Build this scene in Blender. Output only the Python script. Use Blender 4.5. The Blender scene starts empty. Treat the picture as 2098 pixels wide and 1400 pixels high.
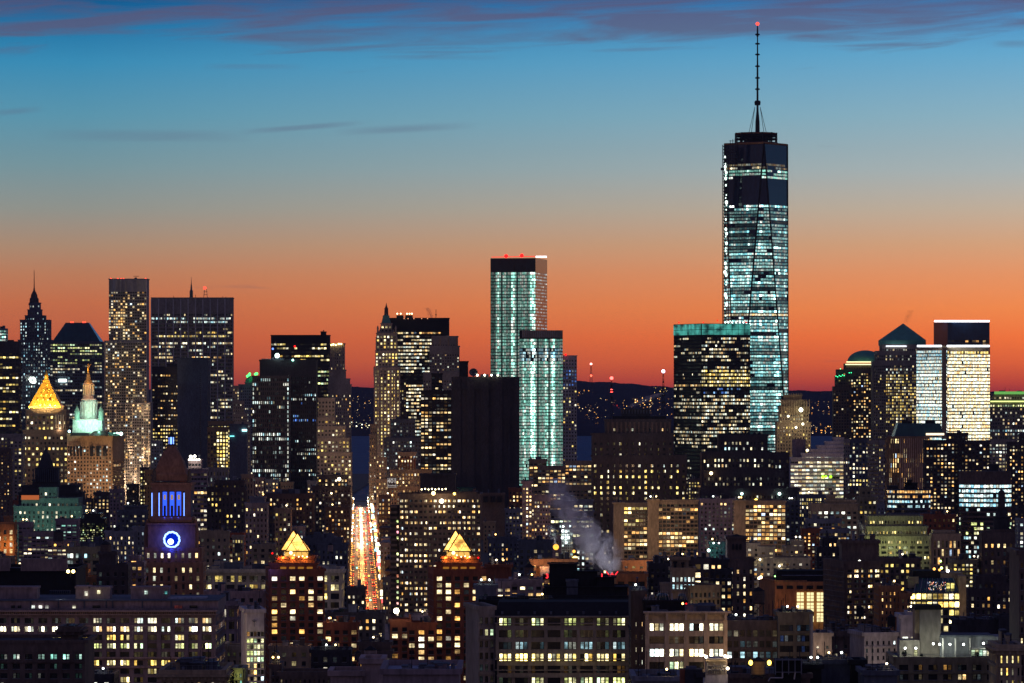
import bpy, math, random, zlib
from math import radians as R, sin, cos, pi, atan2, sqrt, hypot
from mathutils import Vector

sc = bpy.context.scene
C = sc.collection
F, CH, HR = 9070.0, 128.0, 805.0           # focal length and horizon row in photo pixels, eye height in metres
def PX(x, Y): return (x - 1049.0) * Y / F
def PZ(y, Y): return CH + (HR - y) * Y / F

# ------------------------------------------------------------------ camera
cd = bpy.data.cameras.new('camera'); cam = bpy.data.objects.new('camera', cd); C.objects.link(cam)
cam.location = (0, 0, CH); cam.rotation_euler = (R(90), 0, 0)
cd.sensor_width = 36; cd.lens = 36 * F / 2098; cd.shift_y = (HR - 700) / 2098
cd.clip_start = 5; cd.clip_end = 60000
sc.camera = cam
sc.view_settings.view_transform = 'Standard'; sc.view_settings.look = 'None'
sc.view_settings.exposure = 0; sc.view_settings.gamma = 1

# ------------------------------------------------------------------ world: dusk sky after sunset
w = bpy.data.worlds.new('World'); sc.world = w; w.use_nodes = True
nt = w.node_tree; nt.nodes.clear()
def N(t, **k):
    n = nt.nodes.new(t)
    for a, b in k.items(): setattr(n, a, b)
    return n
def M(op, a, b=None, c=None, clamp=False):
    n = nt.nodes.new('ShaderNodeMath'); n.operation = op; n.use_clamp = clamp
    for i, v in enumerate((a, b, c)):
        if v is None: continue
        if isinstance(v, (int, float)): n.inputs[i].default_value = v
        else: nt.links.new(v, n.inputs[i])
    return n.outputs[0]
def lin(c): return tuple(((v / 255) / 12.92 if v / 255 <= .04045 else ((v / 255 + .055) / 1.055) ** 2.4) for v in c)
def ramp(fac, stops):
    n = N('ShaderNodeValToRGB'); n.color_ramp.interpolation = 'B_SPLINE' if False else 'LINEAR'
    e = n.color_ramp.elements
    while len(e) > 1: e.remove(e[-1])
    for i, (p, c) in enumerate(stops):
        el = e[0] if i == 0 else e.new(p)
        el.position = p; el.color = (*c, 1)
    nt.links.new(fac, n.inputs[0]); return n.outputs[0]
def mix(f, a, b):
    n = N('ShaderNodeMix', data_type='RGBA')
    for s, v in ((n.inputs[0], f), (n.inputs[6], a), (n.inputs[7], b)):
        if isinstance(v, (int, float)): s.default_value = v
        elif isinstance(v, tuple): s.default_value = (*v, 1)
        else: nt.links.new(v, s)
    return n.outputs[2]
tc = N('ShaderNodeTexCoord'); sx = N('ShaderNodeSeparateXYZ'); nt.links.new(tc.outputs['Generated'], sx.inputs[0])
X_, Y_, Z_ = sx.outputs
hor = M('SQRT', M('ADD', M('MULTIPLY', X_, X_), M('MULTIPLY', Y_, Y_)))
elev = M('DIVIDE', Z_, M('MAXIMUM', hor, .001))          # tangent of the elevation
az = M('DIVIDE', X_, M('MAXIMUM', M('ABSOLUTE', Y_), .05))
T = lambda y: (HR - y) / F / .1                          # ramp position of a photo row
fe = M('DIVIDE', elev, .1, clamp=True)
def stops(l): return [(max(0, T(y)), lin(c)) for y, c in l]
left = ramp(fe, stops([(805, (118, 42, 48)), (782, (150, 60, 50)), (742, (176, 80, 52)), (692, (190, 92, 56)), (622, (198, 110, 68)), (562, (188, 124, 88)), (505, (172, 138, 112)), (430, (146, 148, 140)),
                       (340, (120, 152, 160)), (240, (92, 152, 176)), (130, (58, 142, 184)), (40, (24, 112, 164)), (0, (14, 88, 142))]))
right = ramp(fe, stops([(805, (146, 46, 52)), (782, (184, 68, 48)), (745, (218, 94, 48)), (692, (244, 116, 52)), (632, (248, 140, 72)), (565, (234, 150, 98)), (500, (216, 164, 124)), (430, (198, 178, 156)),
                        (350, (174, 184, 184)), (240, (144, 182, 198)), (110, (104, 172, 210)), (40, (78, 148, 200)), (0, (60, 122, 180))]))
sky = mix(M('MULTIPLY_ADD', az, 4.6, .45, clamp=True), left, right)
bs = N('ShaderNodeVectorMath', operation='SCALE'); nt.links.new(sky, bs.inputs[0])
nt.links.new(M('MULTIPLY_ADD', M('SUBTRACT', 1, M('DIVIDE', elev, .055), clamp=True), .24, 1.0), bs.inputs[3]); sky = bs.outputs[0]
# streaky clouds: noise stretched along the horizon, in direction space
cv = N('ShaderNodeCombineXYZ')
nt.links.new(M('MULTIPLY', az, 24), cv.inputs[0]); nt.links.new(M('ADD', M('MULTIPLY', elev, 290), M('MULTIPLY', az, -12)), cv.inputs[1]); cv.inputs[2].default_value = 7.3
ns = N('ShaderNodeTexNoise'); ns.inputs['Scale'].default_value = 1.0; ns.inputs['Detail'].default_value = 8; ns.inputs['Roughness'].default_value = .55; ns.inputs['Distortion'].default_value = .5
nt.links.new(cv.outputs[0], ns.inputs['Vector'])
hi = M('MULTIPLY', M('SUBTRACT', elev, .0705), 82, clamp=True)
cl = M('MULTIPLY', M('SUBTRACT', ns.outputs[0], M('SUBTRACT', .70, M('MULTIPLY', hi, .315))), 4.6, clamp=True)
sky = mix(M('MULTIPLY', cl, .66), sky, lin((98, 82, 108)))
# two thin low streaks
cv2 = N('ShaderNodeCombineXYZ')
nt.links.new(M('MULTIPLY', az, 22), cv2.inputs[0]); nt.links.new(M('ADD', M('MULTIPLY', elev, 420), M('MULTIPLY', az, -34)), cv2.inputs[1]); cv2.inputs[2].default_value = 4.2
n2 = N('ShaderNodeTexNoise'); n2.inputs['Scale'].default_value = 1.0; n2.inputs['Detail'].default_value = 5
nt.links.new(cv2.outputs[0], n2.inputs['Vector'])
def bell(v, c, wd):
    return M('SUBTRACT', 1, M('POWER', M('DIVIDE', M('SUBTRACT', v, c), wd), 2), clamp=True)
def streak(xc, yc, hw, hh, tilt):
    e2 = M('SUBTRACT', elev, M('MULTIPLY', M('SUBTRACT', az, (xc - 1049) / F), tilt))
    return M('MULTIPLY', bell(az, (xc - 1049) / F, hw / F), bell(e2, (HR - yc) / F, hh / F))
st = M('MULTIPLY', streak(620, 262, 130, 7, .08), 1.0)
for a in ((520, 138, 110, 7, 0), (830, 264, 150, 10, .05), (30, 232, 60, 8, .1), (2080, 95, 50, 9, 0), (300, 280, 220, 14, 0), (900, 118, 140, 6, 0)):
    st = M('ADD', st, M('MULTIPLY', streak(*a), .55))
stn = M('MULTIPLY', M('MULTIPLY', st, M('MULTIPLY', n2.outputs[0], 1.7), clamp=True), .62)
sky = mix(stn, sky, lin((96, 104, 132)))
# above the frame and behind the camera: deep blue and mauve
up = ramp(M('DIVIDE', elev, 1.2, clamp=True), [(0, lin((22, 84, 134))), (.25, lin((52, 66, 108))), (1, lin((56, 54, 92)))])
back = ramp(M('DIVIDE', elev, .8, clamp=True), [(0, lin((104, 92, 108))), (.4, lin((94, 88, 120))), (1, lin((62, 66, 108)))])
front = mix(M('MULTIPLY', M('SUBTRACT', elev, .089), 12, clamp=True), sky, up)
isb = M('MULTIPLY_ADD', Y_, -3, .2, clamp=True)
front = mix(isb, front, back)
below = M('MULTIPLY', Z_, -40, clamp=True)
front = mix(below, front, (.006, .005, .006))
bg = N('ShaderNodeBackground'); nt.links.new(front, bg.inputs[0]); bg.inputs[1].default_value = 1.0
wo = N('ShaderNodeOutputWorld'); nt.links.new(bg.outputs[0], wo.inputs[0])

# ------------------------------------------------------------------ materials (procedural)
MATS = {}
def mat(name, col, rough=.85, metal=0, var=.32, scale=.08, spec=.3):
    if name in MATS: return MATS[name]
    m = bpy.data.materials.new(name); m.use_nodes = True; t = m.node_tree; p = t.nodes['Principled BSDF']
    g = t.nodes.new('ShaderNodeNewGeometry'); mp = t.nodes.new('ShaderNodeMapping'); mp.inputs['Scale'].default_value = (1, 1, .35)
    t.links.new(g.outputs['Position'], mp.inputs[0])
    a = t.nodes.new('ShaderNodeTexNoise'); a.inputs['Scale'].default_value = scale; a.inputs['Detail'].default_value = 8; a.inputs['Roughness'].default_value = .7
    t.links.new(mp.outputs[0], a.inputs['Vector'])
    r = t.nodes.new('ShaderNodeMapRange'); r.inputs[1].default_value = .3; r.inputs[2].default_value = .7
    r.inputs[3].default_value = 1 - var; r.inputs[4].default_value = 1 + var; t.links.new(a.outputs[0], r.inputs[0])
    a2 = t.nodes.new('ShaderNodeTexNoise'); a2.inputs['Scale'].default_value = scale * 14; a2.inputs['Detail'].default_value = 5; t.links.new(mp.outputs[0], a2.inputs['Vector'])
    r2 = t.nodes.new('ShaderNodeMapRange'); r2.inputs[1].default_value = .3; r2.inputs[2].default_value = .7; r2.inputs[3].default_value = 1 - var * .9; r2.inputs[4].default_value = 1 + var * .9; t.links.new(a2.outputs[0], r2.inputs[0])
    pm = t.nodes.new('ShaderNodeMath'); pm.operation = 'MULTIPLY'; t.links.new(r.outputs[0], pm.inputs[0]); t.links.new(r2.outputs[0], pm.inputs[1])
    v = t.nodes.new('ShaderNodeVectorMath'); v.operation = 'SCALE'; v.inputs[0].default_value = col; t.links.new(pm.outputs[0], v.inputs[3])
    t.links.new(v.outputs[0], p.inputs['Base Color'])
    p.inputs['Roughness'].default_value = rough; p.inputs['Metallic'].default_value = metal; p.inputs['Specular IOR Level'].default_value = spec
    MATS[name] = m; return m
def glow(name, col, st):
    if name in MATS: return MATS[name]
    m = bpy.data.materials.new(name); m.use_nodes = True; t = m.node_tree; t.nodes.clear()
    e = t.nodes.new('ShaderNodeEmission'); o = t.nodes.new('ShaderNodeOutputMaterial'); e.inputs[0].default_value = (*col, 1); e.inputs[1].default_value = st
    t.links.new(e.outputs[0], o.inputs[0]); m.cycles.emission_sampling = 'NONE'; MATS[name] = m; return m
def pane_mat(name, attr):
    m = bpy.data.materials.new(name); m.use_nodes = True; t = m.node_tree; p = t.nodes['Principled BSDF']
    p.inputs['Base Color'].default_value = (.012, .014, .018, 1); p.inputs['Roughness'].default_value = .25; p.inputs['Specular IOR Level'].default_value = .4
    if attr: a = t.nodes.new('ShaderNodeAttribute'); a.attribute_name = 'glow'; co = a.outputs['Color']
    else: a = t.nodes.new('ShaderNodeObjectInfo'); co = a.outputs['Color']
    def nz(sc_, lo, hi_, detail=3):
        g = t.nodes.new('ShaderNodeNewGeometry'); n = t.nodes.new('ShaderNodeTexNoise'); n.inputs['Scale'].default_value = sc_; n.inputs['Detail'].default_value = detail
        t.links.new(g.outputs['Position'], n.inputs['Vector']); r = t.nodes.new('ShaderNodeMapRange'); r.inputs[1].default_value = .32; r.inputs[2].default_value = .68; r.inputs[3].default_value = lo; r.inputs[4].default_value = hi_
        t.links.new(n.outputs[0], r.inputs[0]); return r.outputs[0]
    def mm(op, a_, b_):
        m_ = t.nodes.new('ShaderNodeMath'); m_.operation = op
        for i_, v_ in enumerate((a_, b_)):
            if isinstance(v_, (int, float)): m_.inputs[i_].default_value = v_
            else: t.links.new(v_, m_.inputs[i_])
        return m_.outputs[0]
    fac = mm('MULTIPLY', nz(.55, .35, 1.6), nz(2.6, .55, 1.35))
    if not attr:      # a blind drawn part of the way down, and ceiling light painted brighter upward
        tx = t.nodes.new('ShaderNodeTexCoord'); sp = t.nodes.new('ShaderNodeSeparateXYZ'); t.links.new(tx.outputs['Generated'], sp.inputs[0]); rn = a.outputs['Random']
        bl = mm('GREATER_THAN', sp.outputs[2], mm('MULTIPLY_ADD' if 0 else 'ADD', mm('MULTIPLY', rn, 1.1), .2))
        fac = mm('MULTIPLY', fac, mm('SUBTRACT', 1.15, mm('MULTIPLY', bl, .62)))
        fac = mm('MULTIPLY', fac, mm('ADD', .75, mm('MULTIPLY', sp.outputs[2], .5)))
    s = t.nodes.new('ShaderNodeMath'); s.operation = 'MULTIPLY'; s.inputs[1].default_value = 8; t.links.new(fac, s.inputs[0])
    t.links.new(co, p.inputs['Emission Color']); t.links.new(s.outputs[0], p.inputs['Emission Strength'])
    m.cycles.emission_sampling = 'NONE'; return m
PANE, PANES = pane_mat('lit_pane', False), pane_mat('lit_panes', True)
for k, c in dict(stone=(.30, .25, .21), tan=(.36, .26, .16), brick=(.26, .085, .045), brown=(.15, .105, .085), dark=(.045, .043, .05), umber=(.078, .062, .062), mauve=(.27, .20, .21),
                 white=(.55, .50, .48), grey=(.22, .22, .24), slate=(.10, .11, .14), cream=(.48, .40, .30), pink=(.42, .30, .27), olive=(.30, .25, .15), black=(.018, .017, .02),
                 orange=(.42, .19, .08), green=(.19, .26, .23), lime=(.30, .28, .18), terra=(.20, .105, .08), roof=(.05, .05, .06), snow=(.35, .38, .45), wood=(.30, .20, .12), sand=(.42, .32, .2)).items():
    mat(k, c)  # warm, lime and green wall colours hold some lamp light in their base
mat('glass', (.012, .016, .022), .18, 0, .3, .02, .5); mat('bluglass', (.008, .02, .05), .12, 0, .3, .02, .6); mat('tealglass', (.01, .05, .055), .15, 0, .3, .02, .6)
mat('steel', (.45, .43, .40), .38, .75, .15, .3); mat('iron', (.03, .03, .035), .5, .6, .2, .3); mat('gold', (.75, .40, .05), .35, .55, .15, .3)
mat('copper', (.10, .30, .24), .7, 0, .25, .15); mat('asphalt', (.05, .05, .052), .8, 0, .25, .05); mat('silver', (.3, .28, .27), .34, .6, .2, .05)

# ------------------------------------------------------------------ mesh building
class MB:
    def __init__(s): s.v = []; s.f = []; s.m = []; s.mats = []; s.cols = []
    def mi(s, m):
        m = MATS[m] if isinstance(m, str) else m
        if m not in s.mats: s.mats.append(m)
        return s.mats.index(m)
    def poly(s, pts, m, col=None):
        b = len(s.v); s.v += [tuple(p) for p in pts]; s.f.append(tuple(range(b, b + len(pts)))); s.m.append(s.mi(m)); s.cols.append(col)
    def hexa(s, lo, hi, m, top=None, bottom=False):
        n = len(lo); b = len(s.v); s.v += [tuple(p) for p in lo] + [tuple(p) for p in hi]; k = s.mi(m)
        for i in range(n):
            j = (i + 1) % n; s.f.append((b + i, b + j, b + n + j, b + n + i)); s.m.append(k); s.cols.append(None)
        s.f.append(tuple(range(b + n, b + 2 * n))); s.m.append(s.mi(top) if top else k); s.cols.append(None)
        if bottom: s.f.append(tuple(range(b + n - 1, b - 1, -1))); s.m.append(k); s.cols.append(None)
    def box(s, x0, x1, y0, y1, z0, z1, m, top=None):
        q = [(x0, y0), (x1, y0), (x1, y1), (x0, y1)]
        s.hexa([(*p, z0) for p in q], [(*p, z1) for p in q], m, top, True)
    def obox(s, o, u, a, b, n, d0, d1, z0, z1, m):          # box on a wall: from a to b along u, d0 to d1 out along n
        q = [(o[0] + u[0] * t + n[0] * d, o[1] + u[1] * t + n[1] * d) for t, d in ((a, d1), (b, d1), (b, d0), (a, d0))]
        s.hexa([(*p, z0) for p in q], [(*p, z1) for p in q], m, None, True)
    def prof(s, xc, Yc, prof, n=4, rot=None, m='stone', dx=1.0, top=None):   # stacked rings: (row, half width in px); base depth Yc
        rot = (pi / n) if rot is None else rot
        k = 1 / cos(pi / n) if n == 4 and abs(rot - pi / 4) < .01 else 1
        rings = []
        for y, hw in prof:
            r = hw * Yc / F * k; cx = PX(xc, Yc)
            rings.append([(cx + r * cos(rot + 2 * pi * i / n - pi / 2 - (pi / n if 0 else 0)) , Yc + r * sin(rot + 2 * pi * i / n - pi / 2), PZ(y, Yc)) for i in range(n)])
        b = len(s.v); kk = s.mi(m)
        for r in rings: s.v += r
        for a in range(len(rings) - 1):
            for i in range(n):
                j = (i + 1) % n
                s.f.append((b + (a + 1) * n + i, b + (a + 1) * n + j, b + a * n + j, b + a * n + i)); s.m.append(kk); s.cols.append(None)
        s.f.append(tuple(range(b, b + n))); s.m.append(s.mi(top) if top else kk); s.cols.append(None)
    def tube(s, p, q, r, m, n=6, r2=None):
        p, q = Vector(p), Vector(q); d = (q - p).normalized(); a = d.orthogonal().normalized(); c = d.cross(a); r2 = r if r2 is None else r2
        s.hexa([tuple(p + (a * cos(t) + c * sin(t)) * r) for t in [2 * pi * i / n for i in range(n)]], [tuple(q + (a * cos(t) + c * sin(t)) * r2) for t in [2 * pi * i / n for i in range(n)]], m, None, True)
    def ball(s, c, r, m, n=8, k=5, sz=1.0):
        b = len(s.v); kk = s.mi(m)
        for j in range(k + 1):
            ph = pi * j / k
            for i in range(n): s.v.append((c[0] + r * sin(ph) * cos(2 * pi * i / n), c[1] + r * sin(ph) * sin(2 * pi * i / n), c[2] + r * cos(ph) * sz))
        for j in range(k):
            for i in range(n):
                i2 = (i + 1) % n; s.f.append((b + j * n + i, b + (j + 1) * n + i, b + (j + 1) * n + i2, b + j * n + i2)); s.m.append(kk); s.cols.append(None)
    def build(s, name, parent=None, org=None):
        if org is None:
            org = Vector((0, 0, 0)); q = parent
            while q is not None: org = org + q.location; q = q.parent
        me = bpy.data.meshes.new(name)
        me.from_pydata([(x - org[0], y - org[1], z - org[2]) for x, y, z in s.v], [], s.f)
        for m in s.mats: me.materials.append(m)
        me.polygons.foreach_set('material_index', s.m)
        if any(c is not None for c in s.cols):
            at = me.color_attributes.new('glow', 'FLOAT_COLOR', 'CORNER'); d = []
            for f, c in zip(s.f, s.cols): d += list((*(c or (0, 0, 0)), 1)) * len(f)
            at.data.foreach_set('color', d)
        me.update()
        o = bpy.data.objects.new(name, me); C.objects.link(o)
        if parent is not None: o.parent = parent
        else: o.location = org
        return o
def tag(o, label=None, cat=None, group=None, kind=None):
    for k, v in (('label', label), ('category', cat), ('group', group), ('kind', kind)):
        if v: o[k] = v
    return o
def spot(x, y, z, tx, ty, tz, col, e, deg, parent=None):
    l = bpy.data.lights.new('flood_light', 'SPOT'); l.color = col; l.energy = e; l.spot_size = R(deg); l.spot_blend = .25; l.shadow_soft_size = .5
    o = bpy.data.objects.new('flood_light', l); C.objects.link(o); o.location = (x, y, z); o.rotation_euler = Vector((tx - x, ty - y, tz - z)).to_track_quat('-Z', 'Y').to_euler()
    if parent is not None: o.parent = parent; o.location = Vector((x, y, z)) - parent.location
    return o
def thing(name, label, cat, loc, group=None):
    o = bpy.data.objects.new(name, None); C.objects.link(o); o.location = loc; o.empty_display_size = 5
    return tag(o, label, cat, group)
def lamp(x, y, z, col, e, r=1.0, parent=None):
    e *= .16 if e > 5000 else .4 if e > 1000 else .8
    l = bpy.data.lights.new('lamp_or_fill_light', 'POINT'); l.color = col; l.energy = e; l.shadow_soft_size = r
    o = bpy.data.objects.new('lamp_or_fill_light', l); C.objects.link(o); o.location = (x, y, z)
    if parent is not None: o.parent = parent; o.location = Vector((x, y, z)) - parent.location
    return o

PAL = dict(
    w=[((1, .62, .24), 4), ((1, .78, .42), 5), ((1, .5, .12), 2), ((1, .9, .7), 2), ((.7, .9, 1), .4)],
    y=[((1, .74, .2), 5), ((1, .82, .38), 5), ((1, .6, .12), 1.5), ((1, .92, .65), 1.5)],
    n=[((1, .88, .6), 5), ((1, .78, .4), 3), ((.95, 1, .8), 2), ((.8, 1, .95), 1), ((1, .6, .25), 1)],
    c=[((.8, 1, .95), 4), ((1, 1, .85), 4), ((.5, .9, 1), 2), ((1, .85, .5), 1)],
    t=[((.36, .92, .74), 5), ((.6, 1, .84), 4), ((.95, 1, .88), 2)],
    b=[((.5, .85, .95), 4), ((.8, 1, 1), 4), ((.95, 1, .85), 2), ((.3, .7, .9), 2)],
    e=[((.42, .9, .86), 5), ((.65, 1, .93), 4), ((.95, 1, .9), 2), ((.2, .62, .68), 3)],
    o=[((1, .5, .14), 5), ((1, .62, .25), 4), ((1, .75, .35), 4), ((1, .9, .6), 1.5), ((.5, .7, 1), .3)],
    l=[((.9, 1, .35), 4), ((1, .95, .5), 4), ((.7, 1, .6), 2)],
    k=[((.12, .3, 1), 5), ((.3, .6, 1), 3), ((.8, .9, 1), 1)])
def S(px, py, wx=.55, wy=.55, p=.3, pal='w', **k):
    d = dict(px=px, py=py, wx=wx, wy=wy, p=p, pal=pal, mode='r', st=1.0, g=1, bt=3, rows=(), cols=(), rel=.5, sp=.25, core='glass', cap=100, dim=.07); d.update(k); return d

def foot(t, Y):
    x0, x1 = t['x0'], t['x1']; D = t.get('D')
    if 'c' in t:
        th = R(t.get('th', 20)); c = (PX(t['c'], Y), Y)
        u = (cos(th), sin(th)); v = (-sin(th), cos(th))
        def run(d, x):
            k = (x - 1049) / F; return (k * c[1] - c[0]) / (d[0] - k * d[1])
        a, b = run(u, x1), run(v, x0)
        Rr = (c[0] + u[0] * a, c[1] + u[1] * a); L = (c[0] + v[0] * b, c[1] + v[1] * b)
        if t.get('Dl'): L = (c[0] + v[0] * t['Dl'], c[1] + v[1] * t['Dl'])
        B = (Rr[0] + L[0] - c[0], Rr[1] + L[1] - c[1]); return [c, Rr, B, L]
    D = D or min(30, max(12, (x1 - x0) * Y / F * .8))
    a, b = PX(x0, Y), PX(x1, Y)
    return [(a, Y), (b, Y), (b, Y + D), (a, Y + D)]
OCC = []      # (Y, x0, x1, ytop) of everything registered so far; windows wholly behind nearer ones are left out
def hidden(x, y, Y, m=7):
    if not (-12 < x < 2110 and y < 1412): return True
    for Yo, a, b, t in OCC:
        if Yo < Y - 25 and a + m < x < b - m and y > t + m: return True
    return False
def seg(p, q):
    L = hypot(q[0] - p[0], q[1] - p[1]); u = ((q[0] - p[0]) / L, (q[1] - p[1]) / L); return L, u, (u[1], -u[0])

def facade(W, wins, p, q, zt, zb, Y, s, wm, rng):
    L, u, n = seg(p, q); mid = ((p[0] + q[0]) / 2, (p[1] + q[1]) / 2)
    proj = abs((q[0] / q[1] - p[0] / p[1]) * F)
    if n[0] * -mid[0] + n[1] * -mid[1] <= 0 or proj < 3 or s is None: return False
    mpp = Y / F; nx = max(1, round(L / (s['px'] * mpp))); cw = L / nx; h = s['py'] * mpp
    z1 = zt - s['bt'] * mpp; ny = int((z1 - zb) / h)
    if ny < 1: return False
    ww, wh = cw * s['wx'], h * s['wy']; g = s['g']
    rows_p = {}; kept = 0; lowest = None; state = False
    for j in range(ny):
        zc = z1 - (j + .5) * h; yr = HR + (CH - zc) * F / Y
        pr, mu, pal = s['p'], 1.0, s['pal']; fl = rng.uniform(.7, 1.25)
        if s['mode'] == 'f': pr = s['p'] * rng.choice((.15, .3, .6, 1.3, 2.2)); 
        for r in s['rows']:
            if r[0] <= yr < r[1]: pr = r[2]; mu = r[3] if len(r) > 3 else 1; pal = r[4] if len(r) > 4 else pal
        for i in range(nx):
            ax = (i + .5) * cw; cx, cy = p[0] + u[0] * ax, p[1] + u[1] * ax
            xs = 1049 + cx * F / cy
            if hidden(xs, HR + (CH - zc) * F / cy, Y): continue
            lowest = zc; kept += 1
            pc, mc = pr, mu
            for c in s['cols']:
                if c[0] <= xs < c[1]: pc = pc * c[2] if c[2] < 10 else 1; mc *= (c[3] * (rng.choice((.35, .8, 1.2)) if c[3] > 1.5 else 1)) if len(c) > 3 else 1
            if s['mode'] == 'f':
                if state: state = rng.random() < min(.93, .62 + pc * .35)
                else: state = rng.random() < pc * .45
                if pc >= .9: state = rng.random() < pc
            else: state = rng.random() < pc
            if 1800 < Y < 4500 and pr < .7 and not state and rng.random() < .05: state = True
            for k in range(g):
                on = state and (g == 1 or rng.random() < .88)
                if not on:
                    if s['dim'] and rng.random() < .45: dq = s['dim'] * (.35 if Y > 4500 else 1) * rng.uniform(.2, 1) ** 2 / 8; col = tuple(v * dq for v in rng.choice(PAL[pal])[0])
                    elif Y < 1800: col = (0, 0, 0)
                    else: continue
                else:
                    cc = rng.choices([a for a, b in PAL[pal]], [b for a, b in PAL[pal]])[0]
                    e = (1.35 if Y < 1800 else 1.2 if Y < 4500 else 1) * s['st'] * mc * (rng.uniform(.8, 1.15) * fl if s.get('sm') else rng.choice((.18, .35, .6, .9, 1.2, 1.9)) * rng.uniform(.8, 1.25))
                    col = tuple(v * e / 8 for v in cc)
                gw = ww / g; at = ax - ww / 2 + (k + .5) * gw
                wins.append((0 if on else 1, p[0] + u[0] * at + n[0] * .07, p[1] + u[1] * at + n[1] * .07, zc, gw * (.8 if g > 1 else 1), wh, atan2(u[1], u[0]), col, n))
    if not kept: return False
    zl = max(zb, lowest - 1.5 * h)
    W.poly([(p[0] + n[0] * .02, p[1] + n[1] * .02, zl), (q[0] + n[0] * .02, q[1] + n[1] * .02, zl), (q[0] + n[0] * .02, q[1] + n[1] * .02, z1), (p[0] + n[0] * .02, p[1] + n[1] * .02, z1)], s['core'])
    pw = cw - ww; r = s['rel']
    for i in range(nx + 1):
        a, b = i * cw - pw / 2, i * cw + pw / 2
        W.obox(p, u, max(0, a), min(L, b), n, 0, r, zl, z1, wm)
    sh = h - wh
    for j in range(int((z1 - zl) / h) + 1):
        zc = z1 - j * h
        W.obox(p, u, .02, L - .02, n, 0, r * (s['sp'] * 3.4 if s['sp'] else 0.1) if s['sp'] < .9 else r + .12, zc - sh / 2, min(z1, zc + sh / 2) if j else zc + .01, wm)
    if zt > z1: W.obox(p, u, 0, L, n, 0, r + .05, z1 + .01, zt, wm)
    if Y < 2700:
        j = rng.choice((1, 2)) 
        while z1 - j * h > zl:                       # belt courses and a frieze line
            zc = z1 - j * h; W.obox(p, u, -.12, L + .12, n, 0, r + .3, zc - .22, zc + .12, wm); W.obox(p, u, -.05, L + .05, n, 0, r + .16, zc - .42, zc - .24, wm); j += rng.choice((3, 4, 6))
        if s['wx'] < .7 and Y < 1900 and nx * ((z1 - zl) / h) < 700:   # sills
            for j in range(int((z1 - zl) / h)):
                zs = z1 - (j + .5) * h - wh / 2
                for i in range(nx): ax = (i + .5) * cw; W.obox(p, u, ax - ww / 2 - .12, ax + ww / 2 + .12, n, 0, r + .14, zs - .16, zs - .02, 'grey')
    return True

WM = {}
def window_mesh(w_, h_, fr):
    k = (round(w_, 2), round(h_, 2), fr)
    if k in WM: return WM[k]
    b = MB(); a, c = w_ / 2, h_ / 2
    b.poly([(-a, 0, -c), (a, 0, -c), (a, 0, c), (-a, 0, c)], PANE)
    if fr:
        t = .07
        for x in ((-a, -a + t), (a - t, a), (-t / 2, t / 2)) if fr > 1 else ((-a, -a + t), (a - t, a)): b.box(x[0], x[1], -.08, .0, -c, c, 'iron')
        for z in ((-c, -c + t), (c - t, c), (-t / 2 + .1, t / 2 + .1)): b.box(-a + .01, a - .01, -.07, .0, z[0], z[1], 'iron')
    me = bpy.data.meshes.new('window'); me.from_pydata(b.v, [], b.f)
    for m in b.mats: me.materials.append(m)
    me.polygons.foreach_set('material_index', b.m); me.update(); WM[k] = me; return me
NW = [0]
def place_windows(root, wins, Y, cap):
    if not wins: return
    rg = random.Random(len(wins)); lit = [x for x in wins if x[0] == 0]; un = [x for x in wins if x[0]]
    rg.shuffle(lit); rg.shuffle(un); allw = lit + un
    org = root.location
    for a in allw[:cap]:
        o = bpy.data.objects.new('window', window_mesh(a[4], a[5], 2 if Y < 1500 and a[4] > 1.8 else 1 if Y < 1500 else 0))
        o.location = (a[1] - org[0], a[2] - org[1], a[3] - org[2]); o.rotation_euler = (0, 0, a[6]); o.color = (*a[7], 1); o.parent = root; C.objects.link(o); NW[0] += 1
    if len(allw) > cap:
        b = MB()
        for _, x, y, z, ww, wh, ang, col, n in allw[cap:]:
            ux, uy = cos(ang) * ww / 2, sin(ang) * ww / 2
            b.poly([(x - ux, y - uy, z - wh / 2), (x + ux, y + uy, z - wh / 2), (x + ux, y + uy, z + wh / 2), (x - ux, y - uy, z + wh / 2)], PANES, col)
        tag(b.build('other_windows', root), kind='stuff')

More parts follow.
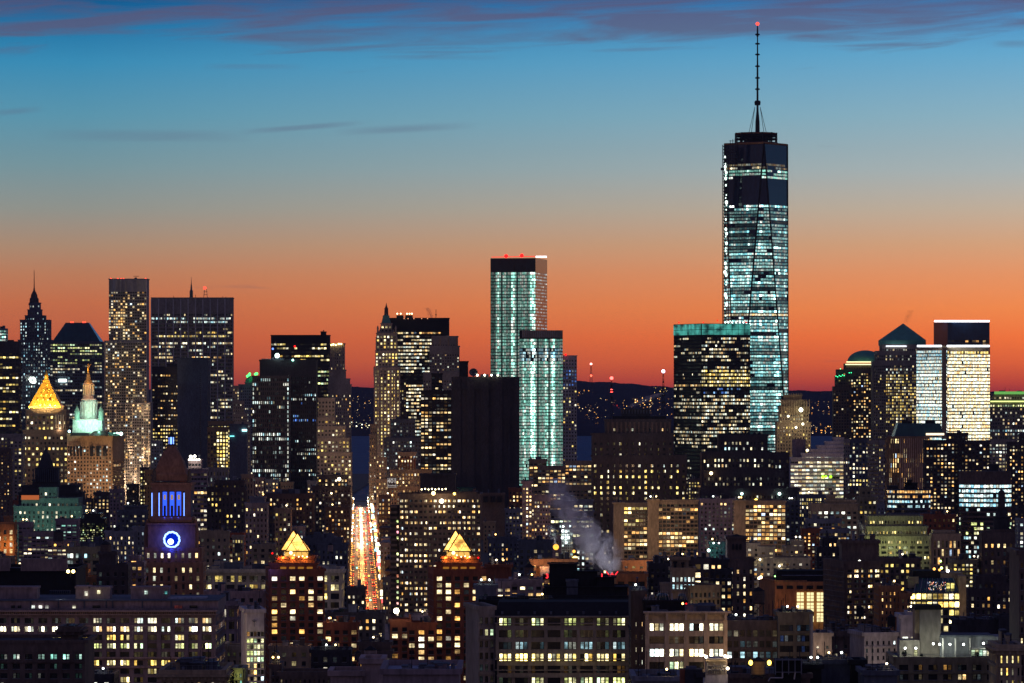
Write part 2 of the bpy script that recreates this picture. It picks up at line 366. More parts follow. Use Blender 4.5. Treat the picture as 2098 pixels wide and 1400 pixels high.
ROOTS = []
JOBS = []
def Bd(name, label, cat, Y, tiers, wall='stone', s=None, **k):
    """Register a building: tiers from the top down as (x0, x1, ytop[, dY]) or dicts; each reaches down to the ground."""
    T_ = []
    for i, t in enumerate(tiers):
        if not isinstance(t, dict): t = dict(x0=t[0], x1=t[1], y=t[2], dY=t[3] if len(t) > 3 else -2.5 * i)
        t.setdefault('dY', -2.5 * i); T_.append(t)
        OCC.append((Y + t['dY'], t['x0'], t['x1'], t['y']))
    JOBS.append((name, label, cat, Y, T_, wall, s, k))
def make_all():
    for name, label, cat, Y, T_, wall, s, k in JOBS:
        rng = random.Random(zlib.crc32(label.encode()))
        last = T_[-1]; f0 = foot(last, Y + last['dY'])
        cx = sum(p[0] for p in f0) / 4; cy = sum(p[1] for p in f0) / 4
        root = thing(name, label, cat, (cx, cy, 0), k.get('group')); ROOTS.append(root)
        W = MB(); wins = []
        for i, t in enumerate(T_):
            Yt = Y + t['dY']; ft = foot(t, Yt); zt = PZ(t['y'], Yt)
            cov = [q for q in T_[i + 1:] if q['x0'] <= t['x0'] + 2 and q['x1'] >= t['x1'] - 2 and q['dY'] <= t['dY']]
            zb = PZ(cov[0]['y'], Y + cov[0]['dY']) - 1 if cov else 0
            W.hexa([(*p, 0 if k.get('deep', 1) else zb) for p in ft], [(*p, zt) for p in ft], t.get('wall', wall), k.get('roof', 'roof'))
            ss = t.get('s', s); side = t.get('side', k.get('side', ss))
            segs = [(ft[0], ft[1], ss), (ft[1], ft[2], side), (ft[3], ft[0], t.get('left', side))]
            for a, b, sp in segs:
                if sp is not None and zb < zt: facade(W, wins, a, b, zt, max(0, zb), Yt, sp, t.get('wall', wall), rng)
            RF = MB()
            # parapet
            ph = k.get('par', 1.1 if Y < 3500 else 1.5); pt = .5 if Y < 2500 else 1
            if ph:
                for a in range(4):
                    L, u, n = seg(ft[a], ft[(a + 1) % 4]); RF.obox(ft[a], u, -.6 if k.get('cor') else -.35, L + (.6 if k.get('cor') else .35), n, -pt, .62 if not k.get('cor') else .75, zt + .02 * a, zt + ph + .02 * a, t.get('wall', wall) if not t.get('pm') else t['pm'])
                    if k.get('cor') and i == 0:
                        RF.obox(ft[a], u, -1, L + 1, n, 0, 1.5 - .03 * a, zt - .6, zt - .02 * a - .03, t.get('wall', wall))
                        RF.obox(ft[a], u, -.5, L + .5, n, 0, .8 - .03 * a, zt - 1.5, zt - .65, t.get('wall', wall))
                        nb = int(L / 1.6)
                        for bq in range(nb): RF.obox(ft[a], u, (bq + .3) * L / nb, (bq + .6) * L / nb, n, .8, 1.3, zt - 1.35, zt - .62, t.get('wall', wall))
            if RF.v: RF.build('parapet', root)
            # rooftop plant
            nj = k.get('junk', 2 if i == 0 else 0)
            w0 = hypot(ft[1][0] - ft[0][0], ft[1][1] - ft[0][1]); d0 = hypot(ft[3][0] - ft[0][0], ft[3][1] - ft[0][1])
            if i == 0 and nj:
                Lx, u, n = seg(ft[0], ft[1])
                NJ = nj + (4 if Y < 1300 else 2 if Y < 3200 else 0)
                def at_(a, dd): return (ft[0][0] + u[0] * a - n[0] * dd, ft[0][1] + u[1] * a - n[1] * dd)
                for q in range(NJ):
                    a = rng.uniform(.05, .8) * w0; ln = rng.uniform(.05, .2) * w0; dd = rng.uniform(.12, .6) * d0; hh = k.get('jh', 1) * rng.uniform(1.2, 4.0) * (1 if Y < 3500 else 1.4)
                    JB = MB(); JB.obox(ft[0], u, a, min(w0 - 1, a + ln), n, -dd - min(5, d0 * .3), -dd, zt - .1, zt + hh, rng.choice(('dark', wall, 'slate', 'grey')))
                    if Y < 2200: JB.obox(ft[0], u, a - .15, min(w0 - 1, a + ln) + .15, n, -dd - min(5, d0 * .3) - .15, -dd + .15, zt + hh, zt + hh + .2, 'slate')
                    JB.build('roof_housing', root)
                for q in range(NJ):
                    a = rng.uniform(.05, .95) * w0; dd = rng.uniform(.05, .5) * d0; p0 = at_(a, dd); tp = rng.random(); JB = MB()
                    if tp < .35: JB.tube((*p0, zt), (*p0, zt + rng.uniform(3, 7)), .09 if Y < 2000 else .16, 'iron', 5); JB.build('antenna', root)
                    elif tp < .7 and Y < 2600:
                        hh = rng.uniform(.8, 1.8); r_ = rng.uniform(.25, .6); JB.tube((*p0, zt), (*p0, zt + hh), r_, 'grey', 8); JB.tube((*p0, zt + hh), (*p0, zt + hh + .3), r_ * 1.5, 'slate', 8, r_ * .4); JB.build('roof_vent', root)
                    elif Y < 1500:
                        p1 = at_(min(w0 - .5, a + rng.uniform(2, 7)), dd); z_ = zt + rng.uniform(.4, 1.2); JB.tube((*p0, z_), (*p1, z_), .16, 'grey', 6); JB.tube((*p0, zt), (*p0, z_), .16, 'grey', 6); JB.tube((*p1, zt), (*p1, z_), .16, 'grey', 6); JB.build('roof_pipe', root)
                if Y < 1500 and rng.random() < .7:
                    JB = MB(); m0 = int(w0 / 1.5)
                    for q in range(m0 + 1): p0 = at_(q * w0 / m0, .8); JB.tube((*p0, zt + .9), (*p0, zt + 2.1), .03, 'grey', 4)
                    JB.tube((*at_(0, .8), zt + 2.1), (*at_(w0, .8), zt + 2.1), .035, 'grey', 4); JB.tube((*at_(0, .8), zt + 1.5), (*at_(w0, .8), zt + 1.5), .03, 'grey', 4); JB.build('roof_railing', root)
                if Y < 3600 and rng.random() < .45:
                    for q in range(rng.choice((1, 1, 2))):
                        a = rng.uniform(.1, .9) * w0; p0 = at_(a, 1.2); c_ = rng.choice(((1, .55, .15), (1, .8, .5), (.9, 1, .9), (1, .7, .3))); JB = MB(); JB.tube((*p0, zt), (*p0, zt + 2.4), .06, 'iron', 5); JB.ball((p0[0], p0[1] - .2, zt + 2.6), .16 + .00011 * Y, glow('rl_%d' % (c_[2] * 99), c_, 7), 8, 5); JB.build('roof_lamp', root)
                        if rng.random() < .6: lamp(p0[0], p0[1] - 1.5, zt + 2.0, c_, 60 * (Y / 1500), .3, root)
        W.build('wall', root)
        place_windows(root, wins, Y, k.get('cap', 100))
        if k.get('fn'): k['fn'](root, Y, T_)
# ================================================================== setting: land, bay, far shore, avenue
def setting():
    m = MB()
    # Manhattan ground, with a notch where the avenue opens on the bay
    nx0, nx1 = PX(700, 5250), PX(768, 5250)
    for x0, x1, y0, y1 in ((-2600, 2600, -400, 5250), (-2600, nx0, 5250, 7000), (nx1, 2600, 5250, 7000)):
        m.poly([(x0, y0, 0), (x1, y0, 0), (x1, y1, 0), (x0, y1, 0)], 'asphalt')
    tag(m.build('ground'), kind='structure')
    wm = mat('bay_water', (.025, .10, .22), .6, 0, .2, .004, .15)
    t = wm.node_tree; nz = t.nodes.new('ShaderNodeTexNoise'); nz.inputs['Scale'].default_value = .05; nz.inputs['Detail'].default_value = 6
    g = t.nodes.new('ShaderNodeNewGeometry'); t.links.new(g.outputs['Position'], nz.inputs['Vector'])
    bm = t.nodes.new('ShaderNodeBump'); bm.inputs['Strength'].default_value = 1; bm.inputs['Distance'].default_value = 12; t.links.new(nz.outputs[0], bm.inputs['Height']); t.links.new(bm.outputs[0], t.nodes['Principled BSDF'].inputs['Normal'])
    m = MB(); m.poly([(-9000, -600, -1.5), (9000, -600, -1.5), (9000, 24000, -1.5), (-9000, 24000, -1.5)], wm); tag(m.build('bay_water'), kind='structure')
    # hills of the far shore
    m = MB(); rng = random.Random(4); hm = mat('far_hill', (.02, .022, .045), .95, 0, .35, .003, 0)
    def crest(px):
        pts = [(-200, 800), (300, 798), (720, 793), (760, 794), (1000, 790), (1185, 781), (1260, 784), (1340, 791), (1382, 794), (1500, 800), (1620, 800), (1700, 802), (1800, 802), (2300, 804)]
        for (a, b), (c, d) in zip(pts, pts[1:]):
            if a <= px <= c: return b + (d - b) * (px - a) / (c - a)
        return 800
    nxp, nyp = 620, 9
    for j in range(nyp):
        v = j / (nyp - 1); Y = 13200 + v * 6800
        for i in range(nxp + 1):
            px = -150 + i * 2400 / nxp; zc = PZ(crest(px) + (rng.uniform(-.5, .5) if j >= nyp - 2 else 0) + .8 * sin(px * .11), 20000)
            z = -2 + (zc + 2) * (v ** 1.25) + (6 * sin(px * .05 + j * 2) * v * (1 - v) * 3)
            m.v.append((PX(px, Y), Y, z))
    for j in range(nyp - 1):
        for i in range(nxp):
            a = j * (nxp + 1) + i; m.f.append((a, a + 1, a + nxp + 2, a + nxp + 1)); m.m.append(m.mi(hm)); m.cols.append(None)
    tag(m.build('far_hills'), kind='structure')
    # town lights scattered over the far shore
    m = MB()
    def dots(x0, x1, y0, y1, n, cols, r0=.5, r1=1.1, cl=6):
        for _ in range(n):
            x, y = rng.uniform(x0, x1), y0 + (y1 - y0) * rng.random()
            if rng.random() < .7: x = x0 + (x1 - x0) * (int((x - x0) / (x1 - x0) * cl) + rng.random() * .35) / cl
            v = max(.02, min(.9, (893 - y) / 105)); Y = 13200 + v * 6200; zc = PZ(crest(x), 20000)
            z = -2 + (zc + 2) * v ** 1.25 + 16; c = rng.choice(cols); e = rng.choice((.7, 1.5, 3, 5))
            X = PX(x, Y); r = .52 * rng.uniform(r0, r1) * Y / F; z = PZ(y, Y) if PZ(y, Y) > z - 30 else z
            m.poly([(X - r, Y - 60, z - r), (X + r, Y - 60, z - r), (X + r, Y - 60, z + r), (X - r, Y - 60, z + r)], PANES, tuple(q * e / 8 for q in c))
    OR = [(1, .38, .06), (1, .5, .12), (1, .7, .35)]
    dots(715, 765, 812, 874, 34, OR, .4, .9); dots(718, 762, 862, 880, 16, [(.95, 1, .75), (1, .9, .5)], .8, 1.7, 4)
    dots(1183, 1382, 815, 868, 120, OR, .5, 1.1, 11); dots(1300, 1345, 812, 845, 26, OR, .9, 1.8, 3); dots(1340, 1372, 795, 806, 12, [(1, .65, .15)], .5, 1.0, 3)
    dots(1660, 1706, 822, 850, 26, OR, .5, 1.0, 4); dots(1660, 1706, 868, 888, 34, OR, .8, 1.6, 5); dots(1183, 1240, 815, 850, 30, OR, .5, 1.1, 5)
    dots(1255, 1268, 828, 838, 8, [(1, .05, .02)], .8, 1.1, 2)
    tag(m.build('town_lights'), 'scattered orange and white town lights on the dark far shore', None, None, 'stuff')
setting()

# ================================================================== downtown skyline
Bd('office_tower', 'pale tower with a bright teal roof cut by the photo edge', 'office tower', 6300, [(-30, 12, 673)], 'grey', S(4, 6, .8, .6, .9, 't', st=.8, mode='f', rows=((660, 702, 1, 1.4),)), par=0)
Bd('office_tower', 'dark slab with yellow window bands left of the needle spire', 'office tower', 5600, [(-40, 38, 702)], 'umber', S(6.3, 7, .8, .5, .28, 'y', mode='f', bt=20, rows=((730, 738, .8, 1.2), (745, 905, .32))))
def spire_needle(root, Y, T_):
    m = MB(); m.prof(70, Y + 12, [(626, 12), (622, 12), (621, 10), (612, 9.5), (610, 7.5), (604, 6.5), (600, 4.5), (596, 2.2), (590, 1.4)], 8, m='umber'); m.build('stepped_crown', root)
    m = MB(); m.tube((PX(70, Y + 12), Y + 12, PZ(594, Y)), (PX(70, Y + 12), Y + 12, PZ(553, Y)), .8, 'iron', 6, .3); m.build('needle', root)
Bd('skyscraper', 'slender stepped stone skyscraper with a long needle spire', 'skyscraper', 6000, [(60, 82, 622), (56.5, 84.5, 636), (51, 91, 648), (41, 100, 657), (37, 103, 698)], 'slate',
   S(5, 6.3, .4, .5, .42, 'b', st=.75, mode='r'), fn=lambda r, Y, T_: (spire_needle(r, Y, T_), bulb(r, Y - 30, [(67, 779, (.85, 1, .92), 6.5), (62, 776, (.85, 1, .92), 4), (70, 782, (.85, 1, .92), 4)], 'steam_glow', 4)), par=1.2, junk=0)  # glowing balls added to stand in for floodlit steam
def mansard(root, Y, T_):
    m = MB(); a = [(PX(107, Y), Y), (PX(205, Y), Y), (PX(205, Y), Y + 50), (PX(107, Y), Y + 50)]; b = [(PX(132, Y), Y + 16), (PX(179, Y), Y + 16), (PX(179, Y), Y + 34), (PX(132, Y), Y + 34)]
    m.hexa([(*p, PZ(700, Y)) for p in a], [(*p, PZ(661, Y)) for p in b], 'tealglass', 'iron'); m.build('mansard_roof', root)
    m = MB(); 
    for x in (143, 147, 168, 172): m.ball((PX(x, Y), Y + 16, PZ(660, Y)), .9, glow('red_glow', (1, .04, .02), 6))
    m.build('beacon', root)
Bd('office_tower', 'wide office tower with a dark sloping mansard roof', 'office tower', 5900, [(103, 209, 700)], 'slate', S(5, 6.2, .8, .5, .32, 'n', mode='f', bt=4, rows=((700, 718, .8, 1.2, 'l'), (718, 750, .45, 1, 'l'), (760, 800, .3, .6, 'c')), st=.7), fn=lambda r, Y, T_: (mansard(r, Y, T_), ledtop(r, Y - 2, [(120, 136, 783)], (.8, 1, .95), 4, 4)), par=0, junk=0)
# rippled silver residential tower
def ripple(root, Y, T_):
    W = MB(); rng = random.Random(9); wins = []
    for (x0, x1, yt, yb, dY) in ((223, 301, 573, 1035, 0), (214, 301, 700, 1035, -4), (217, 301, 752, 1035, -6), (211, 309, 826, 1045, -9)):
        Yt = Y + dY; n = int((x1 - x0) / 1.3); zt, zb = PZ(yt, Yt), PZ(yb, Yt)
        rows = int((yb - yt) / 5.9); ks = [x0 + (x1 - x0) * i / n for i in range(n + 1)]
        top = []
        for j in range(rows + 1):
            z = zt - (zt - zb) * j / rows; 
            for x in ks:
                u = (x - 223) / 78; a = sin(u * 21 + 1.4 * sin(j * .11 + u * 3)) * (1.1 + .9 * sin(j * .07 + u * 5)); k = cos(u * 9 + j * .05) * .8
                yy = Yt - 1.6 + (a + k) * .9
                if x in (ks[0], ks[-1]): yy = Yt
                W.v.append((PX(x, Yt), yy, z))
        b = len(W.v) - (rows + 1) * (n + 1); mi = W.mi('silver')
        for j in range(rows):
            for i in range(n): W.f.append((b + j * (n + 1) + i, b + j * (n + 1) + i + 1, b + (j + 1) * (n + 1) + i + 1, b + (j + 1) * (n + 1) + i)); W.m.append(mi); W.cols.append(None)
    W.build('rippled_facade', root)
    m = MB(); m.tube((PX(276, Y), Y + 15, PZ(574, Y)), (PX(276, Y), Y + 15, PZ(568, Y)), 1.2, 'iron'); m.box(PX(271, Y), PX(282, Y), Y + 14.5, Y + 15.5, PZ(566, Y), PZ(565, Y), 'iron'); m.box(PX(273, Y), PX(278, Y), Y + 13, Y + 16, PZ(573, Y), PZ(569, Y), 'iron'); m.build('window_washing_crane', root)
    m = MB()
    for x in (227, 241, 248, 253, 298): m.ball((PX(x, Y), Y + 1, PZ(572, Y)), 1.0, glow('red_glow', (1, .04, .02), 6))
    m.build('beacon', root)
    W = MB(); wins = []
    for (x0, x1, yt, yb, dY) in ((223, 301, 597, 700, 0), (217, 301, 702, 826, -6), (211, 309, 828, 1035, -9)):
        Yt = Y + dY; nx = int((x1 - x0) / 4.6)
        for j in range(int((yb - yt) / 5.9)):
            y = yt + (j + .5) * 5.9
            for i in range(nx):
                x = x0 + (i + .5) * (x1 - x0) / nx
                if hidden(x, y, Yt): continue
                pr = .26 if x > 255 or y > 740 else .4
                if 640 < y < 675 and 225 < x < 256: pr = .85
                if 900 < y: pr = .3
                on = rng.random() < pr
                cc = rng.choices([a for a, _ in PAL['w']], [b for _, b in PAL['w']])[0]; e = rng.choice((.4, .8, 1.2, 1.8)) if on else 0
                wins.append((0 if on else 1, PX(x, Yt), Yt - 4.4, PZ(y, Yt), 1.75, 1.7, 0, tuple(q * e / 8 for q in cc), None))
    place_windows(root, wins, Y, 100)
Bd('residential_tower', 'tall silver residential tower with a rippled facade', 'residential tower', 4900, [(223, 301, 573), (214, 301, 700, -4), (217, 301, 752, -6), (211, 309, 826, -9)], 'grey', None, fn=ripple, par=1, junk=0)

def chase_top(root, Y, T_):
    m = MB(); X = PX(420, Y)
    for d in (-1, 1):
        m.tube((X + d * 2.5, Y + 10, PZ(612, Y)), (X + d * 1.2, Y + 10, PZ(592, Y)), .35, 'grey')
    for z in (598, 604): m.box(X - 2.5, X + 2.5, Y + 9.5, Y + 10.5, PZ(z, Y), PZ(z, Y) + .5, 'grey')
    m.build('beacon_mast', root)
    m = MB(); m.ball((X - 1, Y + 10, PZ(590, Y)), 2.0, glow('red_hot', (1, .05, .03), 3.5)); m.build('beacon', root)
    m = MB(); xs = PX(392, Y); m.prof(392, Y + 30, [(614, 4), (597, 3.6), (594, 2.2), (585, 1.4), (580, .7), (568, .25)], 8, m='tealglass'); m.build('green_spire', root)
    m = MB()
    for x, y in ((355, 606), (400, 604), (462, 608), (456, 607)): m.tube((PX(x, Y), Y + 5, PZ(613, Y)), (PX(x, Y), Y + 5, PZ(y, Y)), .3, 'iron')
    m.build('antenna', root)
Bd('office_tower', 'broad dark slab with pale vertical ribs and a red beacon mast', 'office tower', 5700, [(310, 476, 612)], 'stone',
   S(3.2, 7.25, .78, .5, .1, 'n', mode='f', bt=30, sp=.1, st=.8, rows=((640, 646, .3), (648, 654, .7, 1, 'c'), (654, 661, .35, 1, 'c'), (676, 683, .25, 1, 'y'), (683, 690, .6, 1, 'y'), (700, 708, .8, 1.4), (708, 722, .25), (726, 734, .6, 1.2, 'o'), (760, 800, .35), (825, 842, .7, 1.1)), cols=((470, 480, .4),)), par=1.5, junk=0, fn=lambda r, Y, T_: (chase_top(r, Y, T_), ribs(r, Y, 310, 476, 612, 880, 15.1, 1.3, 1.8, 'white')))
def ribs(root, Y, x0, x1, yt, yb, step, w_=.8, dep=1.6, m_='stone', skip=0):
    m = MB(); x = x0
    while x <= x1 + .1:
        X = PX(x, Y); m.box(X - w_ / 2, X + w_ / 2, Y - dep, Y + .3, PZ(yb, Y), PZ(yt + 1, Y), m_); x += step
    m.build('vertical_ribs', root)
Bd('office_tower', 'dark striped tower behind the blue-lit lantern', 'office tower', 5000, [(342, 363, 748, 14), (312, 366, 754)], 'dark', S(5.3, 7.4, .6, .4, .22, 'w', mode='f', bt=12, sp=.2, rel=1, rows=((848, 856, .7), (878, 915, .75, 1.1, 'y'))), fn=lambda r, Y, T_: ribs(r, Y, 314, 363, 754, 910, 5.3, .9, 1.5, 'stone'))
Bd('windowless_tower', 'blank dark slab with one paler pink right edge', 'telephone building', 4700, [dict(x0=363, x1=431, c=425, y=735, th=74, D=None, side=None)], 'slate', None, par=1, junk=0, fn=lambda r, Y, T_: blank_slot(r, Y))
def blank_slot(root, Y):
    m = MB(); 
    for k in range(60): m.box(PX(413, Y - 2), PX(415, Y - 2), Y - 30, Y - 26, PZ(765 + k * 4, Y), PZ(767 + k * 4, Y), 'iron')
    m.build('vent_column', root)
Bd('office_building', 'tan stepped building beside the ribbed dark slab', 'office building', 5200, [(477, 490, 793), (478, 500, 824, -5), (478, 506, 850, -9), (477, 512, 868, -13)], 'stone', S(4, 6, .5, .5, .3, 'n', st=.7), junk=0)
def green_bulbs(root, Y, T_):
    m = MB(); gl = glow('green_glow', (.06, 1, .15), 3.5)
    for x, y, r in ((511, 768, 1.8), (507, 771, 1.6), (512, 766, 1.4), (526, 766, 1.8), (523, 767, 1.4)): m.ball((PX(x, Y), Y - 2, PZ(y, Y)), r, gl)
    m.build('green_floodlight', root)
    m = MB(); m.prof(516, Y + 12, [(786, 14), (778, 14), (774, 9), (771, 8)], 8, m='copper'); m.build('copper_roof', root)
    lamp(PX(517, Y), Y - 8, PZ(765, Y), (.1, 1, .3), 14000, 2)
Bd('office_building', 'grey building with bright green lamps on its copper roof', 'office building', 5500, [(502, 532, 785), (489, 530, 790, -4)], 'grey', S(4, 6, .5, .5, .12, 'n', st=.6), fn=green_bulbs, junk=0)
Bd('office_tower', 'black tower with a steaming vent box above the twin slabs', 'office tower', 5900, [(657, 668, 681, 18), (555, 675, 688)], 'black',
   S(6, 8, .85, .45, .35, 'y', mode='f', bt=14, rows=((700, 708, .4, 1), (708, 716, .35, 1.2), (724, 735, .65, 1.3), (760, 790, .8, .8, 'l')), side=None), fn=lambda r, Y, T_: bulb(r, Y, [(604, 710, (1, .25, .1), 2.0), (559, 715, (.15, .3, 1), 2.0)]), par=1)
def bulb(root, Y, l, name='rooftop_lamp', e=8):
    for x, y, c, r in l:
        m = MB(); m.ball((PX(x, Y - 3), Y - 3, PZ(y, Y - 3)), r * .7, glow('bulb_%d_%d_%d_%d' % (c[0] * 99, c[1] * 99, c[2] * 99, e), c if c[1] > .3 or c[0] < .5 else (1, .01, .01), e if c[1] > .5 else e * .3)); m.build(name, root)
def gothic(root, Y, T_):
    bulb(root, Y, [(679, 707, (1, .8, .3), 1.3), (683, 706, (1, .8, .3), 1.6), (688, 707, (1, .8, .3), 1.3), (694, 705, (1, .8, .3), 1.6), (699, 705, (1, .8, .3), 1.4)])
    ribs(root, Y, 678, 706, 708, 775, 5.5, 1.2, 1.4, 'stone')
Bd('skyscraper', 'slim stone tower with amber lamps along its rooftop', 'skyscraper', 5500, [(677, 706, 706), (674, 708, 760), (672, 716, 778), (676, 719, 790)], 'stone', S(4, 7, .45, .5, .22, 'w', bt=18, rows=((872, 880, .9, 1.5), (786, 872, .22), (740, 772, .35))), fn=gothic, junk=0)
Bd('office_tower', 'pair slab with dense dark oval window grid and lit corner column', 'office tower', 4570, [(517, 592, 772)], 'umber', S(4.2, 9.3, .55, .6, .09, 'c', mode='f', bt=2, st=.8, rel=.6, sp=.9, rows=((772, 778, .5), (825, 833, .8), (882, 904, .55), (962, 985, .8)), cols=((587, 593, 99, 1.2),)), par=1, junk=0, side=None)
Bd('office_tower', 'tall near-black slab with fine vertical fins and blue windows', 'office tower', 4650, [(532, 648, 741)], 'dark', S(4.0, 8.6, .5, .5, .06, 'b', bt=30, rel=1.1, sp=.1, mode='f', st=.8, rows=((810, 826, .4, 1.2, 'c'), (820, 880, .18, .9, 'k'), (900, 985, .3, .8, 'c'))), par=2, junk=4, jh=1.5,
   fn=lambda r, Y, T_: (bulb(r, Y, [(568, 729, (.7, 1, .9), 3.4), (600, 738, (.4, 1, .8), 1.4)], e=10), vents(r, Y, 537, 557, 741, 5)))
def vents(root, Y, x0, x1, y, n):
    m = MB()
    for i in range(n):
        x = x0 + (x1 - x0) * i / max(1, n - 1); m.tube((PX(x, Y), Y + 8, PZ(y + 1, Y)), (PX(x, Y), Y + 8, PZ(y - 6, Y)), 1.2, 'grey', 8)
    m.build('vent_stacks', root)
Bd('office_building', 'stepped tan stone block with warm windows below the amber-lamp tower', 'office building', 5000, [(652, 686, 818), (651, 687, 858), (650, 708, 876), (649, 716, 900), (649, 720, 930)], 'stone', S(7.2, 8.2, .5, .5, .45, 'y', st=.9, rows=((818, 880, .1),)), junk=0)
def wool(root, Y, T_):
    m = MB(); m.prof(791, Y + 14, [(682, 13), (676, 12.5), (650, 6.5), (648, 7.2), (646, 5)], 4, m='copper'); m.build('copper_pyramid', root)
    m = MB(); m.prof(791.5, Y + 14, [(650, 5), (634, 4), (633, 4.8), (631, 3), (626, 1.3), (621, .3)], 8, m='umber'); m.build('lantern', root)
    m = MB()
    for x, y in ((774, 668), (811, 668), (778, 676), (806, 676)):
        m.prof(x, Y + 2, [(700, 2.2), (y + 6, 2.0), (y + 5, 2.6), (y - 1, .3)], 8, m='stone')
    for x in (767, 818): m.prof(x, Y - 1, [(772, 2), (755, 1.8), (749, .3)], 6, m='stone')
    m.build('pinnacles', root)
    ribs(root, Y - 4, 768, 819, 756, 990, 8.4, 1.6, 1.6, 'stone'); ribs(root, Y, 771, 813, 690, 752, 7, 1.4, 1.4, 'stone')
Bd('skyscraper', 'gothic stone skyscraper with a green copper pyramid and yellow windows', 'skyscraper', 5000, [(780, 803, 664, 4), (771, 813, 684, 0), (769, 815, 720, -2), (766, 819, 755, -4)], 'stone',
   S(6.6, 7.0, .5, .55, .6, 'y', st=1.25, rows=((672, 690, .3), (690, 716, .55), (716, 740, .75), (765, 880, .84, 1.1), (880, 990, .62))), fn=wool, par=1, junk=0)
Bd('office_building', 'narrow brown annex with yellow windows beside the gothic skyscraper', 'office building', 5080, [(818, 832, 780)], 'brown', S(5, 7.5, .5, .5, .4, 'y'), junk=0)
def oneliberty(root, Y, T_):
    m = MB()
    for a, b in ((812, 826), (830, 845)): m.box(PX(a, Y), PX(b, Y), Y + 8, Y + 20, PZ(653, Y), PZ(646, Y), 'iron')
    m.build('plant_room', root)
    bulb(root, Y, [(x, 643, (1, .8, .45), 1.3) for x in (814, 821, 834, 839, 844)] + [(x, 653, (1, .4, .2), .8) for x in (828, 836, 848, 864, 876)], e=6)
    m = MB(); m.tube((PX(893, Y), Y + 10, PZ(653, Y)), (PX(893, Y), Y + 10, PZ(634, Y)), .35, 'iron'); m.ball((PX(893, Y), Y + 10, PZ(645, Y)), 1, 'iron'); m.build('antenna', root)
Bd('office_tower', 'wide black tower with pale yellow bands and rooftop lamps', 'office tower', 5600, [(798, 920, 653)], 'black', S(5.6, 7.2, .85, .45, .7, 'n', mode='f', bt=26, st=1.1, rows=((678, 686, .9, .8, 'o'), (686, 768, .85), (768, 790, .05), (790, 830, .85, 1.2), (830, 880, .7)), cols=((900, 925, .3),)), par=1, junk=0, fn=oneliberty)
Bd('office_tower', 'ribbed grey tower with a plain crown partly hiding the banded black tower', 'office tower', 5300, [(885, 938, 691, 0), (880, 941, 711, -3), (867, 941, 765, -7)], 'stone', S(5.3, 6, .5, .5, .2, 'n', bt=14, st=.8), fn=lambda r, Y, T_: ribs(r, Y, 885, 938, 691, 728, 17, 1.6, 1.8, 'tan'), junk=0)
Bd('residential_tower', 'dark apartment tower with scattered warm windows left of the blank slab', 'residential tower', 4300, [(884, 906, 768, 10), (862, 925, 803)], 'black', S(7.6, 7.2, .7, .5, .36, 'w', mode='f', st=1.1), junk=2)
Bd('office_building', 'small black box with a satellite dish behind the blank slab', 'office building', 4400, [(941, 959, 743)], 'black', None, junk=0, fn=lambda r, Y, T_: dish(r, 4020, 970, 763, 9))
def dish(root, Y, x, y, r):
    m = MB(); X, z = PX(x, Y), PZ(y, Y); rr = r * Y / F
    m.v.append((X, Y + rr * .35, z)); kk = m.mi('slate')
    for i in range(16): m.v.append((X + rr * cos(2 * pi * i / 16), Y, z + rr * .9 * sin(2 * pi * i / 16)))
    for i in range(16): m.f.append((0, 1 + i, 1 + (i + 1) % 16)); m.m.append(kk); m.cols.append(None)
    m.tube((X, Y + rr * .4, z), (X, Y + rr * .6, PZ(775, Y)), .6, 'iron'); m.build('satellite_dish', root)
def longlines(root, Y, T_):
    m = MB()
    for a, b in ((925, 944), (957, 972), (985, 1002), (1011, 1029), (1041, 1045), (1054, 1064)):
        m.box(PX(a, Y), PX(b, Y), Y - 1.5, Y + .2, 0, PZ(772, Y), 'slab')
    m.box(PX(925, Y) - .3, PX(1064, Y) + .3, Y - 1.8, Y + .2, PZ(797, Y), PZ(794, Y), 'slab'); m.build('shaft_ribs', root)
    m = MB()
    for x in (988, 997, 1012, 1020): m.box(PX(x - 4, Y), PX(x + 4, Y), Y + 6, Y + 14, PZ(772, Y), PZ(767, Y), 'slate')
    m.build('roof_plant', root)
    bulb(root, Y, [(978, 769, (.95, 1, .7), 1.4), (993, 769, (.95, 1, .7), 1.3), (1007, 769, (.95, 1, .7), 1.3), (1020, 769, (.95, 1, .7), 1.2)], e=8)
Bd('windowless_tower', 'huge windowless dark brown slab with vertical shafts', 'telephone building', 4000, [(925, 1064, 772)], mat('slab', (.055, .05, .056)) and 'slab', None, fn=longlines, par=0, junk=0)
def ledtop(root, Y, segs, col=(.85, .92, 1), e=5, h=1.6, name='light_strip'):
    for x0, x1, y in segs:
        m = MB(); m.box(PX(x0, Y), PX(x1, Y), Y - 1.6, Y - .6, PZ(y, Y), PZ(y, Y) + h, glow('led_%d_%d' % (col[2] * 99, e), col, e)); m.build(name, root)
def four(root, Y, T_):
    bulb(root, Y, [(1037, 525, (1, .06, .03), 3.2), (1069, 524, (1, .06, .03), 3.2)], e=9)
    m = MB(); m.tube((PX(1007, Y), Y + 2, PZ(527, Y)), (PX(1112, Y), Y + 6, PZ(525, Y)), .35, glow('red_dim', (1, .02, .02), 1.6)); m.build('maintenance_rail', root)
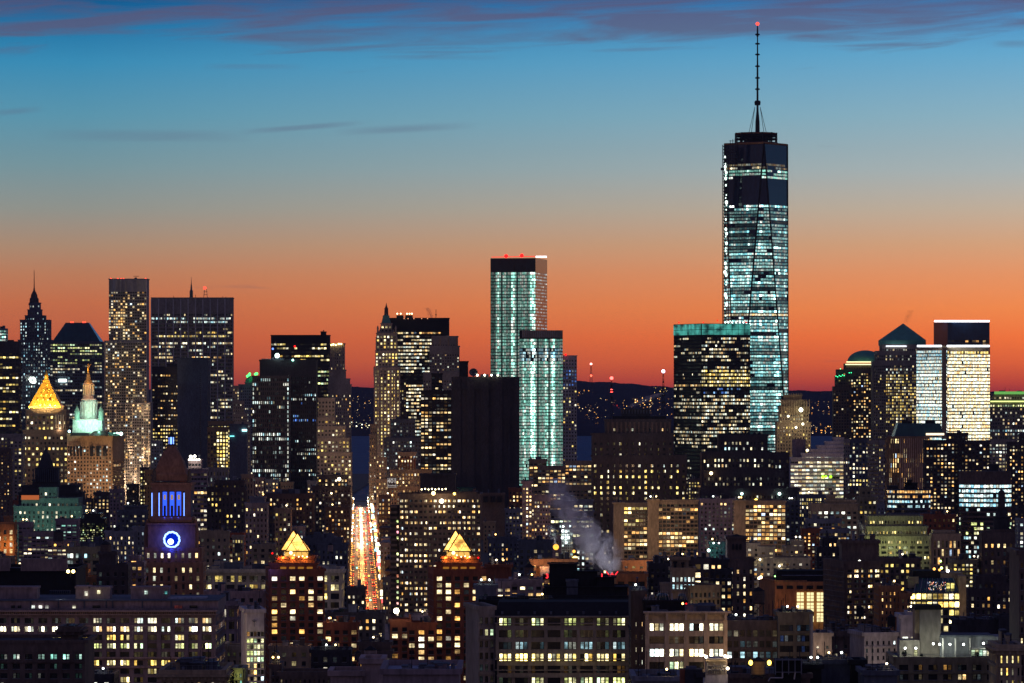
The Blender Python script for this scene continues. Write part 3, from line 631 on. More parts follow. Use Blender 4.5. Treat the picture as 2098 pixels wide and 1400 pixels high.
Bd('glass_tower', 'brightly lit teal glass tower with two red beacons on top', 'office tower', 5000, [dict(x0=1005, x1=1121, c=1097, y=529, th=78, s=S(8, 6.6, .35, .4, .9, 'b', st=.7, bt=28, core='glass', rel=.05, sp=.1), wall='glass', left=S(3.6, 6.6, .86, .72, .93, 't', bt=28, st=.5, sm=1, rel=.35, sp=.5, core='tealglass', rows=((672, 695, .0), (500, 1000, 1)), cols=((1005, 1016, 1, .22), (1019, 1024, 1, 3), (1026, 1031, 1, .12), (1037, 1046, 1, .5), (1057, 1061, 1, .15), (1078, 1084, 1, .4), (1048, 1055, 1, 4), (1062, 1078, 1, .8), (1085, 1097, 1, 5))))], 'black', S(4, 6.6, .8, .7, .85, 'o', st=.25, bt=28), par=0, junk=0, cap=100, roof='black',
   fn=lambda r, Y, T_: (four(r, Y, T_), ledtop(r, Y - 0, [(1098, 1120, 528)])))
Bd('glass_tower', 'lower bright teal glass wing in front of the twin-beacon tower', 'office tower', 4960, [(1064, 1153, 677)], 'black', S(3.3, 6.6, .86, .72, .97, 't', bt=17, st=.6, sm=1, rel=.35, sp=.5, core='tealglass', rows=((694, 716, 1, .8), (716, 742, .8, .9, 'b'), (742, 950, 1, 1)), cols=((1064, 1069, 1, .6), (1069, 1077, 1, 2.2), (1087, 1098, 1, 6), (1100, 1104, 1, .15), (1104, 1114, 1, .7), (1123, 1127, 1, .2), (1117, 1122, 1, 2.2), (1129, 1137, 1, 5), (1140, 1153, 1, .6))), par=0, junk=0, roof='black',
   fn=lambda r, Y, T_: fins(r, Y, 1070, 1153, 677, 692, 2.2))
def fins(root, Y, x0, x1, y0, y1, st):
    m = MB(); x = x0; k = 0
    while x < x1:
        m.box(PX(x, Y), PX(x + st * .45, Y), Y - 1.2, Y, PZ(y1, Y), PZ(y0, Y), 'cream' if k % 2 else 'white'); x += st; k += 1
    m.build('louvre_screen', root)
Bd('residential_tower', 'pale grey gridded tower right of the teal glass towers', 'residential tower', 5200, [(1153, 1182, 730)], 'white', S(5.4, 7, .5, .5, .2, 'y', bt=6, rows=((755, 790, .8, .4, 'k'), (740, 755, 0))), fn=lambda r, Y, T_: bulb(r, Y, [(1159, 727, (1, .1, .03), 1.8)]), par=1, junk=0)
# ------------------------------------------------------------------ the tall chamfered tower with the mast
def chamfered_tower():
    Y = 5000; cxp = 1549.5; s_top, s_bot = 52.0, 60.0; th = R(33)
    yt, yb = 292, 925; cy = Y + 45; cx = PX(1549, cy)
    root = thing('chamfered_skyscraper', 'tallest glass skyscraper with triangular facets and a long mast', 'skyscraper', (cx, cy, 0)); ROOTS.append(root)
    zt, zb = PZ(yt, Y), 56.0
    # four corners at the top (turned 45 degrees against the base)
    off = 0
    tp = [(cx + s_top / sqrt(2) * cos(R(-79 + 90 * i)), cy + s_top / sqrt(2) * sin(R(-79 + 90 * i))) for i in range(4)]
    # put the nearest top corner where the photograph has it
    bt = [(cx + s_bot / sqrt(2) * cos(R(-34 + 90 * i)), cy + s_bot / sqrt(2) * sin(R(-34 + 90 * i))) for i in range(4)]
    T = [Vector((*p, zt)) for p in tp]; B = [Vector((*p, zb)) for p in bt]
    W = MB(); edges = []
    faces = []
    for i in range(4):
        a, b = T[i], T[(i + 1) % 4]; c = B[i]              # downward triangle a b c, upward triangle b B[i] B[i+1]
        faces.append((a, b, c)); faces.append((B[i], B[(i + 1) % 4], b))
    W2 = MB()
    for f in faces: W.poly(f, 'bluglass')
    W.poly(T, 'roof'); q = [(p.x, p.y, 0) for p in B]; W.hexa(q, [tuple(p) for p in B], 'glass')
    W.build('glass_wall', root)
    E = MB()
    for i in range(4):
        E.tube(T[i], B[i], 1.0, 'iron'); E.tube(T[(i + 1) % 4], B[i], 1.0, 'iron'); E.tube(T[i], T[(i + 1) % 4], 1.2, 'orange')
    E.build('edge_trim', root); faces_done = 1
    # lit floors: window strips lying on each facet
    rng = random.Random(5); wins = []; H = 3.62
    def lvl(y): return HR + (CH - y) * F / (Y + 8)
    for f in faces:
        nrm = (f[1] - f[0]).cross(f[2] - f[0]).normalized(); mid = (f[0] + f[1] + f[2]) / 3
        if nrm.dot(Vector((mid.x - cx, mid.y - cy, 0))) < 0: nrm = -nrm
        if nrm.dot(Vector((-mid.x, -mid.y, 0))) < 0: continue
        z = zt - 8; k = 0
        while z > zb + 2:
            zc = z - H / 2; y = lvl(zc); z -= H; k += 1
            xs = []
            for a, b in ((f[0], f[1]), (f[1], f[2]), (f[2], f[0])):
                if (a.z - zc) * (b.z - zc) < 0: t = (zc - a.z) / (b.z - a.z); xs.append(a + (b - a) * t)
            if len(xs) < 2: continue
            P, Q = sorted(xs, key=lambda p: p.x); L = (Q - P).length; u = (Q - P).normalized()
            pr, mu, pal = .95, .95, 'e'
            if y < 322: pr = .0
            elif y < 334: continue
            elif y < 344: pr, mu, pal = .5, .4, 'n'
            elif y < 364: pr, mu, pal = .75, .9, 't'
            elif y < 419: continue
            elif y < 426: pr, mu = .97, 1.1
            elif y < 500: pr, mu = .88, .6
            elif 640 < y < 650: pr, mu, pal = .97, 1.1, 'n'
            elif y > 800: pr, mu = .97, .85
            if y > 426 and rng.random() < .16: mu *= .15
            n = max(1, int(L / 3.0)); on = rng.random() < pr; dimf = rng.uniform(.2, 1.5)
            for j in range(n):
                if rng.random() < .3: on = rng.random() < pr
                if not on: continue
                c = P + u * (L * (j + .5) / n); x = 1049 + c.x * F / c.y
                if hidden(x, y, Y): continue
                hot = 1.0
                for xa, xb in ((1497, 1506), (1530, 1537), (1553, 1563), (1586, 1598), (1605, 1611)):
                    if xa < x < xb: hot = rng.choice((1.2, 2.4, 5)) if (k // 2) % 2 or y > 780 else 1.3
                cc = rng.choices([a for a, _ in PAL[pal]], [b for _, b in PAL[pal]])[0]; e = mu * dimf * hot * rng.uniform(.7, 1.1) * (.6 if nrm.x > .5 else 1)
                wins.append((0, c.x + nrm.x * .4, c.y + nrm.y * .4, zc, L / n * .88, H * .62, atan2(u.y, u.x), tuple(v * e / 8 for v in cc), None))
    place_windows(root, wins, Y, 100)
    # crown: ring deck of open steel
    D = MB(); top = PZ(268, Y)
    for y_, hw in ((270, 42), (275, 42.5), (281, 43.5), (289, 44)):
        m_ = 'iron'; z = PZ(y_, Y); r = hw * Y / F
        for i in range(24):
            a, b = 2 * pi * i / 24, 2 * pi * (i + 1) / 24
            D.tube((cx + r * cos(a), cy + r * sin(a), z), (cx + r * cos(b), cy + r * sin(b), z), .75 if y_ != 270 else 1.0, 'iron' if y_ != 270 else 'brick')
            if i % 2: D.tube((cx + r * cos(a), cy + r * sin(a), PZ(268, Y)), (cx + r * cos(a), cy + r * sin(a), PZ(292, Y)), .5, 'iron')
            D.tube((cx + r * cos(a), cy + r * sin(a), z), (cx, cy, z), .3, 'iron')
    D.prof(cx * F / cy + 1049, cy, [(292, 26), (272, 24)], 12, m='iron'); D.build('ring_deck', root)
    S_ = MB(); px = cx * F / cy + 1049 + 3
    S_.prof(px, cy, [(275, 5), (250, 4.6), (240, 3.6), (228, 2.4), (215, 2.2), (214, 3.2)], 8, m='iron')
    S_.prof(px, cy, [(216, 6), (210, 6.8), (207, 6), (206, 2.2), (150, 2.0), (120, 1.6), (76, 1.2), (75, 2.2), (60, 1.6), (52, .8)], 8, m='iron')
    for y_ in (183, 160, 136, 112, 90, 71): S_.prof(px, cy, [(y_ + 1.5, 4.6), (y_, 4.8), (y_ - 1.5, 4.4)], 6, m='iron')
    X = PX(px, cy); S_.build('mast', root)
    G = MB()
    for sx in (-1, 1):
        for o in (18, 13): G.tube((X + sx * 3, cy, PZ(214, Y)), (X + sx * o * Y / F, cy - 3, PZ(268, Y)), .28, 'iron')
    for s2 in (-1, 1): G.tube((X, cy + s2 * 3, PZ(214, Y)), (X, cy + s2 * 9, PZ(268, Y)), .28, 'iron')
    G.build('mast_stays', root)
    G = MB(); G.ball((X, cy, PZ(49, cy)), 2.0, glow('red_hot', (1, .05, .03), 3.5)); G.build('beacon', root)
    # construction hoist on the left side
    Hh = MB(); hy = Y + 16; x0, x1 = PX(1481, hy), PX(1493, hy)
    for a in (x0, x1, PX(1487, hy)):
        for b in (hy, hy + 6): Hh.box(a - .3, a + .3, b - .3, b + .3, 0, PZ(297, hy), 'iron')
    y_ = 300
    while y_ < 900:
        z = PZ(y_, hy); Hh.box(x0, x1, hy - .2, hy + 6, z - .3, z + .3, 'iron'); Hh.tube((x0, hy, z), (x1, hy, z - 3), .2, 'iron'); y_ += 6.6
    Hh.build('hoist_frame', root)
    Hh = MB()
    for a in range(1496, 1512, 5):
        Hh.box(PX(a, hy) - .3, PX(a, hy) + .3, hy - 4, hy - 3.4, PZ(350, hy), PZ(288 + (a - 1496) * -.4, hy), 'iron')
    for y_ in range(290, 352, 6): Hh.box(PX(1494, hy), PX(1511, hy), hy - 4.2, hy - 3, PZ(y_, hy), PZ(y_, hy) + .6, 'iron')
    Hh.box(PX(1477, hy), PX(1483, hy), hy, hy + 3, PZ(349, hy), PZ(344, hy), 'iron'); Hh.build('scaffold', root)
    y_ = 322; i = 0
    while y_ < 660:
        Hh = MB(); Hh.ball((PX(1487, hy) + rng.uniform(-1, 1), hy - .8, PZ(y_, hy)), rng.choice((.6, .9, 1.3, 1.6)), glow('hoist_glow', (.75, 1, .9), 3), 8, 5, 1.5); Hh.build('work_lamp', root); y_ += rng.choice((6, 9, 14, 20)); i += 1
OCC.append((5000, 1482, 1616, 292))
JOBS_EXTRA = [chamfered_tower]

S7 = dict(bt=27, st=.85, rel=.35, sp=.4)
def seven_top(root, Y, T_):
    m = MB(); g = bpy.data.materials.new('teal_screen'); g.use_nodes = True; p = g.node_tree.nodes['Principled BSDF']; p.inputs['Base Color'].default_value = (.02, .2, .17, 1)
    p.inputs['Emission Color'].default_value = (.12, .72, .6, 1); p.inputs['Emission Strength'].default_value = .55
    tt = g.node_tree; gg = tt.nodes.new('ShaderNodeNewGeometry'); nn = tt.nodes.new('ShaderNodeTexNoise'); nn.inputs['Scale'].default_value = .12; tt.links.new(gg.outputs['Position'], nn.inputs['Vector']); rr = tt.nodes.new('ShaderNodeMapRange'); rr.inputs[1].default_value = .35; rr.inputs[2].default_value = .65; rr.inputs[3].default_value = .05; rr.inputs[4].default_value = .55; tt.links.new(nn.outputs[0], rr.inputs[0]); tt.links.new(rr.outputs[0], p.inputs['Emission Strength']); g.cycles.emission_sampling = 'NONE'; MATS['teal_screen'] = g
    ft = foot(T_[0], Y)
    for a, b in ((ft[0], ft[1]), (ft[3], ft[0])):
        L, u, n = seg(a, b); k = int(L / 7)
        for i in range(k): m.obox(a, u, (i + .04) * L / k, (i + .96) * L / k, n, .6, .9, PZ(686, Y), PZ(676, Y), g); m.obox(a, u, (i + .04) * L / k, (i + .96) * L / k, n, .6, .9, PZ(675, Y), PZ(664, Y), g)
    m.build('teal_glass_screen', root)
    bulb(root, Y, [(1391, 661, (1, .1, .1), 1.2), (1441, 661, (1, .1, .1), 1.1), (1470, 657, (1, .1, .1), 1.1), (1529, 661, (1, .1, .1), 1.2)] + [(x, 661, (.8, 1, .9), 1.1) for x in (1486, 1492, 1500, 1508, 1516, 1523)], e=7)
Bd('glass_tower', 'dark glass tower with a glowing teal roof band and yellow floors', 'office tower', 4800, [dict(x0=1381, x1=1537, c=1437, y=663, th=22, left=S(4.5, 7.4, .82, .5, .3, 'n', mode='f', core='glass', rows=((690, 700, .3, 1.3), (788, 796, .9, 1.3, 'o'), (820, 830, .9, 1.2), (855, 862, .9), (890, 900, .7)), **S7))], 'black',
   S(4.5, 7.4, .82, .5, .5, 'n', mode='f', rows=((690, 704, .55), (704, 716, .85, 1.3), (716, 756, .5), (756, 792, .93, 1.5, 'y'), (792, 806, .3, .7, 'k'), (806, 880, .72, 1.1), (880, 960, .5)), **S7), par=0, junk=0, fn=seven_top)
def vesey(root, Y, T_):
    m = MB(); rng = random.Random(3)
    for x, y, d in [(1600 + i * 5.2, 826 - abs((i % 4) - 1.5) * 3, -7) for i in range(12)] + [(1606 + i * 5, 809, -1) for i in range(8)]:
        m.box(PX(x - .9, Y), PX(x + .9, Y), Y + d - 1.2, Y + d + .2, PZ(y + 26, Y), PZ(y - 3, Y), 'tan')
    m.build('buttress_crown', root); bulb(root, Y - 12, [(1641, 840, (.95, 1, .7), 3.0), (1645, 869, (1, .95, .7), 1.6), (1631, 876, (1, .9, .6), 1.6), (1615, 853, (.95, 1, .75), 1.4)])
    lamp(PX(1636, Y), Y - 40, PZ(862, Y), (1, .9, .6), 70000, 4)
Bd('skyscraper', 'tan art deco tower with a crenellated crown beside the chamfered tower', 'skyscraper', 4500, [(1607, 1643, 812, 0), (1602, 1652, 822, -3), (1597, 1657, 836, -6), (1592, 1661, 868, -9)], 'tan', S(5.6, 7.2, .42, .55, .2, 'y', bt=5), fn=vesey, junk=0)
# the world-finance group
def dome(root, Y, T_):
    m = MB(); prof = []
    for i in range(10): a = pi / 2 * i / 9; prof.append((742 - 24 * sin(a), max(.3, 37 * cos(a))))
    m.prof(1773, Y + 22, prof, 24, m='copper'); m.build('dome_roof', root)
    ledtop(root, Y - 2, [(1734, 1790, 743), (1732, 1790, 748)], (.95, 1, .5), 1.6, 1.2)
    bulb(root, Y - 6, [(1713 + i * 3.3, 771 + (i % 2) * 2 - i * .6, (.05, 1, .35), .7) for i in range(6)] + [(1722, 756, (.05, 1, .35), .7), (1744, 764, (.05, 1, .35), .7), (1740, 764, (.05, 1, .35), .7)], e=4)
Bd('office_tower', 'domed tower with a yellow light ring and green lamps', 'office tower', 5000, [(1733, 1800, 745, 0), (1717, 1795, 757, -3), (1712, 1748, 770, -6), (1707, 1745, 792, -9)], 'brown', S(5.2, 6.1, .55, .5, .33, 'o', bt=7, rows=((778, 786, .7, 1.2, 'y'), (850, 930, .55, 1)), cols=((1700, 1745, .25, .5),)), fn=dome, par=0, junk=0)
def pyr(root, Y, T_):
    ft = foot(T_[0], Y - 1); m = MB(); z = PZ(697, Y); c = (sum(p[0] for p in ft) / 4, sum(p[1] for p in ft) / 4); z0 = PZ(708, Y)
    c = (PX(1852, c[1]), c[1])
    q = [(PX(1807, Y), Y), (PX(1897, Y), Y), (PX(1897, Y), Y + 48), (PX(1807, Y), Y + 48)]
    m.hexa([(*p, z0) for p in q], [(*p, z) for p in q], 'copper')
    b = len(m.v); m.v += [(*p, z) for p in q] + [(c[0], Y + 24, PZ(662, Y))]
    for i in range(4): m.f.append((b + i, b + (i + 1) % 4, b + 4)); m.m.append(m.mi('copper')); m.cols.append(None)
    m.build('pyramid_roof', root); ledtop(root, Y - 3, [(1815, 1857, 711)], (.85, .9, 1), 2, 1.4)
    bulb(root, Y - 2, [(1799, 822, (1, .55, .1), 1.4), (1801, 830, (1, .55, .1), 1.6), (1800, 838, (1, .55, .1), 1.8), (1801, 846, (1, .55, .1), 1.0)], e=3)
Bd('office_tower', 'pyramid-roofed tower with golden lower windows', 'office tower', 4900, [(1807, 1897, 706, 0), (1797, 1885, 719, -3), (1790, 1885, 740, -6)], 'stone', S(4.2, 6.3, .6, .55, .4, 'y', mode='r', bt=8, st=.65, rows=((712, 770, .35, .8, 'n'), (770, 860, .8, 1.1), (860, 920, .5)), cols=((1786, 1815, .12),)), fn=pyr, par=0, junk=0)
Bd('office_tower', 'dark-topped tower above the brightly lit office slab', 'office tower', 4760, [dict(x0=1913, x1=2027, c=1941, y=660, th=24, left=None)], 'bluglass', S(8, 6.6, .86, .6, .1, 'o', bt=36, rows=((690, 708, .5, .5, 'o'),)), par=0, junk=0, roof='black', fn=lambda r, Y, T_: ledtop(r, Y + 2, [(1914, 2027, 660)], (.9, .93, 1), 5, 1.8))
Bd('office_tower', 'brilliantly lit white office slab with bright strips at its roof', 'office tower', 4700, [dict(x0=1878, x1=2028, c=1941, y=709, th=24, left=S(4.2, 6.9, .92, .66, .93, 'n', st=1.5, sm=1, bt=8, rel=.3, sp=.4, mode='r', rows=((715, 735, .95, .6, 'b'), (735, 900, .96, 1.1, 'c'))))], 'sand',
   S(3.7, 6.9, .88, .66, .97, 'n', st=1.9, sm=1, bt=10, rel=.3, sp=.4, rows=((710, 725, .8, .7, 'y'),)), par=0, junk=0, roof='black', fn=lambda r, Y, T_: (ledtop(r, Y + 1, [(1879, 1929, 711), (1940, 2027, 711)], (.88, .93, 1), 5, 1.8), slot(r, Y)))
def slot(root, Y):
    m = MB(); m.box(PX(1930, Y), PX(1939, Y), Y - 2, Y + 3, PZ(900, Y), PZ(712, Y), 'tan'); m.build('stair_shaft', root)
Bd('office_building', 'long low office block with glowing green roof edge at the photo edge', 'office building', 4850, [(2036, 2120, 806, 3), (2028, 2120, 822, 0)], 'stone', S(5.2, 7.3, .6, .5, .35, 'n', bt=6, rows=((826, 834, .9, 1, 'l'), (835, 845, .3, .8, 'o'), (882, 890, .95, .8, 'b'))), par=0, junk=3,
   fn=lambda r, Y, T_: (ledtop(r, Y - 1, [(2029, 2110, 824)], (.8, 1, .3), 1.5, 1.4), ledtop(r, Y + 2, [(2037, 2110, 808)], (.3, .9, .2), .5, 3)))
Bd('office_building', 'pale gridded office block with round lamps in its upper windows', 'office building', 4500, [(2026, 2080, 905)], 'stone', S(7, 7.2, .6, .5, .3, 'n', bt=4, rows=((905, 918, .3), (918, 932, .9, 1, 'c'), (952, 962, .95, .9, 'y'))), junk=0)
# ------------------------------------------------------------------ left civic group
def courthouse_pyramid(root, Y, T_):
    m = MB(); yc = Y + 17; m.prof(95, yc, [(836, 33), (833, 33), (782, 6.2), (781, 7), (779, 6)], 4, m='gold')
    m.prof(95, yc, [(781, 5), (771, 4.4), (770, 5), (768, 3.5), (764, 1.2), (759, .5)], 8, m='gold')
    for k in range(5):
        for j in range(5 - k):
            x = 95 + (j - (4 - k) / 2) * 10; m.box(PX(x - .8, Y), PX(x + .8, Y), Y - 15 + k * 6 + 14 - 14, Y - 10 + k * 6, PZ(832 - k * 10, Y), PZ(828 - k * 10, Y), 'gold')
    m.build('gilded_pyramid', root)
    for x in (50, 95, 140): spot(PX(x, Y), Y - 42, PZ(828, Y), PX(95, Y), yc, PZ(812, Y), (1, .72, .25), 200000, 40, root)
    for x in (70, 82, 95, 108, 120): lamp(PX(x, Y), Y - .8, PZ(831, Y), (1, .8, .38), 3500, .3, root)
    m = MB()
    for x in range(114, 134, 5): m.box(PX(x, Y), PX(x + 2.2, Y), Y - 1.6, Y + .2, PZ(878, Y), PZ(850, Y), 'cream')
    m.build('lit_columns', root); lamp(PX(122, Y), Y - 6, PZ(880, Y), (1, .7, .4), 4900, .8, root)
Bd('courthouse_tower', 'stone courthouse tower under a gilded floodlit pyramid roof', 'courthouse', 4400, [(60, 130, 834, 2), (53, 135, 842, 0), (47, 139, 884, -4)], 'brown', S(8, 11, .5, .45, .3, 'y', bt=8, g=1, rows=((838, 846, .6, 1.3), (866, 878, .35, 1.5), (884, 900, .5, 1.3), (900, 918, 0), (918, 1010, .5, 1.2))), fn=courthouse_pyramid, junk=0, roof='roof')
pass
def municipal(root, Y, T_):
    yc = Y + 20; m = MB()
    m.prof(182, yc, [(890, 31), (862, 29.5), (860, 31), (858, 27)], 4, m='white'); m.build('tower_base', root)
    m = MB(); m.prof(182, yc, [(860, 15), (822, 14), (820, 17), (817, 14)], 16, m='white')
    for i in range(16):
        a = 2 * pi * i / 16; r = 16.5 * Y / F; m.tube((PX(182, yc) + r * cos(a), yc + r * sin(a), PZ(858, yc)), (PX(182, yc) + r * cos(a), yc + r * sin(a), PZ(823, yc)), .8, 'white', 6)
    m.build('lower_drum', root)
    m = MB(); m.prof(181.5, yc, [(818, 12), (812, 11), (809, 9.5), (788, 9), (787, 11), (785, 9.5)], 12, m='pink')
    for i in range(12):
        a = 2 * pi * i / 12; r = 10.8 * Y / F; m.tube((PX(181.5, yc) + r * cos(a), yc + r * sin(a), PZ(810, yc)), (PX(181.5, yc) + r * cos(a), yc + r * sin(a), PZ(788, yc)), .6, 'cream', 6)
    m.build('upper_drum', root)
    m = MB(); m.prof(181, yc, [(786, 9), (781, 8), (778, 5), (768, 4), (765, 2.2), (762, 1.5)], 8, m='brown'); m.build('lantern_cap', root)
    for x, dy in ((158, -22), (207, -22), (158, 22), (207, 22)):
        m = MB(); m.prof(x, yc + dy, [(862, 5.5), (844, 5.2), (843, 6.4), (841, 5), (832, .6), (829, .3)], 8, m='green'); m.build('corner_turret', root)
    m = MB(); z = PZ(765, yc); X = PX(180.5, yc)   # standing gilded figure
    m.prof(180.5, yc, [(766, 1.6), (760, 1.5), (756, 1.9), (752, 1.2), (750, .5), (749, .9), (746.5, .8), (745.5, .2)], 8, m='gold'); m.tube((X + .5, yc, PZ(754, yc)), (X + 2.2, yc, PZ(747, yc)), .35, 'gold'); m.build('gilded_statue', root)
    for x, y, c, e in ((160, 883, (.3, 1, .6), 3e4), (204, 883, (.3, 1, .6), 3e4), (182, 850, (.6, 1, .8), 3.5e4), (165, 855, (.45, 1, .75), 3e4), (199, 855, (.45, 1, .75), 3e4), (190, 812, (1, .85, .8), 1.6e4), (176, 795, (1, .6, .2), 6e3), (181, 762, (1, .5, .05), 9e4), (173, 780, (1, .5, .1), 5e4)):
        lamp(PX(x, Y - 6), Y - 14 if y > 840 else Y + 2, PZ(y, Y - 6), c, e, .8, root)
    for x in (140, 182, 226): spot(PX(x, Y), Y - 45, PZ(868, Y), PX(182, Y), yc, PZ(856, Y), (.45, 1, .72), 80000, 34, root)
    m = MB(); m.prof(205, Y - 8, [(893, 21), (884, 12), (883, 4)], 4, m='iron'); m.prof(165, Y - 8, [(893, 20), (887, 16)], 4, m='iron'); m.prof(228, Y - 2, [(893, 22), (886, 8)], 4, m='copper'); m.build('hipped_roof', root)
    bulb(root, Y - 4, [(229, 892, (.5, 1, .8), 1.6), (234, 890, (.5, 1, .8), 1.9), (240, 889, (.6, 1, .85), 2.2), (248, 889, (.6, 1, .85), 2.4), (142, 884, (.5, .9, 1), 1.8)], e=6)
    m = MB()
    for x in (145, 152, 159, 166, 186, 199, 213): m.box(PX(x, Y), PX(x + 4 + (3 if x > 180 else 0), Y), Y - 9.1, Y - 8.4, PZ(935, Y), PZ(914, Y), 'glass')
    m.build('tall_window', root)
Bd('municipal_building', 'floodlit orange civic block with a green-lit wedding-cake tower', 'civic building', 4300, [dict(x0=138, x1=253, c=229, y=893, th=70, dY=-8)], 'tan', S(7.2, 7.5, .5, .5, .1, 'y', bt=50, rel=.7, g=2, rows=((948, 960, .65, 1.4, 'n'), (975, 985, .3, 1.3), (1000, 1060, .06)), cols=((190, 225, 1.5),)), fn=municipal, junk=0, side=S(7, 7.5, .5, .5, .15, 'c', bt=20), par=2)
Bd('office_building', 'white-gridded apartment block cut by the left photo edge', 'apartment block', 3900, [(20, 45, 900, 3), (-20, 45, 893, 8)], 'stone', S(7.5, 7.3, .5, .5, .3, 'y'), junk=2)
Bd('apartment_block', 'reddish apartment block with small warm windows at the left edge', 'apartment block', 3700, [(-30, 20, 922)], 'brown', S(6, 7, .35, .4, .3, 'o'), junk=1)
def zig(root, Y, T_):
    m = MB(); m.prof(94, Y + 15, [(962, 18), (945, 14), (944, 12), (932, 9), (931, 7), (924, 3), (914, .6)], 8, m='dark'); m.build('stepped_cupola', root)
    m = MB()
    for i in range(14): m.box(PX(68 + i * 3.9, Y - 2), PX(69 + i * 3.9, Y - 2), Y - 4, Y - 2, PZ(988, Y), PZ(962, Y), 'slate')
    m.build('fins', root)
Bd('court_tower', 'dark ziggurat cupola rising in front of the gilded courthouse', 'civic building', 3400, [(73, 118, 962), (66, 120, 986), (44, 155, 998), (38, 167, 1012)], 'dark', None, fn=zig, junk=0)
def gfac(root, Y, T_):
    for x, y, e in ((60, 1045, 6e4), (85, 1092, 26e4), (140, 1050, 9e4), (35, 1080, 8e4), (100, 1020, 5e4)): lamp(PX(x, Y - 35), Y - 35, PZ(y, Y - 35), (.45, 1, .7), e * .16, 2, root)
    m = MB(); m.box(PX(44, Y), PX(80, Y), Y - 1.4, Y + .1, PZ(1024, Y), PZ(1015, Y), glow('copper_glow', (1, .25, .08), .45)); m.build('orange_glass_strip', root)
Bd('civic_block', 'green-tinted stone block below the dark ziggurat cupola', 'civic building', 3300, [(81, 116, 1002, 2), (44, 160, 1024, 0), (28, 167, 1040, -3)], 'green', S(9, 9, .4, .6, .22, 'n', bt=6, rows=((1022, 1030, .4, 1.1), (1050, 1062, .5))), fn=gfac, junk=0)
# ================================================================== middle distance
def rl(n, *l):        # helper for rows
    return tuple(l)
def masts(root, Y, T_):
    # steaming cooling plant on the roof
    m = MB(); m.box(PX(1274, Y), PX(1333, Y), Y + 10, Y + 24, PZ(863, Y), PZ(838, Y), 'dark'); m.box(PX(1256, Y), PX(1365, Y), Y + 6, Y + 28, PZ(866, Y), PZ(853, Y), 'black')
    for i in range(10): m.box(PX(1277 + i * 6, Y), PX(1279 + i * 6, Y), Y + 9.5, Y + 10, PZ(848, Y), PZ(840, Y), 'slate')
    m.build('cooling_plant', root)
    ribs(root, Y - 0, 1246, 1372, 864, 905, 9, 1.4, 1.4, 'brown')
def lattice(name, label, x, Y, yb, yt, hw, light, m_='iron', e=9, r=1.3, ex=()):
    root = thing(name, label, 'mast', (PX(x, Y), Y, PZ(yb, Y))); ROOTS.append(root)
    m = MB(); W_ = hw * Y / F; zb, zt = PZ(yb, Y), PZ(yt, Y); X = PX(x, Y); n = 9
    for sx in (-1, 1):
        for sy in (-1, 1): m.tube((X + sx * W_, Y + sy * W_, zb), (X + sx * W_ * .25, Y + sy * W_ * .25, zt), .14 * Y / 3300, m_, 4)
    for i in range(n):
        a, b = i / n, (i + 1) / n; wa, wb = W_ * (1 - .75 * a), W_ * (1 - .75 * b); za, zb2 = zb + (zt - zb) * a, zb + (zt - zb) * b
        for sy in (-1, 1):
            m.tube((X - wa, Y + sy * wa, za), (X + wb, Y + sy * wb, zb2), .09 * Y / 3300, m_, 3); m.tube((X + wa, Y + sy * wa, za), (X - wb, Y + sy * wb, zb2), .09 * Y / 3300, m_, 3)
    for y_, k in ex: m.box(X - k * Y / F, X + k * Y / F, Y - k * Y / F, Y + k * Y / F, PZ(y_ + 2, Y), PZ(y_ - 2, Y), m_)
    lt = m.build('lattice', root)
    for y_, c in light:
        g = MB(); g.ball((X, Y, PZ(y_, Y)), r * Y / 3300, glow('mast_%d_%d' % (c[1] * 99, e), c, e)); g.build('beacon', lt)
Bd('office_tower', 'massive brown art deco tower with two masts and steaming roof plant', 'office tower', 3300, [(1240, 1375, 863, 0), (1213, 1380, 892, -3), (1213, 1407, 937, -6)], 'umber',
   S(12.6, 11.2, .36, .48, .3, 'y', g=2, bt=12, st=1.2, rel=.9, rows=((866, 890, .25, 1, 'n'), (893, 906, .7, 1.2, 'n'), (906, 935, .04), (935, 962, .3, 1, 'n'), (963, 978, .7, 1.5), (978, 990, .2), (990, 1013, .65, 1.5), (1013, 1400, .03))), fn=masts, junk=0, par=1.5)
lattice('radio_mast', 'red-lit lattice mast on the left shoulder of the brown art deco tower', 1253, 3310, 866, 776, 3.2, [(775, (1, .06, .05)), (801, (1, .06, .05))], ex=((801, 4), (815, 2.6), (790, 1.8)))
lattice('radio_mast', 'white-tipped lattice mast on the right shoulder of the brown art deco tower', 1359, 3310, 862, 764, 3.6, [(761, (.8, .72, 1))], e=5, r=1.3, ex=((810, 4.2), (825, 4.4), (795, 3), (783, 1.6)))
lattice('hill_mast', 'distant lattice transmission mast standing on the far ridge', 1211, 15500, 790, 747, 3.0, [(746, (1, .35, .3)), (770, (1, .1, .05))], e=6, r=.9)
Bd('office_tower', 'brown ziggurat office tower with a cyan-lit terrace floor', 'office tower', 3200, [(1475, 1573, 895, 0), (1447, 1580, 930, -3), (1440, 1617, 932, -1), (1441, 1608, 968, -5), (1436, 1638, 1005, -8)], 'umber',
   S(7.6, 11, .42, .5, .3, 'n', bt=8, rel=.8, rows=((905, 916, .3), (916, 930, .5, 1.1, 'c'), (945, 965, .5), (967, 980, .8, 1.8, 'w'), (1004, 1018, .9, 1.3, 't'), (1018, 1400, .3)), cols=((1575, 1640, .25),)), junk=0, fn=lambda r, Y, T_: (bulb(r, Y - 8, [(1457, 970, (1, .75, .35), 1.7), (1520, 1012, (.6, 1, .9), 1.3), (1597, 1012, (.6, 1, .9), 1.5), (1549, 1025, (1, .6, .1), 1.5)], e=8), tankset(r, Y)), par=1.5)
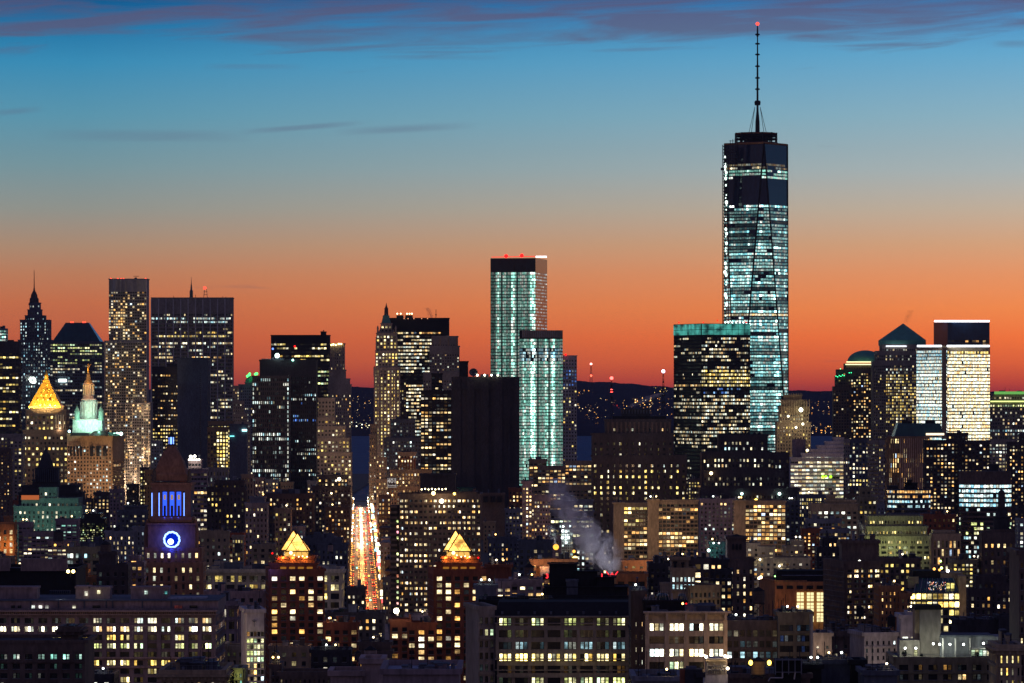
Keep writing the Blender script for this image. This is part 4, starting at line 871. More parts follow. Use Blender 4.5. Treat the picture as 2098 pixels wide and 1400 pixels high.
def tankset(root, Y):
    m = MB()
    for x in (1496, 1507, 1522, 1533, 1546, 1556): m.prof(x, Y + 14, [(897, 4.5), (889, 4.5), (885, .4)], 8, m='iron')
    m.build('roof_tanks', root)
# stepped white office block with floors lit
Bd('office_block', 'white banded office block stepping up to the right like stairs', 'office building', 3800, [(1708, 1728, 900, 8), (1691, 1728, 908, 6), (1675, 1728, 916, 4), (1659, 1728, 924, 2), (1643, 1728, 932, 0), (1620, 1728, 941, -2)], 'white',
   S(8, 7.8, .93, .5, .6, 'l', mode='f', bt=3, rel=.3, sp=.9, st=.8, dim=.12, rows=((935, 1017, .8, 1, 'n'),), cols=((1643, 1675, 1.7, 1.3),)), junk=0, fn=lambda r, Y, T_: (cyl(r, Y + 20, 1637, 14, 941, 900, 'mauve'), bulb(r, Y - 8, [(1686, 977, (.3, 1, .02), 1.7), (1692, 977, (.3, 1, .02), 1.7), (1702, 977, (.3, 1, .02), 1.7), (1654, 923, (1, .8, .5), 1.8)], e=3)), side=None)
def cyl(root, Y, x, hw, yb, yt, m_):
    m = MB(); m.prof(x, Y, [(yb, hw), (yt, hw)], 20, m=m_, top='roof'); m.build('round_tank_house', root)
Bd('office_block', 'narrow grey office block behind the stair-stepped white block', 'office building', 3900, [(1728, 1741, 903)], 'stone', S(4.5, 7.6, .5, .5, .1, 'n'), junk=0)
Bd('office_tower', 'grey office tower with two bright lower window rows', 'office building', 4300, [(1739, 1780, 903)], 'slate', S(7.4, 8.3, .5, .5, .28, 'n', bt=3, rows=((955, 964, .9, 1.2), (984, 994, .95, 1.2, 'y'))), junk=0)
Bd('office_tower', 'pale corner tower between the grey tower and the striped tower', 'office building', 4200, [dict(x0=1778, x1=1822, c=1800, y=906, th=45, left=S(5, 7.6, .9, .45, .04, 'n', core='glass', dim=.1))], 'stone', S(7.3, 8.2, .5, .5, .12, 'y', bt=4, rows=((955, 965, .9),)), junk=0)
def crowntop(root, Y, T_):
    m = MB(); z0, z1 = PZ(895, Y), PZ(868, Y); m.hexa([(PX(1833, Y), Y + 4, z0), (PX(1936, Y), Y + 4, z0), (PX(1936, Y), Y + 30, z0), (PX(1833, Y), Y + 30, z0)], [(PX(1842, Y), Y + 7, z1), (PX(1928, Y), Y + 7, z1), (PX(1928, Y), Y + 27, z1), (PX(1842, Y), Y + 27, z1)], 'tealglass')
    for a, b, h in ((1851, 1862, 860), (1862, 1871, 863), (1899, 1919, 861), (1875, 1880, 864)): m.box(PX(a, Y), PX(b, Y), Y + 10, Y + 16, z1 - .2, PZ(h, Y), 'iron')
    m.build('dark_glass_crown', root); ledtop(root, Y, [(1897, 1934, 892)], (1, .75, .5), 2, 1.6)
    ribs(root, Y, 1845, 1898, 897, 1040, 4.4, .7, 1.0, 'mauve'); ribs(root, Y, 1822, 1842, 900, 1020, 5, .6, .8, 'brown')
Bd('office_tower', 'purple-finned rounded tower with a dark glass crown', 'office building', 3400, [(1820, 1905, 897)], 'brown', S(4.4, 10, .5, .86, .1, 'o', mode='f', bt=2, rel=.4, sp=.1, rows=((930, 942, .55, 1.2), (942, 1000, .3, 1.2)), cols=((1885, 1905, 3),)), junk=0, fn=crowntop, par=1)
Bd('residential_tower', 'dark brick apartment tower with an unlit dark shaft', 'apartment block', 3100, [(1943, 1983, 890, 4), (1897, 1956, 905, 0), (1976, 2028, 906, 2)], 'umber', S(7, 7.6, .5, .45, .4, 'w', st=1.1, cols=((1957, 1977, .0),)), junk=1, par=1)
Bd('residential_tower', 'dark red apartment tower with orange windows at the right edge', 'apartment block', 3000, [(2092, 2120, 893, 4), (2068, 2120, 909)], 'umber', S(6, 7.3, .5, .45, .4, 'o', st=1.1), junk=0)
def rnd(root, Y, T_): pass
def drum(name, label, cat, Y, xc, hw, levels, wall, s, junk=None, top=None):
    """round-fronted building: levels = list of (row top, row bottom, style)"""
    x0, x1 = xc - hw, xc + hw; OCC.append((Y - 6, x0 + 2, x1 - 2, levels[0][0]))
    def go():
        rng = random.Random(zlib.crc32(label.encode())); X = PX(xc, Y); rr = hw * Y / F; cy = Y + rr * .55
        root = thing(name, label, cat, (X, cy, 0)); ROOTS.append(root); W = MB(); wins = []; n = 22
        def pt(a): return (X + rr * sin(a), cy - rr * .62 * cos(a))
        for y0, y1, st in levels:
            z0, z1 = (0 if y1 > 1400 else PZ(y1, Y)), PZ(y0, Y)
            ring = [pt(2 * pi * i / 48) for i in range(48)]
            W.hexa([(*p, z0) for p in ring], [(*p, z1) for p in ring], 'glass' if st else wall, 'roof')
            if not st:
                continue
            h = st['py'] * Y / F; k = int((min(z1, 999) - max(z0, PZ(1412, Y))) / h)
            for j in range(k + 1):
                zc = z1 - j * h; ring2 = [(X + (p[0] - X) * 1.012, cy + (p[1] - cy) * 1.012) for p in ring]
                W.hexa([(*p, zc - h * (1 - st['wy']) / 2) for p in ring2], [(*p, zc + (h * (1 - st['wy']) / 2 if j else 0)) for p in ring2], wall)
                if j == k: break
                pr = st['p']; mu = 1; pal = st['pal']; yr = HR + (CH - zc + h / 2) * F / Y
                for r in st['rows']:
                    if r[0] <= yr < r[1]: pr = r[2]; mu = r[3] if len(r) > 3 else 1; pal = r[4] if len(r) > 4 else pal
                for i in range(n):
                    a0 = -1.35 + 2.7 * i / n; a1 = -1.35 + 2.7 * (i + 1) / n; p, q = pt(a0), pt(a1); L, u, nn = seg(p, q)
                    if rng.random() > pr or hidden(1049 + p[0] * F / p[1], yr, Y - 7): continue
                    cc = rng.choices([a for a, _ in PAL[pal]], [b for _, b in PAL[pal]])[0]; e = st['st'] * mu * rng.choice((.6, .9, 1.2, 1.5))
                    wins.append((0, (p[0] + q[0]) / 2 + nn[0] * .25, (p[1] + q[1]) / 2 + nn[1] * .25, zc - h / 2, L * .82, h * st['wy'] * .95, atan2(u[1], u[0]), tuple(v * e / 8 for v in cc), None))
        W.build('wall', root); place_windows(root, wins, Y, 100)
        if top: top(root, Y)
    JOBS_EXTRA.append(go)
drum('office_building', 'round office building with five cyan-white lit floors', 'office building', 2900, 2021, 54, [(966, 992, None), (992, 1400, S(1, 9.6, .8, .6, .12, 'c', st=1.0, rows=((990, 1042, .97, 1.5, 'b'), (1042, 1068, .1), (1068, 1100, .45, 1.1, 'l'), (1100, 1160, .25))))], 'brown', None,
     top=lambda r, Y: roofbox(r, Y + 16, ((2028, 2046, 966, 952, 'dark'),)))
drum('office_building', 'low dark round building with two cyan floors and steam', 'office building', 2700, 1864, 45, [(1003, 1400, S(1, 10, .8, .5, .03, 'c', st=1.0, rows=((1008, 1020, .75, 1, 'o'), (1020, 1040, .7, 1.2, 'b'))))], 'slate', None,
     top=lambda r, Y: roofbox(r, Y + 14, ((1855, 1880, 1003, 990, 'black'), (1820, 1840, 1003, 996, 'dark'), (1860, 1868, 990, 984, 'black'))))
def roofbox(root, Y, l, name='bulkhead', D=8):
    for a, b, yb, yt, m_ in l:
        m = MB(); m.box(PX(a, Y), PX(b, Y), Y, Y + D, PZ(yb, Y) - 1, PZ(yt, Y), m_); m.box(PX(a, Y) - .25, PX(b, Y) + .25, Y - .25, Y + D + .25, PZ(yt, Y) - .4, PZ(yt, Y) + .25, m_); m.build(name, root)
def zigzag(root, Y, T_):
    m = MB()
    for a, b, y, dy in ((1780, 1890, 1061, 0), (1776, 1900, 1082, -2.5), (1774, 1906, 1102, -5)):
        x = a
        while x < b: m.box(PX(x, Y + dy), PX(x + 2.6, Y + dy), Y + dy - .9, Y + dy - .1, PZ(y + 12, Y), PZ(y - 3, Y), 'lime'); x += 6
    m.build('zigzag_parapet', root)
    for x in (1785, 1815, 1845): lamp(PX(x, Y - 20), Y - 22, PZ(1105, Y - 20), (.9, 1, .5), 7000, 1, root)
    for x in (1780, 1800, 1830, 1860): lamp(PX(x, Y - 12), Y - 14, PZ(1128, Y - 20), (.9, 1, .5), 5200, 1, root)
Bd('office_building', 'lime-floodlit stepped brick building with a zigzag parapet', 'office building', 2300, [(1780, 1890, 1061), (1776, 1900, 1082), (1774, 1906, 1102)], 'lime', S(15, 10.6, .72, .5, .45, 'y', g=3, bt=4, st=1, rows=((1112, 1160, .22),)), fn=zigzag, junk=0, par=1)
Bd('office_building', 'brick building with dim orange windows right of the lime floodlit one', 'office building', 2420, [(1892, 1958, 1058)], 'brick', S(9, 11, .4, .5, .25, 'o'), junk=2)
Bd('office_building', 'cream building with tall windows between the lime building and the round one', 'office building', 2250, [(1915, 1955, 1092, 5), (1911, 1968, 1098)], 'sand', S(7.6, 17, .5, .8, .22, 'o', bt=9, rel=.8), junk=0)
# art deco spire tower at the right
def decotop(root, Y, T_):
    m = MB(); m.prof(2052, Y + 9, [(1042, 8), (1012, 7.5), (1010, 8.3), (1008, 6.5), (1004, 3), (1003, 1)], 8, m='umber'); m.prof(2052, Y + 10, [(1060, 14), (1052, 13), (1040, 8)], 8, m='dark'); m.build('domed_lantern', root)
    m = MB(); m.prof(2052, Y + 10, [(1092, 18), (1062, 17), (1060, 19), (1058, 17)], 8, m='dark'); m.build('octagonal_drum', root)
    ribs(root, Y, 2030, 2088, 1096, 1200, 12, 1, 1, 'brown')
Bd('office_tower', 'dark art deco tower topped by a domed octagonal lantern', 'office tower', 2000, [(2030, 2075, 1090, 3), (2014, 2090, 1096)], 'brown', S(12.5, 17, .35, .45, .5, 'o', bt=14, rows=((1096, 1110, 0), (1110, 1124, .8, 1.2), (1124, 1400, .12))), fn=decotop, junk=0)
Bd('office_building', 'gridded office building with blue and yellow windows in the far right corner', 'office building', 1950, [(2089, 2130, 1068)], 'grey', S(8, 9, .6, .55, .5, 'c'), junk=0)
Bd('office_building', 'dark brick setback block with sparse windows below the domed lantern tower', 'office building', 1700, [(2062, 2098, 1168, 8), (2003, 2062, 1186, 2), (1987, 2075, 1212, -2), (2040, 2098, 1200, -4)], 'umber', S(11, 14, .4, .5, .14, 'w', bt=8, rows=((1232, 1245, .5, 1.4),)), junk=2)
# lower warm apartment slabs right of centre
SL = S(8.2, 8.2, .82, .62, .3, 'o', mode='f', bt=4, st=1.1, rel=.8, sp=.9, dim=.05)
Bd('apartment_block', 'balconied apartment slab with warm windows behind the steam', 'apartment block', 2500, [(1257, 1279, 1033, 0), (1279, 1322, 1033, 2)], 'tan', None, junk=1, fn=lambda r, Y, T_: None) if 0 else None
def slab(label, x0, xa, x1, y, Y, rows=(), p=.3):
    Bd('apartment_slab', label, 'apartment block', Y, [dict(x0=x0, x1=xa, y=y, dY=-3, s=None), dict(x0=xa - 1, x1=x1, y=y + 1, dY=0, s=dict(SL, p=p, rows=rows))], 'tan', SL, junk=2, side=None, par=1)
slab('orange-lit apartment slab nearest the steam with blank left wall', 1257, 1279, 1326, 1033, 2500, ((1036, 1078, .5, 1.2, 'y'), (1088, 1096, .5)))
slab('widest orange-lit apartment slab with a blank tan left wall', 1327, 1350, 1430, 1027, 2480, ((1055, 1064, .6, 1.2), (1096, 1110, .5), (1116, 1130, .8, 1.2)), .35)
slab('right-hand orange-lit apartment slab with a blank tan left wall', 1505, 1528, 1609, 1029, 2450, ((1030, 1060, .5), (1080, 1092, .5, 1.2)), .3)
Bd('office_building', 'pinkish brown gridded office between two orange apartment slabs', 'office building', 2700, [(1434, 1506, 1026)], 'pink', S(8, 8.5, .5, .5, .06, 'c', rows=((1030, 1040, .3, 1, 'o'), (1068, 1085, .55))), junk=2)
Bd('office_building', 'dark narrow office building right of the third apartment slab', 'office building', 2650, [(1610, 1637, 1030)], 'slate', S(8, 8.5, .5, .5, .1, 'c'), junk=1)
Bd('office_building', 'low blue building with a row of yellow lights under its roof', 'office building', 2900, [(1638, 1697, 1017)], 'slate', S(4.6, 8, .5, .6, .12, 'y', rows=((1023, 1034, .9, 1), (1040, 1052, .5, 1.4, 'w'))), junk=1)
Bd('office_building', 'tan loft building with large cyan-lit windows', 'loft building', 2600, [(1696, 1712, 1018, 6), (1692, 1753, 1028, 3), (1663, 1757, 1036)], 'sand', S(12.5, 10, .55, .5, .3, 'c', bt=10, rows=((1045, 1052, .7, 1), (1052, 1060, .45, 1, 'w'))), junk=1)
Bd('office_building', 'olive stone building with a rooftop water-tank box', 'office building', 2750, [(1764, 1785, 1002, 3), (1760, 1796, 1022)], 'olive', S(9, 10, .5, .5, .25, 'y'), junk=1)
Bd('glass_building', 'pale glass building with a small green light and terraces', 'apartment block', 2200, [(1655, 1722, 1068, 3), (1662, 1740, 1088)], 'grey', S(6, 9, .8, .6, .08, 'o', dim=.06, rows=((1102, 1112, .7, 1.1),)), junk=3)
Bd('apartment_block', 'slim brick apartment block with many orange windows', 'apartment block', 2150, [(1645, 1679, 1088)], 'brick', S(8, 7.2, .45, .5, .45, 'o', st=1.2), junk=1)
Bd('apartment_block', 'small tan apartment block with a blue neon shopfront', 'apartment block', 2050, [(1624, 1646, 1112, 3), (1608, 1646, 1124)], 'sand', S(9, 9, .5, .5, .4, 'w', st=1.2), junk=1, fn=lambda r, Y, T_: ledtop(r, Y, [(1616, 1631, 1142)], (.35, .5, 1), 5, 1.2))
# brown cluster left of the art deco tower, behind the steam
Bd('apartment_block', 'broad apartment complex with many scattered warm windows', 'apartment block', 3100, [(1084, 1120, 944, 4), (1158, 1212, 948, 2), (1102, 1158, 958, 0), (1070, 1212, 1000, -4)], 'tan', S(8, 7.2, .72, .5, .42, 'o', mode='f', bt=4, st=1.1, rows=((1000, 1040, .3),)), junk=2)
Bd('apartment_block', 'brown apartment block with one column of lit stair windows', 'apartment block', 2650, [(1070, 1090, 990, 0), (1089, 1128, 1018, 2)], 'pink', S(5.8, 8, .5, .5, .25, 'w', bt=8, rows=((1028, 1062, .55, 1.3), (1095, 1105, .9, 1.2)), cols=((1079, 1084, 99, 1.3), (1070, 1079, 0))), junk=1)
Bd('office_building', 'dark office building with white lit windows inside the steam', 'office building', 2600, [(1150, 1172, 1020, 4), (1175, 1215, 1028, 0), (1128, 1216, 1050, -2)], 'grey', S(9, 9.5, .7, .5, .2, 'n', bt=5, mode='f', rows=((1030, 1058, .55), (1066, 1076, .9, 1.2, 'l'), (1092, 1100, .9, 1.2, 'l'))), junk=1)
def scaffold_lit(root, Y, T_):
    m = MB()
    for x in range(1151, 1173, 4): m.box(PX(x, Y) - .12, PX(x, Y) + .12, Y - 1.6, Y - 1.3, 0, PZ(1074, Y), 'steel')
    for y in range(1076, 1130, 5): m.box(PX(1151, Y), PX(1171, Y), Y - 1.7, Y - .6, PZ(y, Y), PZ(y, Y) + .25, 'steel')
    m.build('scaffold', root); bulb(root, Y - 2, [(1154, 1079, (.8, 1, 1), .7), (1168, 1078, (.8, 1, 1), .7), (1153, 1088, (.8, 1, 1), .9), (1160, 1089, (.8, 1, 1), .8), (1152, 1102, (.8, 1, 1), .8), (1165, 1102, (.8, 1, 1), .8), (1160, 1112, (.8, 1, 1), .8), (1176, 1130, (1, .5, .08), 1.2), (1178, 1145, (1, .65, .15), 2), (1139, 1121, (1, .45, .05), 2.2)], e=7)
    lamp(PX(1160, Y), Y - 8, PZ(1100, Y), (.8, 1, 1), 9000, 1, root)
Bd('building_site', 'small building wrapped in white-lit scaffolding beside the steam', 'building site', 2300, [(1150, 1174, 1076)], 'grey', S(6, 6, .6, .6, .3, 'c'), fn=scaffold_lit, junk=0)
Bd('apartment_block', 'grey low building with warm windows left of the blank telephone slab foot', 'office building', 2950, [(1035, 1072, 1046)], 'grey', S(8, 8, .5, .5, .1, 'w', rows=((1060, 1068, .6),)), junk=2)
Bd('office_building', 'brown lower wing at the foot of the huge windowless slab', 'telephone building', 3850, [(985, 1034, 1014)], 'brown', None, junk=2, fn=lambda r, Y, T_: [roofbox(r, Y - 4, ((x, x + 9, 1027, 1018, 'black'),), 'dark_opening', 3) for x in (990, 1005, 1019)])
Bd('office_building', 'dark block with one vertical line of bright windows', 'office building', 2200, [(1000, 1060, 1106)], 'slate', S(8.5, 9.6, .35, .5, .06, 'w', bt=6, cols=((1026, 1032, 99, 1.6), (1005, 1012, 5))), junk=3)
Bd('office_building', 'black low block behind the orange-lit roof terrace', 'office building', 2150, [(1062, 1132, 1112, 0)], 'slate', S(14, 12, .4, .5, .1, 'w', bt=12), junk=3)
# centre-left: avenue sides
Bd('apartment_block', 'very large brown apartment block with stacked left balconies', 'apartment block', 2100, [(862, 976, 1012, 10), (818, 985, 1016, 0)], 'brown', S(9.6, 11.2, .62, .42, .35, 'w', mode='f', bt=5, st=1.2, g=2, rows=((1035, 1042, .5), (1044, 1052, .6, 1.2), (1160, 1225, .4))), junk=0, par=1, fn=lambda r, Y, T_: balc(r, Y))
def balc(root, Y):
    for k in range(23):
        m = MB(); y = 1040 + k * 11.2; m.box(PX(799, Y), PX(814, Y), Y - 3, Y + 6, PZ(y + .8, Y), PZ(y, Y), 'brown'); m.box(PX(799, Y), PX(814, Y), Y - 3.1, Y - 2.9, PZ(y, Y), PZ(y - 4.2, Y), 'brown'); m.build('balcony', root)
    m = MB(); m.box(PX(800, Y), PX(818, Y), Y + 3, Y + 20, 0, PZ(1036, Y), 'umber'); m.build('side_wing', root)
    wins = []; rg = random.Random(2)
    for k in range(23):
        if rg.random() < .75: wins.append((0, PX(814.5, Y), Y - .4, PZ(1046 + k * 11.2, Y), .9, 1.2, 0, tuple(v * rg.choice((.8, 1.3, 1.8)) / 8 for v in (1, .8, .45)), None))
    place_windows(root, wins, Y, 100)
    bulb(root, Y - 1, [(888, 1011, (1, .65, .25), 1.3), (905, 1027, (1, .85, .6), 1.5), (931, 1012, (1, .6, .1), .9)] + [(864 + i * 7, 1003 - (i % 2), (1, .85, .45), .5) for i in range(8)], e=9)
    lamp(PX(890, Y + 6), Y - 6, PZ(1009, Y), (1, .7, .4), 7000, .6, root)
    m = MB(); m.prof(955, Y + 14, [(1012, 20), (1001, 20), (999, 21)], 12, m='tealglass'); m.build('glass_roof_pavilion', root)
    m = MB(); m.box(PX(820, Y), PX(862, Y), Y + .5, Y + 1, PZ(1016, Y), PZ(1012, Y), 'white'); m.build('roof_railing', root)
Bd('office_building', 'plain dark brown box behind the roof of the large apartment block', 'office building', 2500, [(861, 933, 975)], 'umber', None, junk=0)
def sign401(root, Y, T_):
    ribs(root, Y, 816, 850, 936, 1010, 5.6, 1, 1.2, 'brick')
    m = MB(); m.prof(833, Y + 6, [(934, 17), (927, 14), (924, 9)], 8, m='dark'); m.build('domed_tank_house', root)
Bd('office_building', 'brown ribbed building whose roof edge carries a number sign', 'office building', 3600, [(815, 852, 930, 0), (799, 884, 966, -4), (795, 884, 1000, -7)], 'tan', S(6, 8, .45, .55, .4, 'w', bt=3), junk=0, fn=sign401)
def text(root, s, x, y, Y, h, mtl, name='lettering', sx=1.0, al='CENTER', ang=0):
    c = bpy.data.curves.new(name, 'FONT'); c.body = s; c.size = h * Y / F; c.align_x = al; c.align_y = 'CENTER'; c.extrude = .05; c.offset = h * Y / F * .02
    o = bpy.data.objects.new(name, c); C.objects.link(o); c.materials.append(mtl); o.rotation_euler = (R(90), 0, ang); o.scale = (sx, 1, 1)
    o.location = Vector((PX(x, Y), Y, PZ(y, Y))) - (root.location if root else Vector((0, 0, 0)))
    bpy.context.view_layer.update(); me = bpy.data.meshes.new_from_object(o.evaluated_get(bpy.context.evaluated_depsgraph_get())); me.name = name
    q = bpy.data.objects.new(name + '_mesh', me); C.objects.link(q); q.location, q.rotation_euler, q.scale = o.location, o.rotation_euler, o.scale; bpy.data.objects.remove(o); bpy.data.curves.remove(c); q.name = name
    if root: q.parent = root
    return q
def sign_object():
    Y = 3585; root = thing('number_sign', 'dark rooftop billboard reading 401 Broadway in white', 'sign', (PX(803, Y), Y, PZ(999, Y)), None); ROOTS.append(root)
    m = MB(); m.box(PX(794, Y), PX(811.5, Y), Y, Y + .8, PZ(999, Y), PZ(980, Y), 'umber'); m.build('panel', root)
    m = MB(); a, b, c, d = PX(794, Y), PX(811.5, Y), PZ(999, Y), PZ(980, Y); g = glow('sign_white', (.8, .72, .68), .55)
    for q in ((a, b, c, c + .25), (a, b, d - .25, d), (a, a + .25, c, d), (b - .25, b, c, d)): m.box(q[0], q[1], Y - .12, Y - .02, q[2], q[3], g)
    m.build('border', root); text(root, '401', 803, 986, Y - .15, 12, g, sx=1.05); text(root, 'Broadway', 803, 995, Y - .15, 5, g, sx=.78)
    m = MB()
    for x in (796, 803, 810): m.box(PX(x, Y) - .2, PX(x, Y) + .2, Y + .3, Y + .7, PZ(1010, Y), PZ(999, Y), 'iron')
    m.build('post', root)
JOBS_EXTRA.append(sign_object)
Bd('office_building', 'dark blue building with scattered cool lights right of the avenue canyon', 'office building', 4400, [(800, 850, 862, 4), (786, 862, 900)], 'slate', S(6, 7.5, .5, .5, .1, 'c'), junk=2)
Bd('office_building', 'slim tan tower lining the right side of the distant avenue', 'office building', 4800, [(759, 772, 872), (757, 770, 893)], 'tan', S(4.5, 7.6, .4, .5, .12, 'w'), junk=0)
Bd('office_building', 'pale stepped building closing the right side of the blue water view', 'office building', 4600, [(748, 757, 926), (744, 758, 950), (737, 760, 978)], 'stone', S(3.6, 7.6, .4, .5, .08, 'w'), junk=0) if 0 else None
Bd('office_building', 'pale stepped building closing the right side of the blue water view', 'office building', 5020, [(757, 770, 926), (756, 770, 950)], 'stone', S(3.6, 7.6, .4, .5, .08, 'w'), junk=0)
Bd('office_building', 'tan wall of buildings with amber windows beside the avenue', 'office building', 4000, [(771, 792, 940), (771, 800, 985)], 'tan', S(5, 8, .4, .5, .3, 'o'), junk=1)
Bd('office_building', 'dim brown block on the right kerb of the glowing avenue', 'office building', 3400, [(776, 800, 1018)], 'brown', S(5.5, 8.5, .5, .5, .35, 'o'), junk=1)
Bd('office_building', 'pale green-topped building with a blue window beside the balconies', 'office building', 2750, [(779, 800, 1116)], 'grey', S(8, 9.5, .5, .5, .25, 'n'), junk=0)
Bd('office_building', 'orange-lit loft beside the balconied apartment block', 'loft building', 2450, [(784, 802, 1188)], 'tan', S(6, 10, .35, .5, .3, 'o'), junk=0)
Bd('office_building', 'dark brown stone block left of the glowing avenue', 'office building', 3500, [(652, 712, 978, 3), (640, 718, 1000)], 'umber', S(6.5, 8, .5, .5, .25, 'w'), junk=3, fn=lambda r, Y, T_: bulb(r, Y - 3, [(695, 982, (1, .8, .5), 2.0), (679, 1011, (1, .7, .4), 1.0)], e=9))
Bd('office_building', 'brown building with a line of amber lamps along the left kerb', 'office building', 3000, [(667, 716, 1042)], 'umber', S(6, 8.5, .5, .5, .25, 'o'), junk=2)
Bd('office_building', 'long low grey roofscape building left of the glowing avenue', 'loft building', 2500, [(622, 700, 1106, 4), (650, 712, 1118)], 'slate', S(9, 11, .4, .5, .05, 'n', bt=8), junk=5)
Bd('office_building', 'glass tower with a white-lit roof terrace behind the clock tower', 'office tower', 3000, [(386, 412, 944, 8), (384, 424, 964)], 'mauve', S(7, 9.3, .82, .5, .1, 'w', mode='f', bt=4, rel=.25, sp=.9, rows=((994, 1012, .3, 1.3),)), junk=1, par=1, fn=lambda r, Y, T_: (bulb(r, Y + 6, [(388 + i * 5, 942, (1, .95, .75), 1.0) for i in range(5)] + [(391, 936, (1, .95, .8), 1.6), (399, 935, (1, .95, .8), 1.4)], e=6), lamp(PX(399, Y), Y + 2, PZ(946, Y), (1, .95, .8), 9000, .5, r)))
Bd('office_building', 'dark tower with a block of bright white windows', 'office tower', 4300, [(427, 477, 866), (425, 468, 878)], 'umber', S(6.3, 7.6, .6, .6, .2, 'y', bt=6, rows=((884, 960, .25, 1.3),), cols=((446, 469, 4), (425, 440, .2))), junk=0)
Bd('office_building', 'blank blue-grey slab with a small cyan sign', 'office building', 4200, [(470, 506, 872)], 'slate', None, junk=1, fn=lambda r, Y, T_: (ledtop(r, Y, [(496, 506, 884)], (.5, 1, 1), 3, 2), ledtop(r, Y - .2, [(471, 480, 895)], (.2, .9, .9), 2, 1)), side=None)
Bd('office_building', 'pale green stone building below the white-windowed tower', 'office building', 3500, [(424, 467, 962)], 'stone', S(6, 12, .4, .6, .08, 'n'), junk=2)
Bd('office_building', 'wide dark brown stone building with yellow windows', 'office building', 2900, [(440, 500, 988, 3), (424, 501, 1002)], 'umber', S(7.5, 11.5, .4, .45, .2, 'y', bt=4, rel=.7), junk=3)
Bd('office_building', 'small tan tower with recessed arches before the pair slab', 'office building', 3200, [(495, 518, 975)], 'tan', S(6, 12, .4, .6, .04, 'w'), junk=0)
Bd('loft_building', 'pale loft building with one bright corner window', 'loft building', 2700, [(512, 542, 1022, 5), (502, 548, 1034)], 'grey', S(8, 11, .4, .5, .1, 'w', bt=5), junk=3)
Bd('office_building', 'broad brown block with orange windows below the twin slabs', 'office building', 3000, [(545, 640, 1015)], 'umber', S(7, 9, .45, .5, .15, 'w', bt=5), junk=4)
Bd('loft_building', 'small tan loft building with two bright yellow windows', 'loft building', 2600, [(563, 596, 1045)], 'tan', S(8.5, 10, .5, .5, .4, 'y', bt=5), junk=1)
Bd('loft_building', 'plain tan building with a few red and white windows right of the clock', 'loft building', 2300, [(409, 466, 1092)], 'tan', S(10.5, 14, .38, .45, .15, 'n', bt=8), junk=3)
Bd('loft_building', 'small beige building with a glowing top window row', 'loft building', 2400, [(476, 498, 1102)], 'sand', S(6, 9, .5, .6, .2, 'y', rows=((1104, 1113, 1, 1),)), junk=0)
Bd('office_building', 'low blue-grey office with red windows left of the clock tower', 'office building', 2700, [(255, 298, 1040, 4), (240, 298, 1050)], 'slate', S(8, 10, .5, .4, .15, 'n'), junk=3)
Bd('office_building', 'small orange-lit block behind the clock tower shoulder', 'office building', 3300, [(296, 318, 966)], 'orange', S(6, 9, .35, .4, .0, 'w'), junk=0)
Bd('office_building', 'narrow pale tower left of the blue lantern', 'office building', 4600, [(310, 332, 905)], 'grey', S(5, 7, .5, .5, .15, 'c'), junk=0)
